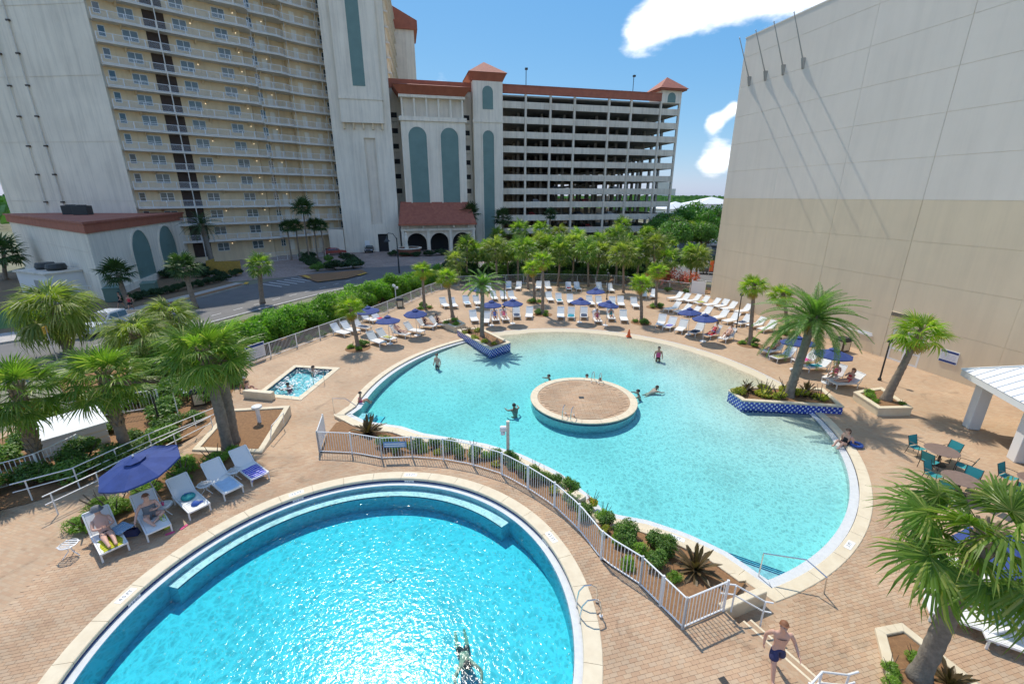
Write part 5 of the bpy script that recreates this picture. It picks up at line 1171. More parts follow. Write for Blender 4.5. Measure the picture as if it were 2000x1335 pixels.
for i, (x, y, s) in enumerate(((-23.6,91,1.1),(-21.5,89.6,.9),(-19,89.5,.9),(-16.6,90.6,1.1),(-14.4,92,1.2))):
    bush('fountain_bush', 'dark bush round the fountain before the lobby arches, %s from the left' % ORD[i], 'hedge_dk', x, y, -.5, s, 'bushes round the fountain', s*.75)
for i, (x, y) in enumerate(((30,80),(33,80.5),(36,80),(39,79),(28,90),(33,93),(24,93),(20,95),(14,96),(8,97),(2,97))):
    bush('verge_bush', 'dark bush on the verge before the garage, %s from the hall' % ORD[i], 'hedge_dk', x, y, -.5, 1.1, 'bushes before the garage', 1.0)
# beds by the near pool
lowx = [(-13.9,13.2,.55),(-14.3,12.4,.5),(-13.5,14.2,.5),(-12.9,15.2,.5),(-13.3,15.9,.55),(-12.2,16.3,.5),(-14.0,15.0,.5),(-14.6,13.4,.45),(-11.9,17.0,.4)]
for i, (x, y, s) in enumerate(lowx): bush('foxtail_fern', 'bright foxtail fern behind the near loungers, %s from the camera side' % ORD[i], 'fern', x-.55, y+.25, 0, s*2.1, 'ferns behind the near loungers', s*1.7, 'fern')
for i, (x, y, s) in enumerate(((-17.9,15.6,.75),(-17.2,16.6,.7),(-18.6,16.8,.8),(-17.3,17.8,.7),(-16.9,18.9,.75),(-17.4,20.0,.7),(-19.2,15.2,.7),(-20.2,14.4,.7),(-18.4,18.8,.6),(-18.9,21.6,.9),(-19.8,23.6,1.0),(-18.6,25.2,.9),(-20.6,25.8,1.0),(-17.9,23.9,.8),(-16.9,21.3,.5),(-21.4,23.6,1.0),(-22.6,22.4,1.0),(-23.4,20.4,.9),(-22.6,18.6,.9),(-21.9,16.4,.7),(-19.5,26.6,.9),(-20.5,19.9,.6),(-17.6,26.2,.7))):
    bush('ramp_shrub', 'glossy green shrub behind the ramp handrail, %s along the ramp' % ORD[i], 'shrub', x, y, 0 if y < 17.6 else D, s*1.45, 'shrubs behind the ramp', s*1.15)
fa = [Vector(p) for p in FENCE_ARC]
bedplants0 = [('shrub',-4.2,18.0,.55,1),('fern',-3.6,18.3,.6,0),('shrub',-2.9,18.1,.5,1),('fern',-2.0,17.8,.62,0),('shrub',-1.2,17.5,.5,0),('fern',.5,16.5,.6,1),('shrub',1.1,16.0,.5,1),('fern',1.5,15.3,.6,0),('shrub',2.0,14.8,.5,1),('fern',2.5,13.8,.55,1),('shrub',2.75,13.1,.45,0),('shrub',3.9,12.3,.75,0),('shrub',4.5,11.8,.65,0),('fern',3.6,11.6,.5,0),('shrub',4.9,12.2,.5,0),('fern',.0,17.0,.5,1)]
bedplants = []
for i, a in enumerate(np.linspace(99,20,34)):
    rr_ = 8.55+.75*(.5+.5*math.sin(i*2.4)); x, y = C1[0]+rr_*math.cos(R(a)), C1[1]+rr_*math.sin(R(a)); bedplants.append((('shrub','fern','shrub','yellow')[i%4], x, y, (.40,.46,.34,.42)[i%4], 1 if i%3 == 0 else 0))
bedplants += [('shrub',3.75,12.1,.42,0),('fern',4.2,11.6,.45,0),('shrub',4.7,12.1,.40,0),('shrub',4.5,11.1,.36,0),('fern',3.6,11.0,.4,0),('shrub',5.0,11.7,.36,0),('shrub',5.3,12.3,.3,1),('fern',4.9,10.5,.32,0)]
for i, (k_, x, y, s, fl_) in enumerate(bedplants):
    bush('bed_plant', '%s in the mulch bed behind the white fence, %s from its left end' % ('red flowering shrub' if fl_ else 'leafy green plant', ORD[i]), k_, x, y, bedz(x,y)-.02, s*1.3, 'plants behind the white fence', s*1.45, 'plant', 'redf' if fl_ else None)
def bromeliad(label, x, y, z, s, seed, upright=.4):
    rn = random.Random(seed); t = thing('bromeliad', label, 'bromeliad', (x,y,z), seed)
    for i in range(36):
        az = i*2.4; el = R(80-66*(i/36)**.8)+rn.uniform(-.12,.12); L_ = s*rn.uniform(.65,1.15); w = .062*s; m = MB(); V = []
        for j in range(5):
            q = j/4; ww = w*(.7+.6*q)*(1 if j < 4 else .05); r_ = L_*q; hh = L_*(q*math.sin(el) - .35*q*q*math.cos(el)); rr_ = L_*q*math.cos(el)
            V += [(rr_,-ww,hh+.02),(rr_,0,hh),(rr_,ww,hh+.02)]
        m.add(V, [f for j in range(4) for f in ((3*j,3*j+1,3*j+4,3*j+3),(3*j+1,3*j+2,3*j+5,3*j+4))]); o = m.build('leaf', M['brom'], t); o.rotation_euler = (0,0,az)
    return t
bromeliad('large bronze bromeliad in the mulch at the left end of the white fence', -7.15, 19.6, bedz(-7.15,19.6), 1.1, 1)
bromeliad('tall dark bronze bromeliad in the mulch near the fence corner', 5.75, 11.0, bedz(5.75,11.0), .95, 2, .9)
bromeliad('dark bromeliad at the foot of the front palm', 10.75, 7.75, D, .7, 3)
bromeliad('dark bromeliad left of the big date palm in the blue planter', 14.0, 24.2, D+.42, .75, 4)
bromeliad('dark bromeliad right of the big date palm in the blue planter', 17.2, 23.7, D+.42, .85, 5)
bromeliad('small bronze bromeliad in the left blue planter', -3.6, 35.9, D+.45, .6, 6)
for i, (x, y, z, s) in enumerate([(-4.0,35.6,.05,.75),(-3.0,34.2,.05,.8),(-2.1,33.2,.05,.75),(-1.4,32.8,.05,.65),(-2.9,36.2,.05,.8)]):
    bush('planter_plant', 'yellow green plant in the left blue planter, %s from the back' % ORD[i], 'yellow', x, y, D+.45, s, 'yellow plants in the left planter', s*.9, 'plant')
for i, (x, y, s) in enumerate([(13.4,23.7,1.1),(14.6,23.5,1.15),(15.3,23.2,1.0),(16.6,23.4,1.2),(16.2,24.0,1.1),(17.5,23.0,1.0),(14.9,24.2,1.0)]):
    bush('planter_plant', 'yellow green plant in the right blue planter, %s from the left' % ORD[i], 'yellow', x, y, D+.40, s, 'yellow plants in the right planter', s*.9, 'plant')
for i, (x, y, s) in enumerate([(20.6,23.3,.6),(20.5,22.7,.5),(21.0,23.9,.55),(21.7,22.4,.4)]):
    bush('planter_plant', 'small green plant in the cream planter by the hall, %s from the pool' % ORD[i], 'fern', x, y, D+.40, s, 'plants in the cream planter', s*.8, 'plant')
for i, (x, y, s) in enumerate([(-5.9,38.6,.7),(-5.0,38.2,.7),(-5.3,39.6,.7)]):
    bush('planter_plant', 'green plant in the square planter by the left loungers, %s of three' % ('left','front','rear')[i], 'fern', x, y, D+.45, s, 'plants in the square planter', s*.8, 'plant')
ri = 0
for (k_, x, y, z, h, ln), nm in zip(PALMS, plab):
    if z < -.3 and k_ == 'w':
        ri += 1
        for q in range(3):
            a = q*2.1+ri; bush('palm_bed_plant', 'green plant at the foot of the pool deck palm, %s of bed %s' % (ORD[q], ORD[ri-1]), 'fern' if q else 'shrub', x+.55*math.cos(a), y+.55*math.sin(a), D, .62, 'plants at the palm feet', .55, 'plant')
for i, (x, y) in enumerate(((9.6,8.1),(9.3,7.7),(10.4,8.3),(10.0,7.3))): bush('bed_plant', 'green plant beside the front palm, %s one' % ORD[i], 'fern', x, y, D, .5, 'plants by the front palm', .45, 'plant')
# broadleaf trees right of the garage, the far wood
def tree(label, x, y, h, r, key, i):
    t = thing('broadleaf_tree', label, 'tree', (x,y,-.5), i*1.1, 'trees right of the garage'); m = MB()
    m.tube([(0,0,0),(.1,0,h*.3),(0,.1,h*.7)], [.3,.22,.08], 7)
    for q in range(6):
        a = q*1.05+i; m.tube([(0,0,h*(.3+.05*q)),(math.cos(a)*r*.4,math.sin(a)*r*.4,h*(.5+.05*q)),(math.cos(a)*r*.7,math.sin(a)*r*.7,h*(.62+.05*q))], [.12,.08,.03], 5, False)
    m.build('trunk', M['bark'], t); o = ob('crown', CL[key][i%len(CL[key])], None, t, (0,0,h*.22)); o.scale = (r*1.25,r*1.25,h*.62)
TR = [(31,88,8,3.2,0),(34.5,95,9,3.6,0),(38.5,92,7.5,3.0,0),(41.5,97,9.5,3.6,1),(45,104,11,4.4,1),(37.5,112,9,4,0),(44,118,10.5,4.6,1),(50,126,11,5,1),(33.5,106,8,3.4,0),(54,112,9,4,0)]
for i, (x, y, h, r, k_) in enumerate(sorted(TR, key=lambda q: q[1])): tree('broadleaf tree between garage and hall, %s in distance' % ORD[i], x, y, h, r, 'tree_lt' if k_ else 'tree', i)
g = np.random.default_rng(3); n = 60000
ang = g.uniform(R(-70),R(75),n); dist = g.uniform(230,900,n)**1.0; cl = np.floor(ang*60+dist*.05)
px_ = np.sin(ang)*dist; py_ = np.cos(ang)*dist; hh = (6+4*np.sin(cl*12.9898)*np.cos(cl*7.1))*g.uniform(.2,1,n)**.5+ (dist>500)*1.5
keep = (px_ > 30) | (px_ < -120); px_, py_, hh = px_[keep], py_[keep], hh[keep]; n = len(px_)
sz = g.uniform(1.2,2.6,n); a2 = g.uniform(0,6.28,n); V = np.zeros((n,4,3)); dx, dy = np.cos(a2)*sz, np.sin(a2)*sz
for q, (sx, sz_) in enumerate(((-1,-.5),(1,-.7),(1,.6),(-1,.5))): V[:,q,0] = px_+sx*dx; V[:,q,1] = py_+sx*dy+sz_*sz*.6; V[:,q,2] = hh+sz_*sz
me = bpy.data.meshes.new('distant_wood'); me.from_pydata(V.reshape(-1,3).tolist(), [], np.arange(4*n).reshape(-1,4).tolist()); tag(ob('distant_wood', me, M['tree']), 'distant mass of trees along the horizon', 'wood', None, 'stuff')

# ------------------------------------------------------------------ planters, fences, rails
def ccw(p): return p if sum(p[i][0]*p[(i+1)%len(p)][1]-p[(i+1)%len(p)][0]*p[i][1] for i in range(len(p))) > 0 else p[::-1]
def planter(name, label, poly, z0, z1, tile):
    t = thing(name, label, 'planter'); poly = ccw(list(poly)); n = len(poly)
    if tile: uv_wall('tiled_wall', poly, z0, z1-.08, M['dot_tile'], t, True)
    else: MB().prism(poly, z0, z1-.08, False).build('wall', M['coping'], t)
    o = offset(poly, -.03); i_ = offset(poly, .24)
    for k in range(n):
        seg = max(1,int((Vector(o[k])-Vector(o[(k+1)%n])).length/1.4)); A = [tuple(Vector(o[k]).lerp(Vector(o[(k+1)%n]), j/seg)) for j in range(seg+1)]; B = [tuple(Vector(i_[k]).lerp(Vector(i_[(k+1)%n]), j/seg)) for j in range(seg+1)]
        stones(A, B, .01, z1-.08, z1, M['coping'], t, 'rim_stone', .003)
    sheet(offset(poly,.22), [], z1-.06).build('soil', M['mulch'], t)
    return t
planter('tiled_planter', 'blue tiled planter with cream rim jutting into the far left of the large pool', PLANTER_L, D-1.2, D+.55, True)
planter('tiled_planter', 'blue dotted tile planter with cream rim at the right edge of the large pool', PLANTER_R, D-1.0, D+.5, True)
planter('planter_box', 'cream stucco planter box between the right blue planter and the pavilion', PLANTER_W, D, D+.5, False)
planter('planter_box', 'square cream planter by the left group of loungers', [(-6.6,39.4),(-5.0,37.4),(-4.2,38.6),(-5.5,40.6)], D, D+.52, False)
bs_ = thing('mulch_planter', 'mulch bed with cream retaining wall around the two sabal trunks', 'planting bed')
BS = ccw([(-15.26,21.63),(-12.17,22.06),(-11.21,17.38),(-14.5,17.59)])
sheet(BS, [], .02).build('mulch', M['mulch'], bs_)
MB().prism(BS, D, .018, False).build('retaining_wall', M['coping'], bs_)
for k in range(4):
    a, b = Vector(BS[k]), Vector(BS[(k+1)%4]); seg = max(2,int((a-b).length/1.1)); i_ = offset(BS,.26); c, d = Vector(i_[k]), Vector(i_[(k+1)%4])
    stones([tuple(a.lerp(b,j/seg)) for j in range(seg+1)], [tuple(c.lerp(d,j/seg)) for j in range(seg+1)], .01, .0, .09, M['coping'], bs_, 'rim_stone', .003)
st(sheet(ccw([(-24,12.9),(-20.2,12.9),(-18.3,13.9),(-17.2,14.9),(-16.75,16.3),(-15.85,19.8),(-16.4,22.6),(-18.3,28.5),(-19.5,27.2),(-25.5,22)]), [], lambda x,y: .03 if y < 17.5 else max(D+.02,.03-(y-17.5)*.2), grid=1.0).build('ramp_bed', M['mulch']))
st(sheet(ccw([(-14.6,12.4),(-13.9,12.2),(-13.0,14.0),(-11.9,15.6),(-11.3,16.9),(-14.4,17.4),(-15.1,15.8)]), [], .022, grid=.8).build('fern_bed', M['mulch']))
fb_ = thing('palm_bed', 'curbed mulch bed at the foot of the front palm', 'planting bed')
FB = ccw([(8.9,6.6),(10.2,9.0),(10.75,9.1),(11.6,6.6)])
sheet(FB, [], D+.05).build('mulch', M['mulch'], fb_)
for k in range(4):
    a, b = Vector(FB[k]), Vector(FB[(k+1)%4]); o_ = offset(FB,-.24); c, d = Vector(o_[k]), Vector(o_[(k+1)%4])
    stones([tuple(c.lerp(d,j/3)) for j in range(4)], [tuple(a.lerp(b,j/3)) for j in range(4)], .01, D, D+.12, M['coping'], fb_, 'kerb_stone', .003)
ri = 0
for (k_, x, y, z, h, ln) in PALMS:
    if z < -.3 and k_ == 'w':
        ri += 1; MB().lathe([(0,.03),(.8,.03),(.98,.0)], (x,y,D+.004), 18).build('tree_ring', M['mulch'], bpy.data.objects['pool_deck'])

balme = MB().span(-.009,.009,-.009,.009,.07,1.04).mesh('baluster'); balme.materials.append(M['white'])
postme = bevel(MB().span(-.032,.032,-.032,.032,0,1.1).mesh('post'),.006); postme.materials.append(M['white'])
fn = thing('picket_fence', 'white metal picket fence curving between the round near pool and the mulch bed', 'fence')
def fence_run(pts, parent, post_step, bal_step, single=True, h=1.08, z=0.0):
    L_ = resample(pts, bal_step); 
    if single:
        for p in L_: ob('baluster', balme, None, parent, (p.x,p.y,z))
    else:
        m = MB()
        for p in L_: m.tube([(p.x,p.y,z+.07),(p.x,p.y,z+h-.03)], .012, 3, False)
        tag(m.build('balusters', M['white'], parent), kind='stuff')
    for p in resample(pts, post_step): ob('post', postme, None, parent, (p.x,p.y,z))
    m = MB(); pp_ = resample(pts, .5)
    for zz in (z+.07, z+h-.03):
        m = MB(); m.tube([(p.x,p.y,zz) for p in pp_], .024, 6); m.build('top_rail' if zz > z+.5 else 'bottom_rail', M['white'], parent)
fence_run([(4.56,8.9),(3.8,10.29)], fn, .8, .118); fence_run(FENCE_ARC[1:][:1]+FENCE_ARC[2:10], fn, 1.42, .118); fence_run(FENCE_ARC[9:11], fn, 1.33, .118); fence_run(FENCE_ARC[10:], fn, 1.5, .118)
fence_run([(-8.68,17.5),(-9.07,19.1)], fn, 1.6, .118); fence_run([(4.56,8.9),(5.88,9.44)], fn, 1.42, .118)
sg = thing('fence_sign', 'narrow blue and white notice on the curved white fence', 'sign', (-5.08,16.94,.62), R(3))
ob('panel', bevel(MB().span(-.5,.5,-.03,-.012,0,.28).mesh('p'),.004), mat('notice_blue',(.16,.28,.50),.5), sg)
for k in range(2): MB().span(-.44,.44,-.036,-.031,.06+.1*k,.10+.1*k).build('print_line', M['white'], sg)
f2 = thing('picket_fence', 'white picket fence along the hedge beside the left loungers', 'fence')
fence_run([(-18.98,29.0),(-17.89,31.53),(-15.62,37.03),(-13.15,43.91),(-10.3,53.3),(-8.13,58.6)], f2, 2.4, .12, False, 1.15, D)
f3 = thing('picket_fence', 'white fence behind the far row of loungers', 'fence')
fence_run([(-8.13,58.6),(4.23,60.9),(13.85,59.6),(21.86,53.9)], f3, 2.4, .13, False, 1.3, D)
gt = thing('white_gate', 'white panelled gate at the corner of the hall', 'gate', (22.0,53.8,D), R(-35))
ob('panel', bevel(MB().span(0,1.5,-.03,.03,.1,1.6).mesh('p'),.01), M['white'], gt); 
for x in (0,1.55): ob('post', MB().span(x-.05,x+.05,-.05,.05,0,1.75).mesh('p'), M['white'], gt)
s2 = thing('rules_sign', 'blue and white notice board on the white fence behind the spa', 'sign', (-18.85,29.6,D+.25), R(66))
ob('board', bevel(MB().span(0,1.5,-.05,-.02,0,1.1).mesh('b'),.005), M['rail'], s2); MB().span(.05,1.45,-.056,-.051,.88,1.05).build('blue_band', M['blue_canvas'], s2)
for k in range(4): MB().span(.15,1.3,-.056,-.051,.2+.15*k,.235+.15*k).build('print_line', mat('print_grey',(.45,.47,.6),.6) if k == 0 else bpy.data.materials['print_grey'], s2)
def pipe_rail(name, label, top, posts, h=.9, second=True, m='white', r=.024, z0=0.0):
    t = thing(name, label, 'handrail')
    MB().tube(top, r, 8).build('top_rail', M[m], t)
    if second: MB().tube([(p[0],p[1],p[2]-.34) for p in top], r*.9, 8).build('lower_rail', M[m], t)
    for p in posts: MB().tube([(p[0],p[1],p[3] if len(p) > 3 else z0),(p[0],p[1],p[2])], r, 8).build('post', M[m], t)
    return t
pipe_rail('ramp_handrail', 'white two-bar handrail on the hedge side of the ramp', [(-18.5,13.9,.9),(-17.2,14.9,.9),(-16.7,16.3,.9),(-16.3,17.6,.87),(-15.75,19.8,.65),(-15.4,21.2,.5)], [(-18.2,14.15,.9),(-17.15,14.95,.9),(-16.7,16.3,.9),(-16.3,17.63,.87),(-15.77,19.75,.66),(-15.4,21.2,.5,D)])
pipe_rail('ramp_handrail', 'white two-bar handrail on the pool side of the ramp', [(-16.6,13.2,.9),(-16.0,14.6,.9),(-15.6,15.9,.9),(-15.15,17.6,.87),(-14.9,19.7,.65)], [(-16.5,13.4,.9),(-16.0,14.66,.9),(-15.6,15.87,.9),(-15.15,17.6,.87),(-14.9,19.7,.65)])
pipe_rail('step_handrail', 'short white handrail on the low wall by the deck steps', [(5.75,9.5,.92),(6.1,9.45,.92),(6.9,9.3,.5),(7.1,9.25,.5)], [(6.1,9.42,.92),(6.9,9.28,.5,D)])
pipe_rail('step_handrail', 'white handrail at the lower right corner of the steps', [(6.4,6.8,.9),(6.95,7.15,.88),(7.75,7.35,.5),(8.05,7.42,.5)], [(6.5,6.9,.9),(6.95,7.15,.88),(7.8,7.36,.5,D)])
pipe_rail('pool_handrail', 'bent steel handrail into the near corner of the large pool', [(7.86,11.13,-.55),(7.86,11.13,.4),(8.99,10.82,.45),(9.3,10.3,.3),(9.46,10.42,D)], [], .9, False, 'steel', .022)
pipe_rail('pool_handrail', 'bent steel handrail at the left steps of the large pool', [(-9.95,22.4,D),(-9.95,22.4,.35),(-9.2,22.35,.35),(-8.6,22.3,-.1)], [], .9, False, 'steel', .02)
pipe_rail('spa_handrail', 'thin steel handrail at the right edge of the spa', [(-12.0,26.2,D),(-12.0,26.2,.35),(-12.8,26.4,.3),(-12.8,26.4,-.9)], [], .9, False, 'steel', .02)
pipe_rail('bed_handrail', 'short steel handrail on the mulch bed wall facing the slope', [(-11.75,20.4,-.1),(-11.6,20.3,.55),(-11.3,18.6,.75),(-11.35,18.4,.1)], [], .9, False, 'white', .02)
def ladder(label, x, y, z, ang, zw):
    t = thing('pool_ladder', label, 'pool ladder', (x,y,z), ang)
    for s in (-.24,.24):
        MB().tube([(.45,s,0),(.45,s,.30),(.40,s,.52),(.25,s,.62),(.05,s,.60),(-.08,s,.42),(-.12,s,.1),(-.14,s,-1.0)], .021, 8).build('side_rail', M['steel'], t)
        MB().lathe([(.05,.02),(.05,.06),(.025,.07)], (.45,s,0), 10).build('escutcheon', M['white'], t)
    for k in range(3): MB().box((-.13,0,-.35-.25*k),(.09,.48,.03)).build('rung', M['steel'], t)
ladder('steel ladder at the right edge of the round near pool', 1.98, 9.45, .03, R(3), 0)
ladder('steel ladder on the camera side of the pool island', 2.98, 21.55, D+.03, R(65), 0)
ladder('steel ladder on the far side of the pool island', 5.55, 26.7, D+.03, R(-118), 0)

# ------------------------------------------------------------------ loungers, umbrellas, furniture
def make_lounger():
    t = thing('sun_lounger', 'lounger', 'sun lounger'); w = .33; hx = -.28; bl = .78; an = R(48); bx, bz = hx-bl*math.cos(an), .34+bl*math.sin(an)
    m = MB()
    for s in (-1,1): m.bar((hx-.25,s*w,.32),(1.02,s*w,.32),.045,.06)
    for x in (hx,1.0): m.bar((x,-w,.32),(x,w,.32),.045,.05)
    m.build('seat_frame', M['white'], t)
    sg_ = MB(); n = 8; V = []
    for i in range(n+1):
        x = hx+.02+(1.28-.02)*i/n; 
        for s in (-.30,0,.30): V.append((x,s,.352-(.018 if s == 0 else 0)))
    sg_.add(V, [f for i in range(n) for f in ((3*i,3*i+3,3*i+4,3*i+1),(3*i+1,3*i+4,3*i+5,3*i+2))]); sg_.build('seat', M['sling'], t, True)
    m = MB()
    for s in (-1,1): m.bar((hx,s*w,.34),(bx,s*w,bz),.045,.04)
    m.bar((bx,-w,bz),(bx,w,bz),.05,.045); m.bar((hx-.45,-.25,.62),(hx-.32,-.25,.30),.03); m.bar((hx-.45,.25,.62),(hx-.32,.25,.30),.03); m.build('backrest_frame', M['white'], t)
    V = []
    for i in range(n+1):
        q = i/n; x, z = hx+(bx-hx)*q, .352+(bz-.345)*q
        for s in (-.30,0,.30): V.append((x+(.012 if s == 0 else 0),s,z-(.018 if s == 0 else 0)+.004))
    MB().add(V, [f for i in range(n) for f in ((3*i,3*i+1,3*i+4,3*i+3),(3*i+1,3*i+2,3*i+5,3*i+4))]).build('backrest', M['sling'], t, True)
    for x in (-.45,.95):
        for s in (-1,1): ob('leg', MB().box((x,s*w,.155),(.05,.045,.31)).mesh('leg'), M['white'], t)
    return t
LPROTO = make_lounger(); LUSED = [False]
def lounger(x, y, z, rz, label, group):
    if not LUSED[0]: t = LPROTO; LUSED[0] = True
    else: t = copy_tree(LPROTO)
    t.location = (x,y,z); t.rotation_euler = (0,0,rz); t['label'] = label; t['group'] = group; return t
def face_pool(x, y, c=C2): return math.atan2(c[1]-y, c[0]-x)
rowname = [('LG_LEFT_BACK','in the back row at left'),('LG_LEFT_FRONT','in the front row at left'),('LG_MID','beyond the left blue planter'),('LG_BACK','in the farthest row by the grove'),('LG_SECOND','in the far middle row'),('LG_FRONT','in the far row by the beach entry'),('LG_GATE','beside the gate shrubs'),('LG_WALL','in the row nearest the hall wall'),('LG_WALL2','in the middle row by the hall wall'),('LG_WALL3','in the right row by the beach entry'),('LG_PALM','right of the big date palm')]
LPOS = {}
for key, desc in rowname:
    pts_ = globals()[key]; LPOS[key] = []
    for i, (x, y) in enumerate(pts_):
        rz = face_pool(x,y)+random.uniform(-.12,.12); x += random.uniform(-.1,.1); y += random.uniform(-.15,.15)
        if key in ('LG_BACK','LG_SECOND','LG_FRONT'): rz = -math.pi/2*.75 + face_pool(x,y)*.25+random.uniform(-.14,.14)
        if key == 'LG_PALM': rz = R((205,200,195,190,215,185)[i])
        if key in ('LG_WALL','LG_WALL2'): rz = R(205)+random.uniform(-.11,.11)
        if key == 'LG_LEFT_BACK': rz = R(-28)+random.uniform(-.08,.08)
        if key == 'LG_LEFT_FRONT': rz = R(-38+4*i)
        lounger(x, y, D, rz, 'white sling sun lounger %s, %s from the left' % (desc, ORD[i]), 'sun loungers '+desc); LPOS[key].append((x,y,rz))
NL = [(-13.45,12.0,-38),(-12.65,12.9,-41),(-12.05,13.9,-36),(-11.45,14.95,-36),(-10.9,15.85,-37)]
nlab = ['white lounger with a sunbather in black on a yellow towel, nearest the camera','white lounger under the blue umbrella holding a seated woman in grey','white lounger with a round bag and blue cap on its seat','white lounger with a pale blue towel over its foot','white lounger with a bright blue patterned towel by the mulch bed']
for (x, y, a), l in zip(NL, nlab): lounger(x, y, .012, R(a), l, 'loungers by the near pool')
for i, (x, y, a) in enumerate(((13.3,10.0,150),(12.8,9.3,150),(14.6,10.9,150),(13.6,8.5,150))): lounger(x, y, D, R(a), 'white lounger behind the front palm at the right edge, %s of four' % ORD[i], 'loungers behind the front palm')

def make_umbrella(r, tint='blue_canvas'):
    t = thing('umbrella', 'u', 'umbrella'); n = 8; zr_, za = 1.92, 2.30
    MB().tube([(0,0,.04),(0,0,za+.06)], .022, 8).build('pole', M['alu'], t); MB().lathe([(.0,.0),(.26,.0),(.26,.05),(.05,.09),(.03,.2)], (0,0,0), 16).build('base', M['white'], t)
    V = [(0,0,za+.0)]; F = []
    for k in range(n):
        a0, a1 = 2*math.pi*k/n, 2*math.pi*(k+1)/n
        c = MB(); 
        def pt(q, u):
            a = a0+(a1-a0)*u; rr = r*q*(math.cos(math.pi/n)/math.cos(math.pi/n*(2*u-1))); return (rr*math.cos(a), rr*math.sin(a), za-(za-zr_)*(q**1.15)-.025*math.sin(math.pi*u)*q)
        V_ = [pt(q,u) for q in (.16,.45,.75,1.0) for u in (0,.5,1)]
        c.add(V_, [f for i in range(3) for f in ((3*i,3*i+3,3*i+4,3*i+1),(3*i+1,3*i+4,3*i+5,3*i+2))])
        e = [pt(1,u) for u in (0,.5,1)]; c.add(e+[(p[0],p[1],p[2]-.06) for p in e], [(0,3,4,1),(1,4,5,2)])
        c.build('canopy_panel', M[tint], t)
        MB().bar((0,0,za-.02),(r*math.cos(a0)*.97,r*math.sin(a0)*.97,zr_-.0),.018).build('rib', M['alu'], t)
    MB().lathe([(.26*r+.02,-.0),(.10,.09),(0,.12)], (0,0,za-.02), 8).build('vent_cap', M[tint], t); MB().lathe([(.03,0),(.03,.06),(0,.09)], (0,0,za+.1), 8).build('finial', M['white'], t)
    return t
UP = make_umbrella(1.0); ulab = ['faded blue umbrella among the back left loungers by the hedge','blue umbrella over the front left loungers, nearest the spa','blue umbrella right of it before the bin','blue umbrella at the far left beyond the date palm','blue umbrella behind the date palm by the left front row','blue umbrella beside the black lamp post at the far left','blue umbrella in the middle of the far rows','blue umbrella in the farthest row before the grove','blue umbrella right of the middle one over the teal towel','left one of two overlapping blue umbrellas at the right','right one of two overlapping blue umbrellas at the right','blue umbrella half hidden by the big date palm trunk','blue umbrella nearest the hall door']
for i, (x, y) in enumerate(UMBRELLAS):
    t = UP if i == 0 else copy_tree(UP); t.location = (x+(y*.012 if False else 0), y, D); t.rotation_euler = (R(random.uniform(-4,4)),R(random.uniform(-4,4)),i*.5); t['label'] = ulab[i]; t['group'] = 'blue umbrellas on the main deck'
    if i in (11,12): t.scale = (1.1,1.1,1.0)
UN = make_umbrella(1.27); UN.location = (-12.95,13.85,0); UN.rotation_euler = (R(6),R(-9),.3); UN['label'] = 'large tilted blue umbrella over the near left loungers'
for o in UN.children:
    if o.name.startswith('pole') or o.name.startswith('base'): pass
UR = copy_tree(UP); UR.location = (14.0,9.95,D); UR['label'] = 'blue umbrella at the right edge behind the front palm'; UR.scale = (1.25,1.25,.95)

def make_side_table():
    t = thing('side_table', 's', 'side table')
    MB().lathe([(.225,.42),(.25,.43),(.25,.45),(.225,.46)], n=20).build('rim', M['white'], t)
    for k in range(5): MB().bar((-.23,-.16+.08*k,.445),(.23,-.16+.08*k,.445),.03,.015).build('slat', M['white'], t)
    for k in range(3):
        a = k*2.094; MB().tube([(math.cos(a)*.06,math.sin(a)*.06,.43),(math.cos(a)*.05,math.sin(a)*.05,.2),(math.cos(a)*.24,math.sin(a)*.24,.01)], .014, 6).build('leg', M['white'], t)
    return t
TP = make_side_table()
for i, (x, y, l) in enumerate(((-14.15,11.45,'round white side table nearest the camera beside the sunbather'),(-12.55,13.35,'white side table with drinks under the large umbrella'),(-11.85,14.55,'round white side table between the third and fourth near loungers'),(-11.25,15.45,'round white side table beside the blue patterned towel lounger'),(15.2,10.4,'white side table behind the front palm'))):
    t = TP if i == 0 else copy_tree(TP); t.location = (x,y,.012 if i < 4 else D); t['label'] = l; t['group'] = 'white side tables'

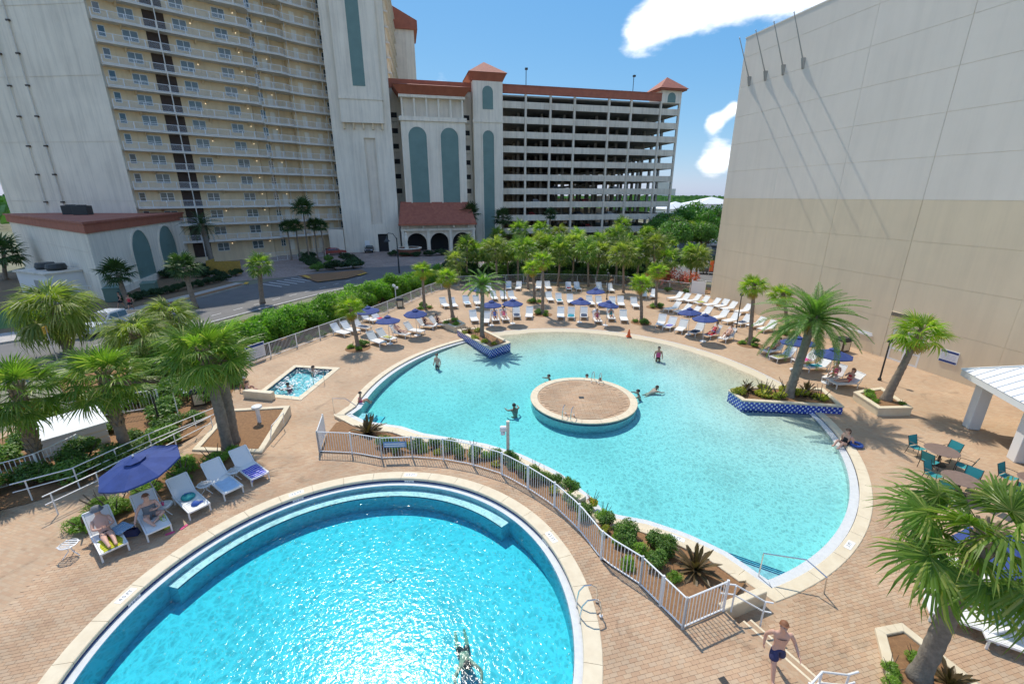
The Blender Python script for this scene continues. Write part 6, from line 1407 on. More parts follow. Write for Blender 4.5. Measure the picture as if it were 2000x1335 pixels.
def make_chair():
    t = thing('patio_chair', 'c', 'chair'); m = MB()
    for s in (-.25,.25):
        m.tube([(.24,s,0),(.22,s,.42),(.2,s,.62),(-.05,s,.64),(-.26,s,.62)], .014, 6); m.tube([(-.28,s,0),(-.2,s,.42),(-.34,s,.88)], .014, 6)
    m.build('frame', M['bronze'], t)
    MB().add([(.24,-.24,.42),(.24,.24,.42),(-.2,.24,.40),(-.2,-.24,.40),(.0,-.24,.385),(.0,.24,.385)], [(0,1,5,4),(4,5,2,3)]).build('seat', M['teal'], t)
    MB().add([(-.2,-.24,.44),(-.2,.24,.44),(-.34,.24,.88),(-.34,-.24,.88)], [(0,1,2,3)]).build('backrest', M['teal'], t); return t
CP = make_chair(); cu = [0]
for ti, (x, y) in enumerate(((19.1,17.25),(17.95,15.15),(20.9,15.0))):
    t = thing('patio_table', ('brown round table under the palm shadow among teal chairs','brown round table behind the front palm crown','brown round table at the right edge')[ti], 'table', (x,y,D), 0, 'brown patio tables')
    MB().lathe([(0,.70),(.60,.70),(.62,.715),(.60,.73),(0,.73)], n=28).build('table_top', M['tabletop'], t); MB().tube([(0,0,.05),(0,0,.7)], .05, 8).build('pedestal', M['bronze'], t); MB().lathe([(0,0),(.3,0),(.3,.03),(.06,.07)], n=14).build('foot', M['bronze'], t)
    for k in range(4):
        a = R(25)+k*math.pi/2; cx, cy = x+.82*math.cos(a), y+.82*math.sin(a); c = CP if cu[0] == 0 else copy_tree(CP); cu[0] += 1
        c.location = (cx,cy,D); c.rotation_euler = (0,0,a+math.pi+random.uniform(-.2,.2)); c['label'] = 'teal sling chair at the %s, %s' % (('table in the palm shadow','table behind the front palm','table at the right edge')[ti], ('on its far right side','on its far left side','on its near left side','on its near right side')[k]); c['group'] = 'teal chairs round the tables'

# lamp posts, bins, cone and other deck things
def lamp(label, x, y, z, h):
    t = thing('lamp_post', label, 'lamp post', (x,y,z)); MB().tube([(0,0,0),(0,0,h)], [.055,.04], 8).build('pole', M['black_metal'], t); MB().lathe([(.11,0),(.11,.12),(.06,.2)], n=10).build('foot', M['black_metal'], t)
    MB().lathe([(.02,-.02),(.16,.02),(.13,.22),(.04,.30),(0,.34)], (0,0,h), 12).build('lantern', M['black_metal'], t)
lamp('black lamp post among the far left loungers', -.83, 46.76, D, 3.05); lamp('black lamp post among the far right loungers', 10.98, 50.49, D, 2.9); lamp('black lamp post by the loungers near the hall wall', 19.8, 37.64, D, 3.25); lamp('leaning dark lamp post between the hall door and the curved palm', 24.0, 26.8, D, 2.6); lamp('black lamp post in the shrubs behind the ramp', -18.1, 20.4, D, 2.2)
lp2 = thing('speaker_pole', 'pole with white cameras and speakers beside the left bin', 'pole', (-12.97,48.68,D)); MB().tube([(0,0,0),(0,0,2.0)], .05, 8).build('pole', M['white'], lp2)
for k in range(3): a = k*2.1; ob('speaker', bevel(MB().box((math.cos(a)*.22,math.sin(a)*.22,1.75+.15*k),(.22,.22,.26)).mesh('s'),.03), M['white'], lp2)
sl3 = thing('street_lamp', 'black street lamp with hooked bell lantern by the road before the lobby', 'street lamp', (-17.6,69.3,-.5)); MB().tube([(0,0,0),(0,0,5.4)], [.12,.08], 8).build('pole', M['black_metal'], sl3)
MB().tube([(0,0,5.2),(-.5,0,6.0),(-1.2,0,6.1),(-1.5,0,5.7)], .05, 6).build('hook', M['black_metal'], sl3); MB().lathe([(.08,.0),(.14,-.4),(.48,-.85),(0,-.8)], (-1.5,0,5.7), 12).build('lantern', M['black_metal'], sl3)
cp = thing('camera_post', 'grey post with security camera in the bed behind the white fence', 'camera post', (-.18,17.37,-.1)); MB().span(-.07,.07,-.07,.07,0,1.75).build('post', M['garage'], cp); ob('camera_head', bevel(MB().span(-.35,-.05,-.1,.1,1.25,1.5).mesh('c'),.04), M['white'], cp); MB().lathe([(.1,-.1),(.1,0),(.0,.06)], (-.22,0,1.2), 10).build('camera_dome', M['white'], cp)
def bin_(label, x, y, z, rz, s=1.0):
    t = thing('litter_bin', label, 'litter bin', (x,y,z), rz); t.scale = (s,)*3
    ob('body', bevel(MB().span(-.34,.34,-.34,.34,.05,.86).mesh('b'),.02), M['bronze'], t)
    for sx, sy in ((1,0),(-1,0),(0,1),(0,-1)): ob('side_panel', MB().box((sx*.345,sy*.345,.45),(.02 if sx else .5,.02 if sy else .5,.62)).mesh('p'), M['coping'], t)
    m = MB(); m.add([(-.4,-.4,.86),(.4,-.4,.86),(.4,.4,.86),(-.4,.4,.86),(-.3,-.3,1.06),(.3,-.3,1.06),(.3,.3,1.06),(-.3,.3,1.06)], [(0,1,5,4),(1,2,6,5),(2,3,7,6),(3,0,4,7),(4,5,6,7),(3,2,1,0)]); m.build('lid', M['black_metal'], t)
bin_('brown litter bin with cream panels behind the left umbrellas', -12.05, 46.76, D, .2); bin_('dark litter bin against the hall wall beside the door', 25.6, 32.6, D, R(13), 1.05); bin_('brown litter bin with cream panels by the ramp end', -18.0, 23.3, D, .5); bin_('large dark litter bin at the left edge by the ramp foot', -18.9, 13.1, .0, .6, 1.12)
cn = thing('traffic_cone', 'small orange traffic cone at the beach entry edge', 'cone', (10.03,36.43,D-.03)); M['orange'] = mat('orange_plastic', (.75,.13,.03), .5); MB().lathe([(.17,.03),(.05,.62),(0,.64)], n=14).build('cone', M['orange'], cn); MB().box((0,0,.015),(.4,.4,.03)).build('base', M['orange'], cn)
lr = thing('life_ring', 'white life ring hanging on a post before the hall wall', 'life ring', (26.0,38.6,D), R(13)); MB().tube([(0,.12,0),(0,.12,1.15)], .03, 6).build('post', M['white'], lr)
ringm = MB(); nn_ = 20
ringm.tube([(.0,.30*math.cos(2*math.pi*k/nn_),.85+.30*math.sin(2*math.pi*k/nn_)) for k in range(nn_+1)], .075, 8, False); ro = ringm.build('ring', M['white'], lr, True)
for s0_, s1_, z_, nm in ((12.2,19.4,.95,'upper'),):
    a, b = hall(s0_,.25), hall(s1_,.25); t = thing('rescue_pole', 'long white rescue pole resting along the hall wall', 'rescue pole'); MB().tube([(*a,z_),(*b,z_)], .03, 8).build('pole', M['white'], t)
    for q in (.1,.5,.9): p = Vector(a).lerp(Vector(b),q); MB().span(p.x-.05,p.x+.25,p.y-.03,p.y+.03,z_-.06,z_-.03).build('hook', M['white'], t)
for (s, z, w, h, l, nm) in ((24.3,.55,1.05,.85,'blue bordered pool rules board on the tan hall wall','rules_board'),(18.6,.75,1.1,.3,'small white notice on the hall wall left of the door','wall_notice')):
    p = hall(s, .0); t = thing(nm, l, 'sign', (*p,z), hl.rotation_euler.z); ob('board', bevel(MB().span(-w/2,w/2,-.045,-.012,0,h).mesh('b'),.004), M['rail'], t)
    if h > .5:
        for zz in (.03,h-.17): MB().span(-w/2+.03,w/2-.03,-.05,-.046,zz,zz+.14).build('blue_band', M['blue_canvas'], t)
        for k in range(5): MB().span(-w/2+.1,w/2-.1,-.05,-.046,.24+.08*k,.262+.08*k).build('print_line', bpy.data.materials['print_grey'], t)
sh = thing('deck_shower', 'thin white curved deck shower in the shrubs by the ramp', 'shower', (-17.2,20.6,D)); MB().tube([(0,0,0),(0,0,2.0),(.15,0,2.15),(.5,0,2.15),(.6,0,2.05)], .025, 8).build('pipe', M['white'], sh); MB().lathe([(.1,0),(.03,.05)], (.6,0,1.98), 10).build('head', M['white'], sh)
tf = thing('foot_light', 'white mushroom-shaped fixture on a post in the mulch bed', 'fixture', (-12.9,20.3,.02)); MB().tube([(0,0,0),(0,0,.75)], .09, 10).build('post', M['rail'], tf); MB().lathe([(.06,-.02),(.24,0),(.24,.1),(.1,.16),(0,.17)], (0,0,.8), 14).build('head', M['rail'], tf)
# equipment enclosure at the left edge
eq = thing('equipment_cabinet', 'white ridged equipment cabinet behind the white pickets at the left', 'cabinet', (-20.6,18.3,0), R(52))
m = MB(); m.add([(-1.2,-.8,-.3),(1.2,-.8,-.3),(1.2,.8,-.3),(-1.2,.8,-.3),(-1.2,-.8,.9),(1.2,-.8,.9),(1.2,.8,1.15),(-1.2,.8,1.15)], [(0,1,5,4),(1,2,6,5),(2,3,7,6),(3,0,4,7)]); m.build('wall', M['stucco_pier'], eq)
for k in range(3): MB().span(-1.21,1.21,-.83,-.79,-.1+.32*k,.12+.32*k).build('ridge', M['rail'], eq)
MB().add([(-1.3,-.95,.9),(1.3,-.95,.9),(1.3,.9,1.2),(-1.3,.9,1.2),(-1.3,-.95,.82),(1.3,-.95,.82)], [(0,1,2,3),(4,5,1,0)]).build('lid', M['rail'], eq)
f4 = thing('picket_fence', 'white picket enclosure round the equipment at the left edge', 'fence'); fence_run([(-24,16.8),(-20.9,14.2),(-19.4,15.6),(-19.1,17.2)], f4, 1.5, .14, True, 1.1, 0)
f5 = thing('picket_fence', 'white picket fence behind the equipment cabinet', 'fence'); fence_run([(-24,20.5),(-21.2,21.6),(-19.6,22.4)], f5, 1.5, .14, False, 1.1, -.2)
# street furniture
yf = thing('board_fence', 'yellow wooden board screen beside the podium corner', 'fence', (-44.3,68.2,-.5), R(10)); M['yellow_wood'] = mat('yellow_wood', (.52,.33,.06), .7, var=.25, nscale=3)
for k in range(24): ob('board', MB().span(-2.2+k*.2,-2.02+k*.2,-.02,.02,0,2.0+.03*(k%2)).mesh('b'), M['yellow_wood'], yf)
for k in range(14): ob('board', MB().span(-2.25,-2.21,.1+k*.2,.28+k*.2,0,2.1).mesh('b'), M['yellow_wood'], yf)
M['cab'] = mat('green_cabinet', (.13,.21,.17), .6, var=.1)
for i, (x, y, w) in enumerate(((-46.0,50.6,1.3),(-43.9,53.2,1.1))):
    t = thing('utility_cabinet', 'grey green utility cabinet before the podium, %s one' % ('left','right')[i], 'cabinet', (x,y,-.48), R(-60), 'utility cabinets'); ob('body', bevel(MB().span(-w,w,-.7,.7,0,1.5).mesh('b'),.03), M['cab'], t); MB().span(-w-.04,w+.04,-.74,.74,1.5,1.58).build('lid', M['cab'], t)
wf = thing('lattice_fence', 'white lattice fence panel beside the plant kiosk', 'fence', (-49.6,49.6,-.5), R(35))
for k in range(12): MB().bar((-1.6+k*.28,0,.05),(-1.6+k*.28,0,1.7),.03).build('bar', M['white'], wf)
MB().bar((-1.7,0,1.7),(1.6,0,1.7),.05).build('rail', M['white'], wf); MB().bar((-1.7,0,.1),(1.6,0,.1),.05).build('rail', M['white'], wf)
fo = thing('fountain', 'round brick fountain basin with white figure before the lobby arches', 'fountain', (-21.0,91.8,-.5)); M['brick'] = mat('red_brick', (.30,.12,.08), .85, var=.3, nscale=6)
MB().lathe([(1.9,0),(2.2,.0),(2.5,1.35),(2.2,1.35),(2.1,.9),(0,.9)], n=28).build('basin', M['brick'], fo); MB().lathe([(2.15,1.36),(2.6,1.36),(2.6,1.5),(2.15,1.5)], n=28).build('rim', M['stucco_pier'], fo)
MB().lathe([(.5,.9),(.35,1.8),(.25,2.6),(.42,3.2),(.3,3.7),(.14,3.95),(.22,4.2),(.12,4.45),(0,4.5)], (-.4,0,0), 12).build('figure', M['stucco_pier'], fo, True); MB().lathe([(0,1.15),(2.12,1.15)], n=28).build('water', M['green_panel'], fo)
ss = thing('street_sign', 'slanted white street sign pole with yellow plate by the road', 'street sign', (-31.6,29.0,-.5)); MB().tube([(0,0,0),(-.25,.1,3.0)], .035, 6).build('post', M['alu'], ss); MB().box((-.25,.06,2.8),(.05,.5,.5),R(20)).build('plate', M['road_yellow'], ss)
pf = thing('ground_rail_fence', 'white rail fence along the ground floor of the tower', 'fence')
a, b = FX@Vector((14,-7,0)), FX@Vector((27,-6,0)); fence_run([(a.x,a.y),(b.x,b.y)], pf, 2.0, .16, False, 1.6, -.5)
# far buildings right of the garage
fbx = thing('waterfront_restaurant', 'far white waterfront restaurant with pale roofs and a red sign', 'building', (88,205,-.5), R(10))
for k, (x, w, h, dd) in enumerate(((-14,16,6,12),(4,20,8,14),(22,14,5,10))):
    MB().span(x-w/2,x+w/2,0,dd,0,h).build('wall', M['rail'], fbx); m = hip_roof(MB(), x-w/2-1,x+w/2+1,-1,dd+1,h,3.0); m.build('roof', M['white'], fbx)
    for q in range(5): MB().span(x-w/2+1+q*w/5.5,x-w/2+2.2+q*w/5.5,-.1,-.01,1.5,3.8).build('window', M['teal'], fbx)
MB().span(6,12,-1,-.7,7.4,9.6).build('sign', M['orange'], fbx); MB().span(-24,34,-8,-1,0,1.2).build('deck', M['stucco_pier'], fbx)
fl2 = thing('distant_block', 'long low pale building on the horizon', 'building', (190,520,-.5), R(4)); MB().span(-60,20,0,20,6,9).build('upper_storey', M['stucco_pier'], fl2); MB().span(-60,20,0,20,0,4.4).build('lower_storey', M['stucco_pier'], fl2); MB().span(-58,18,1,19,4.4,6).build('window_band', M['dark'], fl2)
ft = thing('distant_tower', 'tiny hazy tower on the far skyline', 'building', (245,760,-.5)); MB().span(-9,9,0,16,0,32).build('wall', M['hall_grey'], ft); MB().span(10,20,0,16,0,22).build('side_wall', M['hall_grey'], ft)

# ------------------------------------------------------------------ people
SKIN = [mat('skin_fair',(.62,.36,.26),.6), mat('skin_tan',(.48,.26,.17),.6), mat('skin_deep',(.20,.10,.065),.6)]
HAIR = [mat('hair_brown',(.07,.04,.025),.7), mat('hair_dark',(.02,.016,.014),.6), mat('hair_grey',(.42,.40,.38),.7), mat('hair_red',(.22,.09,.04),.7)]
def cloth(name, c): return mat('cloth_'+name, c, .8, var=.2, nscale=20)
CLO = {'navy':cloth('navy',(.035,.04,.12)),'black':cloth('black',(.02,.02,.024)),'pink':cloth('pink',(.70,.10,.24)),'grey':cloth('grey',(.18,.19,.20)),'red':cloth('red',(.62,.04,.06)),'teal':cloth('teal',(.02,.28,.30)),'blue':cloth('blue',(.05,.12,.42)),'white':cloth('white',(.7,.7,.7))}
TMP = bpy.data.scenes.new('workbench')
def evaluated(o):
    vl = TMP.view_layers[0]; vl.update(); out = bpy.data.meshes.new_from_object(o.evaluated_get(vl.depsgraph)); bpy.data.objects.remove(o); return out
def skin_mesh(joints, edges, radii, sub=1):
    names = list(joints); me = bpy.data.meshes.new('body'); me.from_pydata([joints[n] for n in names], [(names.index(a),names.index(b)) for a, b in edges], [])
    o = bpy.data.objects.new('tmp', me); TMP.collection.objects.link(o); md = o.modifiers.new('s','SKIN'); md.use_smooth_shade = True; md.branch_smoothing = .6
    for i, n in enumerate(names):
        sv_ = me.skin_vertices[0].data[i]; r = radii.get(n.rstrip('LR_'), radii.get(n,.05)); sv_.radius = r if isinstance(r,tuple) else (r,r); sv_.use_root = (n in ('pelvis','waist'))
    ss_ = o.modifiers.new('d','SUBSURF'); ss_.levels = sub; ss_.render_levels = sub
    return evaluated(o)
BE = [('pelvis','waist'),('waist','chest'),('chest','neck'),('neck','head'),('head','crown')]
for s in 'LR': BE += [('chest','shoulder_'+s),('shoulder_'+s,'elbow_'+s),('elbow_'+s,'wrist_'+s),('wrist_'+s,'palm_'+s),('pelvis','hip_'+s),('hip_'+s,'knee_'+s),('knee_'+s,'ankle_'+s),('ankle_'+s,'toe_'+s)]
BR = {'pelvis':(.155,.125),'waist':(.15,.115),'chest':(.17,.12),'neck':.058,'head':.098,'crown':.075,'shoulder':.066,'elbow':.047,'wrist':.034,'palm':(.042,.026),'hip':.092,'knee':.062,'ankle':.042,'toe':(.045,.03)}
STAND = {'pelvis':(0,0,.95),'waist':(0,0,1.12),'chest':(0,0,1.34),'neck':(0,.01,1.50),'head':(0,.03,1.61),'crown':(0,.02,1.71)}
for s, q in (('L',-1),('R',1)): STAND.update({'shoulder_'+s:(q*.19,0,1.42),'elbow_'+s:(q*.27,-.03,1.14),'wrist_'+s:(q*.29,.06,.90),'palm_'+s:(q*.29,.08,.81),'hip_'+s:(q*.10,0,.88),'knee_'+s:(q*.11,.02,.48),'ankle_'+s:(q*.11,-.01,.08),'toe_'+s:(q*.12,.14,.04)})
WALK = dict(STAND); WALK.update({'knee_L':(-.11,-.05,.49),'ankle_L':(-.11,-.30,.17),'toe_L':(-.12,-.22,.04),'knee_R':(.11,.20,.49),'ankle_R':(.11,.34,.09),'toe_R':(.12,.49,.05),'elbow_L':(-.33,.02,1.16),'wrist_L':(-.38,.20,1.0),'palm_L':(-.39,.27,.95),'elbow_R':(.30,-.12,1.15),'wrist_R':(.31,-.10,.90),'palm_R':(.31,-.08,.81)})
# pose along a lounger: +y runs to the feet
def recline(knee=.62, spread=.12, sit=0.0):
    d = {'pelvis':(0,-.05,.46),'waist':(0,-.20+sit*.12,.60+sit*.03),'chest':(0,-.40+sit*.3,.80+sit*.04),'neck':(0,-.50+sit*.42,.95+sit*.05),'head':(0,-.53+sit*.47,1.06+sit*.05),'crown':(0,-.57+sit*.5,1.15+sit*.06)}
    for s, q in (('L',-1),('R',1)): d.update({'shoulder_'+s:(q*.19,-.42+sit*.3,.86+sit*.04),'elbow_'+s:(q*.27,-.16+sit*.2,.66),'wrist_'+s:(q*.12,.02+sit*.15,.70),'palm_'+s:(q*.05,.06+sit*.15,.74),'hip_'+s:(q*.10,.02,.44),'knee_'+s:(q*spread,.42,knee),'ankle_'+s:(q*spread*.8,.82,.42),'toe_'+s:(q*spread*.9,.90,.50)})
    return d
CROSS = recline(.5,.2,1.0); CROSS.update({'knee_L':(-.32,.22,.50),'ankle_L':(-.02,.45,.42),'toe_L':(.08,.52,.41),'knee_R':(.20,.30,.56),'ankle_R':(.08,.62,.42),'toe_R':(.04,.74,.42),'elbow_R':(.34,.0,.74),'wrist_R':(.46,.2,.55),'palm_R':(.48,.26,.50)})
SWIM = {'pelvis':(0,-.62,-.22),'waist':(0,-.42,-.15),'chest':(0,-.20,-.06),'neck':(0,-.04,.04),'head':(0,.04,.14),'crown':(0,.02,.24)}
for s, q in (('L',-1),('R',1)): SWIM.update({'shoulder_'+s:(q*.19,-.14,-.02),'elbow_'+s:(q*.36,.10,-.06),'wrist_'+s:(q*.30,.32,-.10),'palm_'+s:(q*.27,.40,-.11),'hip_'+s:(q*.1,-.70,-.25),'knee_'+s:(q*.14,-1.05,-.36),'ankle_'+s:(q*.13,-1.42,-.38),'toe_'+s:(q*.13,-1.55,-.42)})
TREAD = {'pelvis':(0,-.16,-.48),'waist':(0,-.12,-.32),'chest':(0,-.06,-.12),'neck':(0,-.01,.03),'head':(0,.03,.14),'crown':(0,.02,.24)}
for s, q in (('L',-1),('R',1)): TREAD.update({'shoulder_'+s:(q*.19,-.05,-.05),'elbow_'+s:(q*.38,.08,-.10),'wrist_'+s:(q*.40,.30,-.07),'palm_'+s:(q*.38,.38,-.07),'hip_'+s:(q*.1,-.16,-.53),'knee_'+s:(q*.15,.16,-.60),'ankle_'+s:(q*.12,-.10,-.78),'toe_'+s:(q*.12,-.2,-.80)})
SIT = {'pelvis':(0,0,.12),'waist':(0,-.03,.28),'chest':(0,-.02,.50),'neck':(0,.02,.66),'head':(0,.06,.77),'crown':(0,.06,.87)}
for s, q in (('L',-1),('R',1)): SIT.update({'shoulder_'+s:(q*.19,0,.58),'elbow_'+s:(q*.27,-.08,.32),'wrist_'+s:(q*.26,-.14,.1),'palm_'+s:(q*.26,-.16,.03),'hip_'+s:(q*.1,.05,.11),'knee_'+s:(q*.13,.42,.30),'ankle_'+s:(q*.12,.62,.06),'toe_'+s:(q*.12,.76,.05)})
def person(label, J, loc, rz, skin=0, hair=0, top=None, bottom=None, long_hair=False, hat=None, s=1.0, fat=1.0, group=None, fingers=False, tilt=None):
    t = thing('person', label, 'person', loc, rz, group); t.scale = (s,)*3
    R2 = {k:(tuple(x*(fat if k in ('pelvis','waist','chest','hip') else 1) for x in v) if isinstance(v,tuple) else v*(fat if k in ('hip','knee') else 1)) for k, v in BR.items()}
    E2 = list(BE); J2 = dict(J)
    me = skin_mesh(J2, E2, R2, 2)
    bm = bmesh.new(); bm.from_mesh(me)
    hc = (Vector(J['head'])+Vector(J['crown']))/2; up = (Vector(J['crown'])-Vector(J['neck'])).normalized(); fw = (Vector((0,1,0))-up*up.y).normalized(); sd = fw.cross(up)
    def put(mb): 
        tm = mb.mesh('t'); bm.from_mesh(tm); bpy.data.meshes.remove(tm)
    put(MB().tube([hc+fw*.085+up*.0,hc+fw*.125-up*.03,hc+fw*.095-up*.04], [.010,.016,.012], 6))
    for q in (-1,1): put(MB().tube([hc+sd*q*.095+up*.02,hc+sd*q*.112,hc+sd*q*.095-up*.03], [.010,.018,.010], 6))
    if fingers:
        for S_, q in (('L',-1),('R',1)):
            pl_, wr = Vector(J['palm_'+S_]), Vector(J['wrist_'+S_]); d = (pl_-wr).normalized(); ax = d.cross(Vector((1,0,0))).normalized()
            for k, ln in enumerate((.055,.072,.078,.070)):
                b_ = pl_+d*.025+ax*(-.030+.02*k); put(MB().tube([b_-d*.02,b_+d*ln*.55,b_+d*ln-Vector((q*.012,0,0))], [.009,.008,.005], 5))
            b_ = pl_-ax*.035-d*.02; put(MB().tube([b_,b_-ax*.03+d*.02,b_-ax*.035+d*.05], [.011,.009,.006], 5))
    bm.to_mesh(me); bm.free(); me.materials.clear(); me.materials.append(SKIN[skin]); body = ob('body', me, None, t)
    for q in (-1,1): MB().lathe([(0,-.008),(.010,0),(0,.008)], tuple(hc+fw*.088+sd*q*.035+up*.015), 6).build('eye', HAIR[1], t)
    hm = MB(); n = 12; V = []; F = []
    for i in range(5):
        a = i/4*math.pi*(.5); 
        for k in range(n):
            b_ = 2*math.pi*k/n; rr = .122*math.cos(a); back = -.02
            dirv = sd*math.cos(b_)*rr*.92 + fw*(math.sin(b_)*rr*1.02+back); V.append(hc+up*(.005+.118*math.sin(a)+(.05 if math.sin(b_) > .3 and i == 0 else (-.05 if i == 0 and math.sin(b_) < -.2 else 0)))+dirv)
    F = [(i*n+k,i*n+(k+1)%n,(i+1)*n+(k+1)%n,(i+1)*n+k) for i in range(4) for k in range(n)]
    hm.add(V,F)
    if long_hair: hm.tube([hc-fw*.06,hc-fw*.11-up*.1,hc-fw*.10-up*.25], [.10,.09,.04], 8)
    hm.build('hair', HAIR[hair], t, True)
    if hat: MB().lathe([(.19,-.01),(.13,.02),(.125,.10),(0,.135)], tuple(hc+up*.02), 14).build('hat', CLO[hat], t, True)
    if bottom:
        col, ln = bottom; JJ = {'pelvis':J['pelvis'],'waist_':tuple(Vector(J['pelvis']).lerp(Vector(J['waist']),.45))}; EE = [('pelvis','waist_')]
        RR = {'pelvis':(.168*fat,.145*fat),'waist':(.158*fat,.128*fat),'hip':.115*fat,'thigh':.115*fat}
        for S_ in 'LR': JJ['hip_'+S_] = J['hip_'+S_]; JJ['thigh_'+S_] = tuple(Vector(J['hip_'+S_]).lerp(Vector(J['knee_'+S_]),ln)); EE += [('pelvis','hip_'+S_),('hip_'+S_,'thigh_'+S_)]
        me = skin_mesh(JJ, EE, RR, 2); me.materials.clear(); ob('shorts', me, CLO[col], t)
    if top:
        JJ = {'pelvis':J['pelvis'],'waist':J['waist'],'chest':tuple(Vector(J['chest']).lerp(Vector(J['waist']),.12))}; RR = {'pelvis':(.165*fat,.14*fat),'waist':(.160*fat,.128*fat),'chest':(.182*fat,.132*fat)}
        me = skin_mesh(JJ, [('pelvis','waist'),('waist','chest')], RR, 2); me.materials.clear(); ob('swimsuit', me, CLO[top], t)
    return t
person('shirtless man in navy shorts walking by the deck steps, holding sunglasses', WALK, (6.32,7.75,.012), R(168), 0, 3, None, ('navy',.8), s=.92, fat=1.1, fingers=True)
ZS = .0
def on_lounger(label, J, x, y, z, a, **kw):
    return person(label, J, (x,y,z), a-math.pi/2, **kw)
x, y, a = NL[0]; on_lounger('sunbather in black swimwear and grey cap reclining on a yellow towel', recline(.5,.1), x+.12*math.cos(R(a)), y+.12*math.sin(R(a)), .0, R(a), skin=0, hair=2, bottom=('black',.2), fat=1.15, hat='grey', fingers=True)
x, y, a = NL[1]; on_lounger('seated woman in grey print swimsuit leaning to a lime bag under the umbrella', CROSS, x+.1*math.cos(R(a)), y+.1*math.sin(R(a)), .0, R(a), skin=0, hair=3, top='grey', bottom=('grey',.35), long_hair=False, fat=1.25, fingers=True)
PL = LPOS
def lp_(key, i, label, **kw):
    x, y, a = PL[key][i]; J = kw.pop('J', recline(.55,.12)); return on_lounger(label, J, x, y, D, a, **kw)
lp_('LG_FRONT',2,'person in blue reclining under the far left umbrella', skin=1, hair=1, top='blue', bottom=('blue',.4))
lp_('LG_FRONT',3,'person with pink towel reclining right of the one in blue', skin=0, hair=1, top='pink', bottom=('pink',.2))
lp_('LG_FRONT',9,'woman in pink sitting up on a far lounger', J=recline(.5,.12,1.0), skin=0, hair=0, top='pink', bottom=('pink',.2), long_hair=True)
lp_('LG_FRONT',10,'person in teal sitting on the lounger beside the woman in pink', J=recline(.5,.12,.8), skin=1, hair=0, top='teal', bottom=('teal',.5))
lp_('LG_LEFT_FRONT',2,'person in dark swimwear reclining under the left umbrella', skin=0, hair=0, bottom=('navy',.5))
lp_('LG_LEFT_FRONT',4,'dark haired woman in black sitting by the left umbrella', J=recline(.5,.12,.8), skin=1, hair=1, top='black', bottom=('black',.2), long_hair=True)
lp_('LG_LEFT_FRONT',5,'second dark haired person sitting next to the planter box', J=recline(.5,.12,.8), skin=1, hair=1, top='black', bottom=('black',.2))
lp_('LG_WALL3',5,'person in black swimwear with raised knees at the end of the right front row', J=recline(.75,.12), skin=0, hair=0, bottom=('black',.2))
lp_('LG_WALL3',4,'person on a red towel in the right front row', skin=1, hair=1, top='red', bottom=('blue',.5))
lp_('LG_PALM',0,'sunbather lying flat on the lounger nearest the date palm crown', skin=1, hair=1, bottom=('black',.3))
lp_('LG_PALM',4,'woman in pink swimsuit sitting beside the grey backed lounger', J=recline(.5,.12,1.0), skin=0, hair=0, top='pink', bottom=('pink',.2))
lp_('LG_PALM',5,'woman in red swimsuit sitting up on the lounger nearest the cream planter', J=recline(.46,.1,.7), skin=0, hair=3, top='red', bottom=('red',.2), long_hair=True)
pe = PEOPLE
def wp(k, label, J, dz=0.0, rz=0.0, **kw): x, y = pe[k]; return person(label, J, (x,y,ZW+dz), rz, **kw)
wp('standing_l','bather standing with arm out in the left of the large pool', STAND, -.93, R(150), skin=0, hair=0, top=None, bottom=('navy',.5))
wp('pink','bather in pink wading in the shallow far right of the large pool', STAND, -.75, R(170), skin=1, hair=1, top='pink', bottom=('black',.3), fat=1.15)
wp('h1','dark haired swimmer behind the left rim of the island', TREAD, -.05, R(100), skin=1, hair=1)
wp('h2','swimmer with arms on the water behind the island', TREAD, -.03, R(-160), skin=0, hair=1)
wp('h3','swimmer behind the far ladder of the island', TREAD, -.05, R(170), skin=0, hair=0)
wp('h4','swimmer right of the island looking left', TREAD, -.04, R(80), skin=1, hair=1)
wp('sw','swimmer stretched out farthest right of the island', SWIM, -.12, R(-70), skin=0, hair=0)
wp('h5','dark swimmer left of the island with only head and shoulders out', TREAD, -.07, R(30), skin=1, hair=1)
wp('edgepink','child in pink at the left edge of the large pool', SIT, -.12, R(-80), skin=1, hair=1, top='pink', bottom=('pink',.3), s=.85)
wp('right','person in black sitting on the right edge of the large pool with a blue tube', SIT, .0, R(110), skin=0, hair=0, top='black', bottom=('black',.4), long_hair=True)
wp('spa1','bather leaning back on the far rim of the spa', TREAD, .12, R(-60), skin=1, hair=0)
wp('spa2','bather with pink top in the spa bubbles', TREAD, .05, R(60), skin=1, hair=1, top='pink')
person('person in a grey cap sitting on the paving left of the spa', SIT, (-16.5,25.2,D), R(-100), 1, 2, None, ('black',.5))
person('woman sitting on the spa rim beside the low wall', SIT, (-15.95,24.55,D), R(-60), 0, 0, 'black', ('black',.2))
sn_ = dict(SWIM); person('swimmer in dark shorts gliding under water in the near pool', sn_, (-1.15,8.25,-.62), R(195), 0, 1, None, ('black',.55))
person('pedestrian in red walking on the podium sidewalk', WALK, (-39.6,45.0,-.4), R(200), 1, 1, 'red', ('black',.6))
person('pedestrian in dark clothes by the utility cabinets', WALK, (-41.6,46.2,-.4), R(150), 1, 1, 'black', ('black',.8))

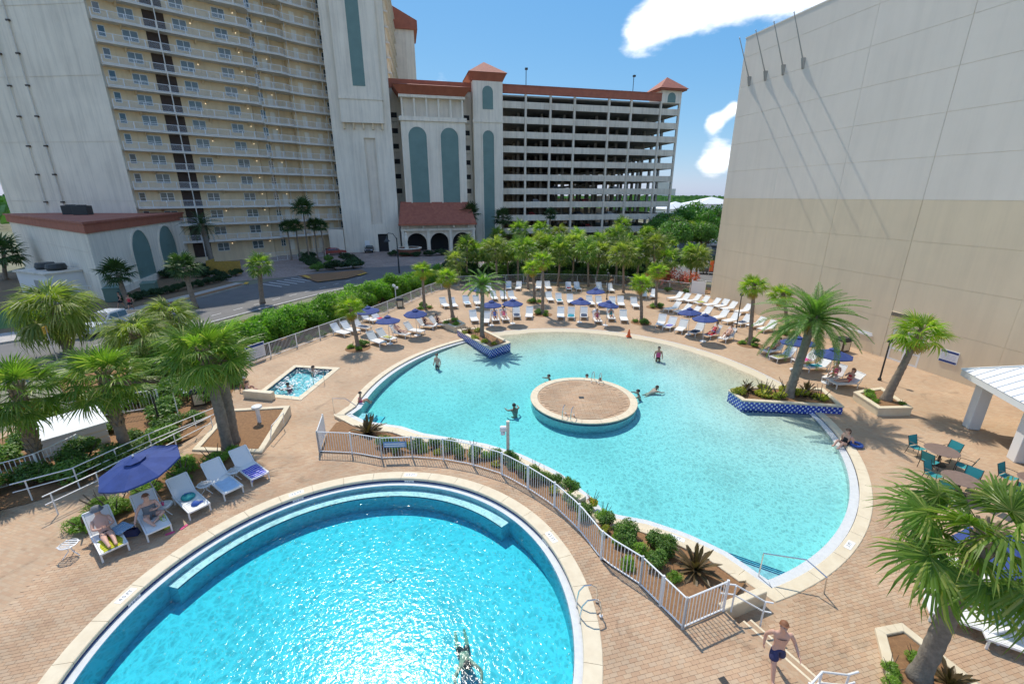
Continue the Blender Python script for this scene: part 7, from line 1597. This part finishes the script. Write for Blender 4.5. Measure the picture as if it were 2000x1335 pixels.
# ------------------------------------------------------------------ towels, bags, small things
def towel(label, x, y, z, rz, w, l, m, seed=0, drape=.0):
    g_ = np.random.default_rng(seed); nx, ny = 9, 7; V = []
    for i in range(nx):
        for j in range(ny):
            u, v = i/(nx-1)-.5, j/(ny-1)-.5; zz = .012*math.sin(u*9+seed)+.010*math.sin(v*11+seed*2)+.014+g_.uniform(-.004,.004); ex = max(0,abs(v)*w-.31)
            V.append((u*l, max(-.33,min(.33,v*w)), zz-ex*1.0-(max(0,u-.38)*drape)))
    mb = MB().add(V, [(i*ny+j,(i+1)*ny+j,(i+1)*ny+j+1,i*ny+j+1) for i in range(nx-1) for j in range(ny-1)]); o = mb.build('towel', m, None, True, (x,y,z), rz); return tag(o, label, 'towel')
def stripe_mat(name, a, b, sc_):
    m = mat(name, a, .9); nt = m.node_tree; N = nt.nodes; L = nt.links; tc = N.new('ShaderNodeTexCoord'); wv_ = N.new('ShaderNodeTexWave'); wv_.inputs['Scale'].default_value = sc_; wv_.inputs['Distortion'].default_value = 3.5; wv_.inputs['Detail'].default_value = 1
    rp = N.new('ShaderNodeValToRGB'); rp.color_ramp.interpolation = 'CONSTANT'; rp.color_ramp.elements[0].color = (*a,1); rp.color_ramp.elements[1].color = (*b,1); rp.color_ramp.elements[1].position = .72
    L.new(tc.outputs['Object'], wv_.inputs['Vector']); L.new(wv_.outputs['Fac'], rp.inputs[0]); L.new(rp.outputs[0], N['Principled BSDF'].inputs['Base Color']); return m
TW = {'yellow':stripe_mat('yellow_towel',(.55,.50,.02),(.20,.30,.02),3.0),'blue':stripe_mat('blue_print_towel',(.02,.02,.42),(.55,.55,.75),2.2),'pale':mat('pale_blue_towel',(.45,.62,.80),.9,var=.15,nscale=9),'teal':mat('teal_towel',(.02,.25,.34),.9),'print':stripe_mat('blue_white_towel',(.03,.20,.38),(.70,.76,.80),6.0),'red':mat('red_towel',(.55,.04,.06),.9),'pink':mat('pink_towel',(.62,.08,.30),.9),'rain':stripe_mat('rainbow_towel',(.60,.42,.02),(.10,.40,.35),3.0),'dark':mat('dark_towel',(.03,.05,.10),.9)}
def onl(i, key, label, off, l, w=.72, seed=0, dr=.0):
    x, y, a = NL[i]; towel(label, x+off*math.cos(R(a)), y+off*math.sin(R(a)), .365, R(a), w, l, TW[key], seed, dr)
onl(0,'yellow','yellow and green patterned towel under the nearest sunbather\'s feet',.62,.75,.74,1)
onl(3,'pale','pale blue towel spread over the fourth near lounger',.50,.95,.78,2,.4); onl(4,'blue','bright blue printed towel hanging over the fifth near lounger',.55,1.0,.86,3,.6)
x, y, a = NL[0]; towel('blue and white towel heaped beside the nearest sunbather', x+.35, y+.18, .42, R(a+20), .5, .6, TW['print'], 4)
for key, i, k, l in (('LG_FRONT',7,'teal','teal towel on the seventh lounger of the far front row'),('LG_FRONT',8,'dark','dark towel over a lounger in the far front row under the middle umbrella'),('LG_WALL3',4,'red','red towel on the right front row lounger'),('LG_WALL3',3,'dark','dark towel on the right front row beside the red one'),('LG_PALM',1,'rain','rainbow towel on the lounger by the date palm'),('LG_PALM',2,'pink','magenta towel on the lounger right of the date palm trunk'),('LG_LEFT_BACK',2,'dark','dark towel on the left back row lounger'),('LG_FRONT',4,'dark','dark towel on the lounger by the far lamp post')):
    x, y, a = PL[key][i]; towel(l, x+.35*math.cos(a), y+.35*math.sin(a), D+.365, a, .7, 1.0, TW[k], i)
tcol = ['pale','red','teal','print','yellow','pink','dark','blue','rain']
for j, (key, i) in enumerate((('LG_BACK',2),('LG_BACK',6),('LG_SECOND',1),('LG_SECOND',5),('LG_WALL',3),('LG_WALL2',2),('LG_WALL2',6),('LG_WALL3',1),('LG_LEFT_FRONT',1),('LG_MID',2),('LG_LEFT_BACK',4),('LG_PALM',3))):
    x, y, a = PL[key][i]; d_ = dict(rowname)[key]; towel('%s towel thrown on the %s lounger %s' % (('pale blue','red','teal','blue and white','yellow','pink','dark','bright blue','rainbow')[j%9], ORD[i], d_), x+.25*math.cos(a), y+.25*math.sin(a), D+.365, a+random.uniform(-.2,.2), .5, .8, TW[tcol[j%9]], j+20)
def bag(name, label, x, y, z, w, h, m, cat='bag'):
    t = thing(name, label, cat, (x,y,z), random.uniform(0,3)); me = MB().add([(-w,-w*.5,0),(w,-w*.5,0),(w,w*.5,0),(-w,w*.5,0),(-w*.85,-w*.3,h),(w*.85,-w*.3,h),(w*.85,w*.3,h),(-w*.85,w*.3,h)], [(0,1,5,4),(1,2,6,5),(2,3,7,6),(3,0,4,7),(3,2,1,0)]).mesh('b'); ob('body', bevel(me,.02,2), m, t)
    for q in (-1,1): MB().tube([(-w*.4,q*w*.3,h),(-w*.3,q*w*.3,h+.12),(w*.3,q*w*.3,h+.12),(w*.4,q*w*.3,h)], .012, 5).build('handle', m, t)
bag('tote_bag','lime green tote bag on the paving by the seated woman', -12.1, 12.72, .012, .19, .36, mat('lime_canvas',(.42,.50,.03),.8)); bag('beach_bag','dark blue beach bag between the first two near loungers', -12.95, 12.35, .012, .22, .25, CLO['navy'])
x, y, a = NL[2]; rb_ = thing('round_bag','round teal bag on the third near lounger','bag',(x+.05,y-.05,.37),.4); MB().lathe([(0,0),(.2,.0),(.23,.05),(.2,.11),(0,.13)], n=16).build('body', CLO['teal'], rb_, True); MB().tube([(-.1,.0,.12),(-.08,0,.2),(.08,0,.2),(.1,0,.12)], .012, 5).build('handle', CLO['blue'], rb_)
cp_ = thing('baseball_cap','blue cap lying on the third near lounger','cap',(x+.55,y-.40,.37),.8); MB().lathe([(.14,0),(.12,.06),(.06,.11),(0,.12)], n=14).build('crown', CLO['blue'], cp_, True); MB().add([(.1,-.09,.01),(.1,.09,.01),(.24,.06,0),(.24,-.06,0)],[(0,1,2,3)]).build('peak', CLO['blue'], cp_)
for i, (x, y) in enumerate(((-11.72,12.42),(-11.45,12.72))):
    s_ = MB().prism([(-.05,-.13),(.04,-.13),(.055,.04),(.04,.13),(-.03,.13),(-.055,.03)], 0, .022); o = s_.build('flip_flop', CLO['pink'], None, False, (x,y,.013), R(-50+i*35)); tag(o, 'pink flip-flop on the paving by the lime bag, %s one' % ('nearer','farther')[i], 'flip-flop', 'pink flip-flops')
    MB().tube([(-.04,.0,.02),(0,.06,.05),(.04,.0,.02)], .008, 5).build('strap', CLO['pink'], o)
cu_ = thing('drink_cup','pink drink cup on the side table under the umbrella','cup',(-12.5,13.3,.472)); MB().lathe([(0,0),(.035,0),(.045,.13),(.04,.13),(.035,.01)], n=12).build('cup', CLO['pink'], cu_); MB().tube([(0,0,.05),(.02,0,.2)], .006, 5).build('straw', CLO['white'], cu_)
tb = MB(); tb.tube([(.22*math.cos(2*math.pi*k/18),.22*math.sin(2*math.pi*k/18),.0) for k in range(19)], .07, 8, False); tag(tb.build('swim_ring', CLO['blue'], None, True, (16.55,18.75,D+.1)), 'blue swim ring held at the right edge of the large pool', 'swim ring')
for i, (x, y) in enumerate(((5.05,7.55),(8.1,7.2))):
    t = thing('drain_grate','small square dark drain in the paving, %s of the deck steps' % ('left','right')[i],'drain',(x,y,(0,D)[i]+.014),.3,'deck drains'); MB().span(-.09,.09,-.09,.09,0,.006).build('plate', M['bronze'], t)
    for k in range(4): MB().span(-.07,.07,-.065+.04*k,-.045+.04*k,.006,.012).build('slot', M['black_metal'], t)
# depth marks on the coping
def text(name, label, s, loc, rz, size, m, tilt=0.0, plate=None):
    cu2 = bpy.data.curves.new(name,'FONT'); cu2.body = s; cu2.size = size; cu2.align_x = 'CENTER'; cu2.align_y = 'CENTER'; cu2.extrude = .001
    o = bpy.data.objects.new(name, cu2); TMP.collection.objects.link(o); me = evaluated(o)
    t = thing('depth_marker', label, 'marker', loc, rz); 
    if tilt: t.rotation_euler = (tilt,0,rz)
    MB().span(-size*1.75,size*1.75,-size*.68,size*.68,.0,.004).build('tile', M['white'], t); q = ob('lettering', me, M['black_metal'], t, (0,0,.006)); return t
for a, l in ((173,'left edge'),(125,'upper left edge'),(87,'far edge'),(28,'right edge')):
    p = (C1[0]+6.66*math.cos(R(a)), C1[1]+6.66*math.sin(R(a))); text('mark','depth tile reading 4.5 FT on the near pool coping, %s' % l, '4.5 FT', (*p,.036), R(a-90), .15, M['black_metal'])
    p = (C1[0]+6.425*math.cos(R(a)), C1[1]+6.425*math.sin(R(a))); t = text('mark','waterline depth tile reading 4.5 FT inside the near pool, %s' % l, '4.5 FT', (*p,-.145), R(a-90), .11, M['black_metal'], R(90))
text('mark','white depth tile reading 3 FT on the large pool coping beside the mulch bed', '3 FT', (*((Vector(MP[-8])+Vector(M_COP[-8]))/2),D+.034), math.atan2(MP[-7][1]-MP[-9][1],MP[-7][0]-MP[-9][0]), .15, M['black_metal']); text('mark','white depth tile reading 3 FT on the right coping of the large pool', '3 FT', (*((Vector(MP[11])+Vector(M_COP[11]))/2),D+.034), math.atan2(MP[12][1]-MP[10][1],MP[12][0]-MP[10][0]), .15, M['black_metal'])

# ------------------------------------------------------------------ vehicles
def wheel(parent, x, y, r, w=.2):
    t = MB(); t.lathe([(r*.55,-w/2),(r*.92,-w/2),(r,-w*.35),(r,w*.35),(r*.92,w/2),(r*.55,w/2)], n=18); o = t.build('tyre', M['black_metal'], None); o.parent = parent; o.location = (x,y,r); o.rotation_euler = (math.pi/2,0,0)
    h = MB().lathe([(0,-w*.42),(r*.56,-w*.40),(r*.56,w*.40),(0,w*.42)], n=14).build('rim', M['alu'], o)
def make_car(kind, col, label, loc, rz, group=None):
    t = thing('pickup_truck' if kind == 'pickup' else 'parked_car', label, 'pickup' if kind == 'pickup' else 'car', loc, rz, group)
    m = mat('car_paint_'+str(len(bpy.data.materials)), col, .3, coat=.6); W2_ = .92 if kind == 'pickup' else .86
    if kind == 'pickup':
        prof = [(2.75,.45),(2.78,.78),(2.70,1.02),(1.35,1.14),(1.30,1.16),(-.95,1.16),(-.98,1.18),(-2.68,1.18),(-2.75,.95),(-2.75,.5)]; cab = [(1.38,1.14),(.62,1.78),(-.55,1.84),(-.98,1.76),(-1.0,1.16)]; wx = (1.75,-1.6); r = .40
    else:
        prof = [(2.2,.35),(2.22,.62),(2.1,.78),(1.0,.92),(-1.55,.98),(-2.15,.92),(-2.2,.6),(-2.15,.35)]; cab = [(1.05,.92),(.35,1.38),(-.9,1.42),(-1.6,.98)]; wx = (1.35,-1.35); r = .32
    def hull(pr, w0, w1, zm):
        n = len(pr); mb = MB(); zt = max(p[1] for p in pr); zb = min(p[1] for p in pr)
        def w_(z): return w0+(w1-w0)*max(0,(z-zm)/(zt-zm+1e-6))
        V = [(p[0],-w_(p[1]),p[1]) for p in pr]+[(p[0],w_(p[1]),p[1]) for p in pr]; mb.add(V, [tuple(range(n-1,-1,-1)), tuple(range(n,2*n))]+[(i,(i+1)%n,n+(i+1)%n,n+i) for i in range(n)]); return mb
    ob('body', bevel(hull(prof,W2_,W2_*.95,.8).mesh('b'),.06,2), m, t); ob('cab', bevel(hull(cab,W2_*.92,W2_*.74,1.0).mesh('c'),.05,2), m, t)
    zt = cab[1][1]; zb = cab[0][1]
    wsx = MB().add([(cab[0][0]-.06,-W2_*.82,zb+.06),(cab[0][0]-.06,W2_*.82,zb+.06),(cab[1][0]+.05,W2_*.68,zt-.02),(cab[1][0]+.05,-W2_*.68,zt-.02)],[(0,1,2,3)]); wsx.v = [(a+.05,b,c+.035) for a,b,c in wsx.v]; wsx.build('windscreen', M['glass'], t)
    for q in (-1,1):
        for x0, x1 in (((cab[0][0]-.42),(.0)),(-.08,cab[-1][0]+.12)):
            MB().add([(x0,q*(W2_*.925),zb+.08),(x1,q*(W2_*.925),zb+.08),(x1,q*(W2_*.80),zt-.12),(min(x0,cab[1][0]-.02),q*(W2_*.80),zt-.12)],[(0,1,2,3)]).build('side_window', M['glass'], t)
        ob('headlight', bevel(MB().box((prof[1][0]-.02,q*W2_*.72,prof[1][1]-.02),(.06,.32,.16)).mesh('h'),.02), M['rail'], t); ob('mirror', bevel(MB().box((cab[0][0]-.35,q*(W2_+.1),zb+.12),(.1,.18,.14)).mesh('m'),.02), m, t)
        for x in wx: wheel(t, x, q*(W2_-.12), r)
    MB().add([(cab[-1][0]-.01,-W2_*.7,zb+.1),(cab[-1][0]-.01,W2_*.7,zb+.1),(cab[-2][0]-.03,W2_*.62,zt-.1),(cab[-2][0]-.03,-W2_*.62,zt-.1)],[(0,1,2,3)]).build('rear_window', M['glass'], t)
    ob('grille', bevel(MB().box((prof[1][0]-.005,0,prof[1][1]-.05),(.05,W2_*1.05,.2)).mesh('g'),.01), M['black_metal'], t); ob('bumper', bevel(MB().box((prof[0][0]+.0,0,.5),(.14,W2_*1.9,.18)).mesh('b'),.03), M['alu'] if kind == 'pickup' else m, t)
    if kind == 'pickup': MB().span(-2.62,-1.1,-.76,.76,1.10,1.186).build('bed_floor', M['black_metal'], t)
    return t
make_car('pickup', (.62,.64,.66), 'silver white pickup truck driving on the road behind the palms', (-36.0,38.5,-.505), R(-93))
make_car('car', (.03,.035,.04), 'dark car parked under the tower end pier', (-30.6,97.0,-.5), R(-80)); make_car('car', (.30,.05,.04), 'dark red car beside the tower foot bushes', (-36.5,92.5,-.5), R(40))
make_car('car', (.05,.06,.07), 'dark car at the right road edge by the hall corner', (31.2,68.5,-.5), R(160)); make_car('car', (.10,.13,.20), 'blue grey car at the far left behind the street palm', (-47.5,33.0,-.4), R(20))
lotc = [(36,100,(.6,.6,.62)),(39.5,101,(.12,.13,.16)),(43,100,(.5,.5,.52)),(46.5,99,(.05,.05,.06)),(34,118,(.55,.56,.58)),(38,119,(.35,.05,.05)),(48,108,(.65,.66,.67)),(52,107,(.2,.25,.32))]
for i, (x, y, c) in enumerate(lotc): make_car('car', c, 'car in the parking lot right of the garage, %s from the left' % ORD[i], (x,y,-.52), R(75), 'cars in the far parking lot')
def garage_cars():
    k = 0
    for lvl, x in ((2,8),(2,20.5),(2,29),(3,9),(3,22),(4,14),(4,30),(1,9),(1,23),(1,36)):
        p = Matrix.Translation((*GO,0)) @ Matrix.Rotation(GR,4,'Z') @ Vector((x,3.2,.48+3.05*lvl-.86)); k += 1
        make_car('car', ((.5,.5,.52),(.3,.04,.04),(.06,.07,.09),(.6,.6,.6))[k%4], 'car parked inside the garage on its %s level, car %s' % (ORD[lvl], ORD[k-1]), tuple(p), GR+R(90), 'cars inside the garage')
garage_cars()
cf = thing('advert_flag','orange feather banner by the right road near the hall','banner',(29.6,66.8,-.5)); MB().tube([(0,0,0),(0,0,2.4)], .03, 6).build('pole', M['alu'], cf); MB().box((.3,0,1.5),(.6,.03,1.6)).build('cloth', M['orange'], cf)

# foam of the spa jets
fm = MB(); rn = random.Random(4)
for k in range(1100):
    u, v = rn.random(), rn.random(); a = Vector(SPA_I[0]).lerp(Vector(SPA_I[1]),u); b2 = Vector(SPA_I[3]).lerp(Vector(SPA_I[2]),u); p = a.lerp(b2,.04+.92*v)
    if math.sin(p.x*3.1+p.y*1.3)+math.sin(p.y*2.2) < .2 and rn.random() < .75: continue
    r_ = rn.uniform(.015,.065); n = 7; fm.add([(p.x+r_*rn.uniform(.5,1.3)*math.cos(2*math.pi*q/n),p.y+r_*rn.uniform(.5,1.3)*math.sin(2*math.pi*q/n),D-.052+rn.uniform(0,.004)) for q in range(n)],[tuple(range(n))])
tag(fm.build('spa_foam', M['white']), 'white foam churned up on the spa water', 'foam', None, 'stuff')
bpy.data.scenes.remove(TMP)
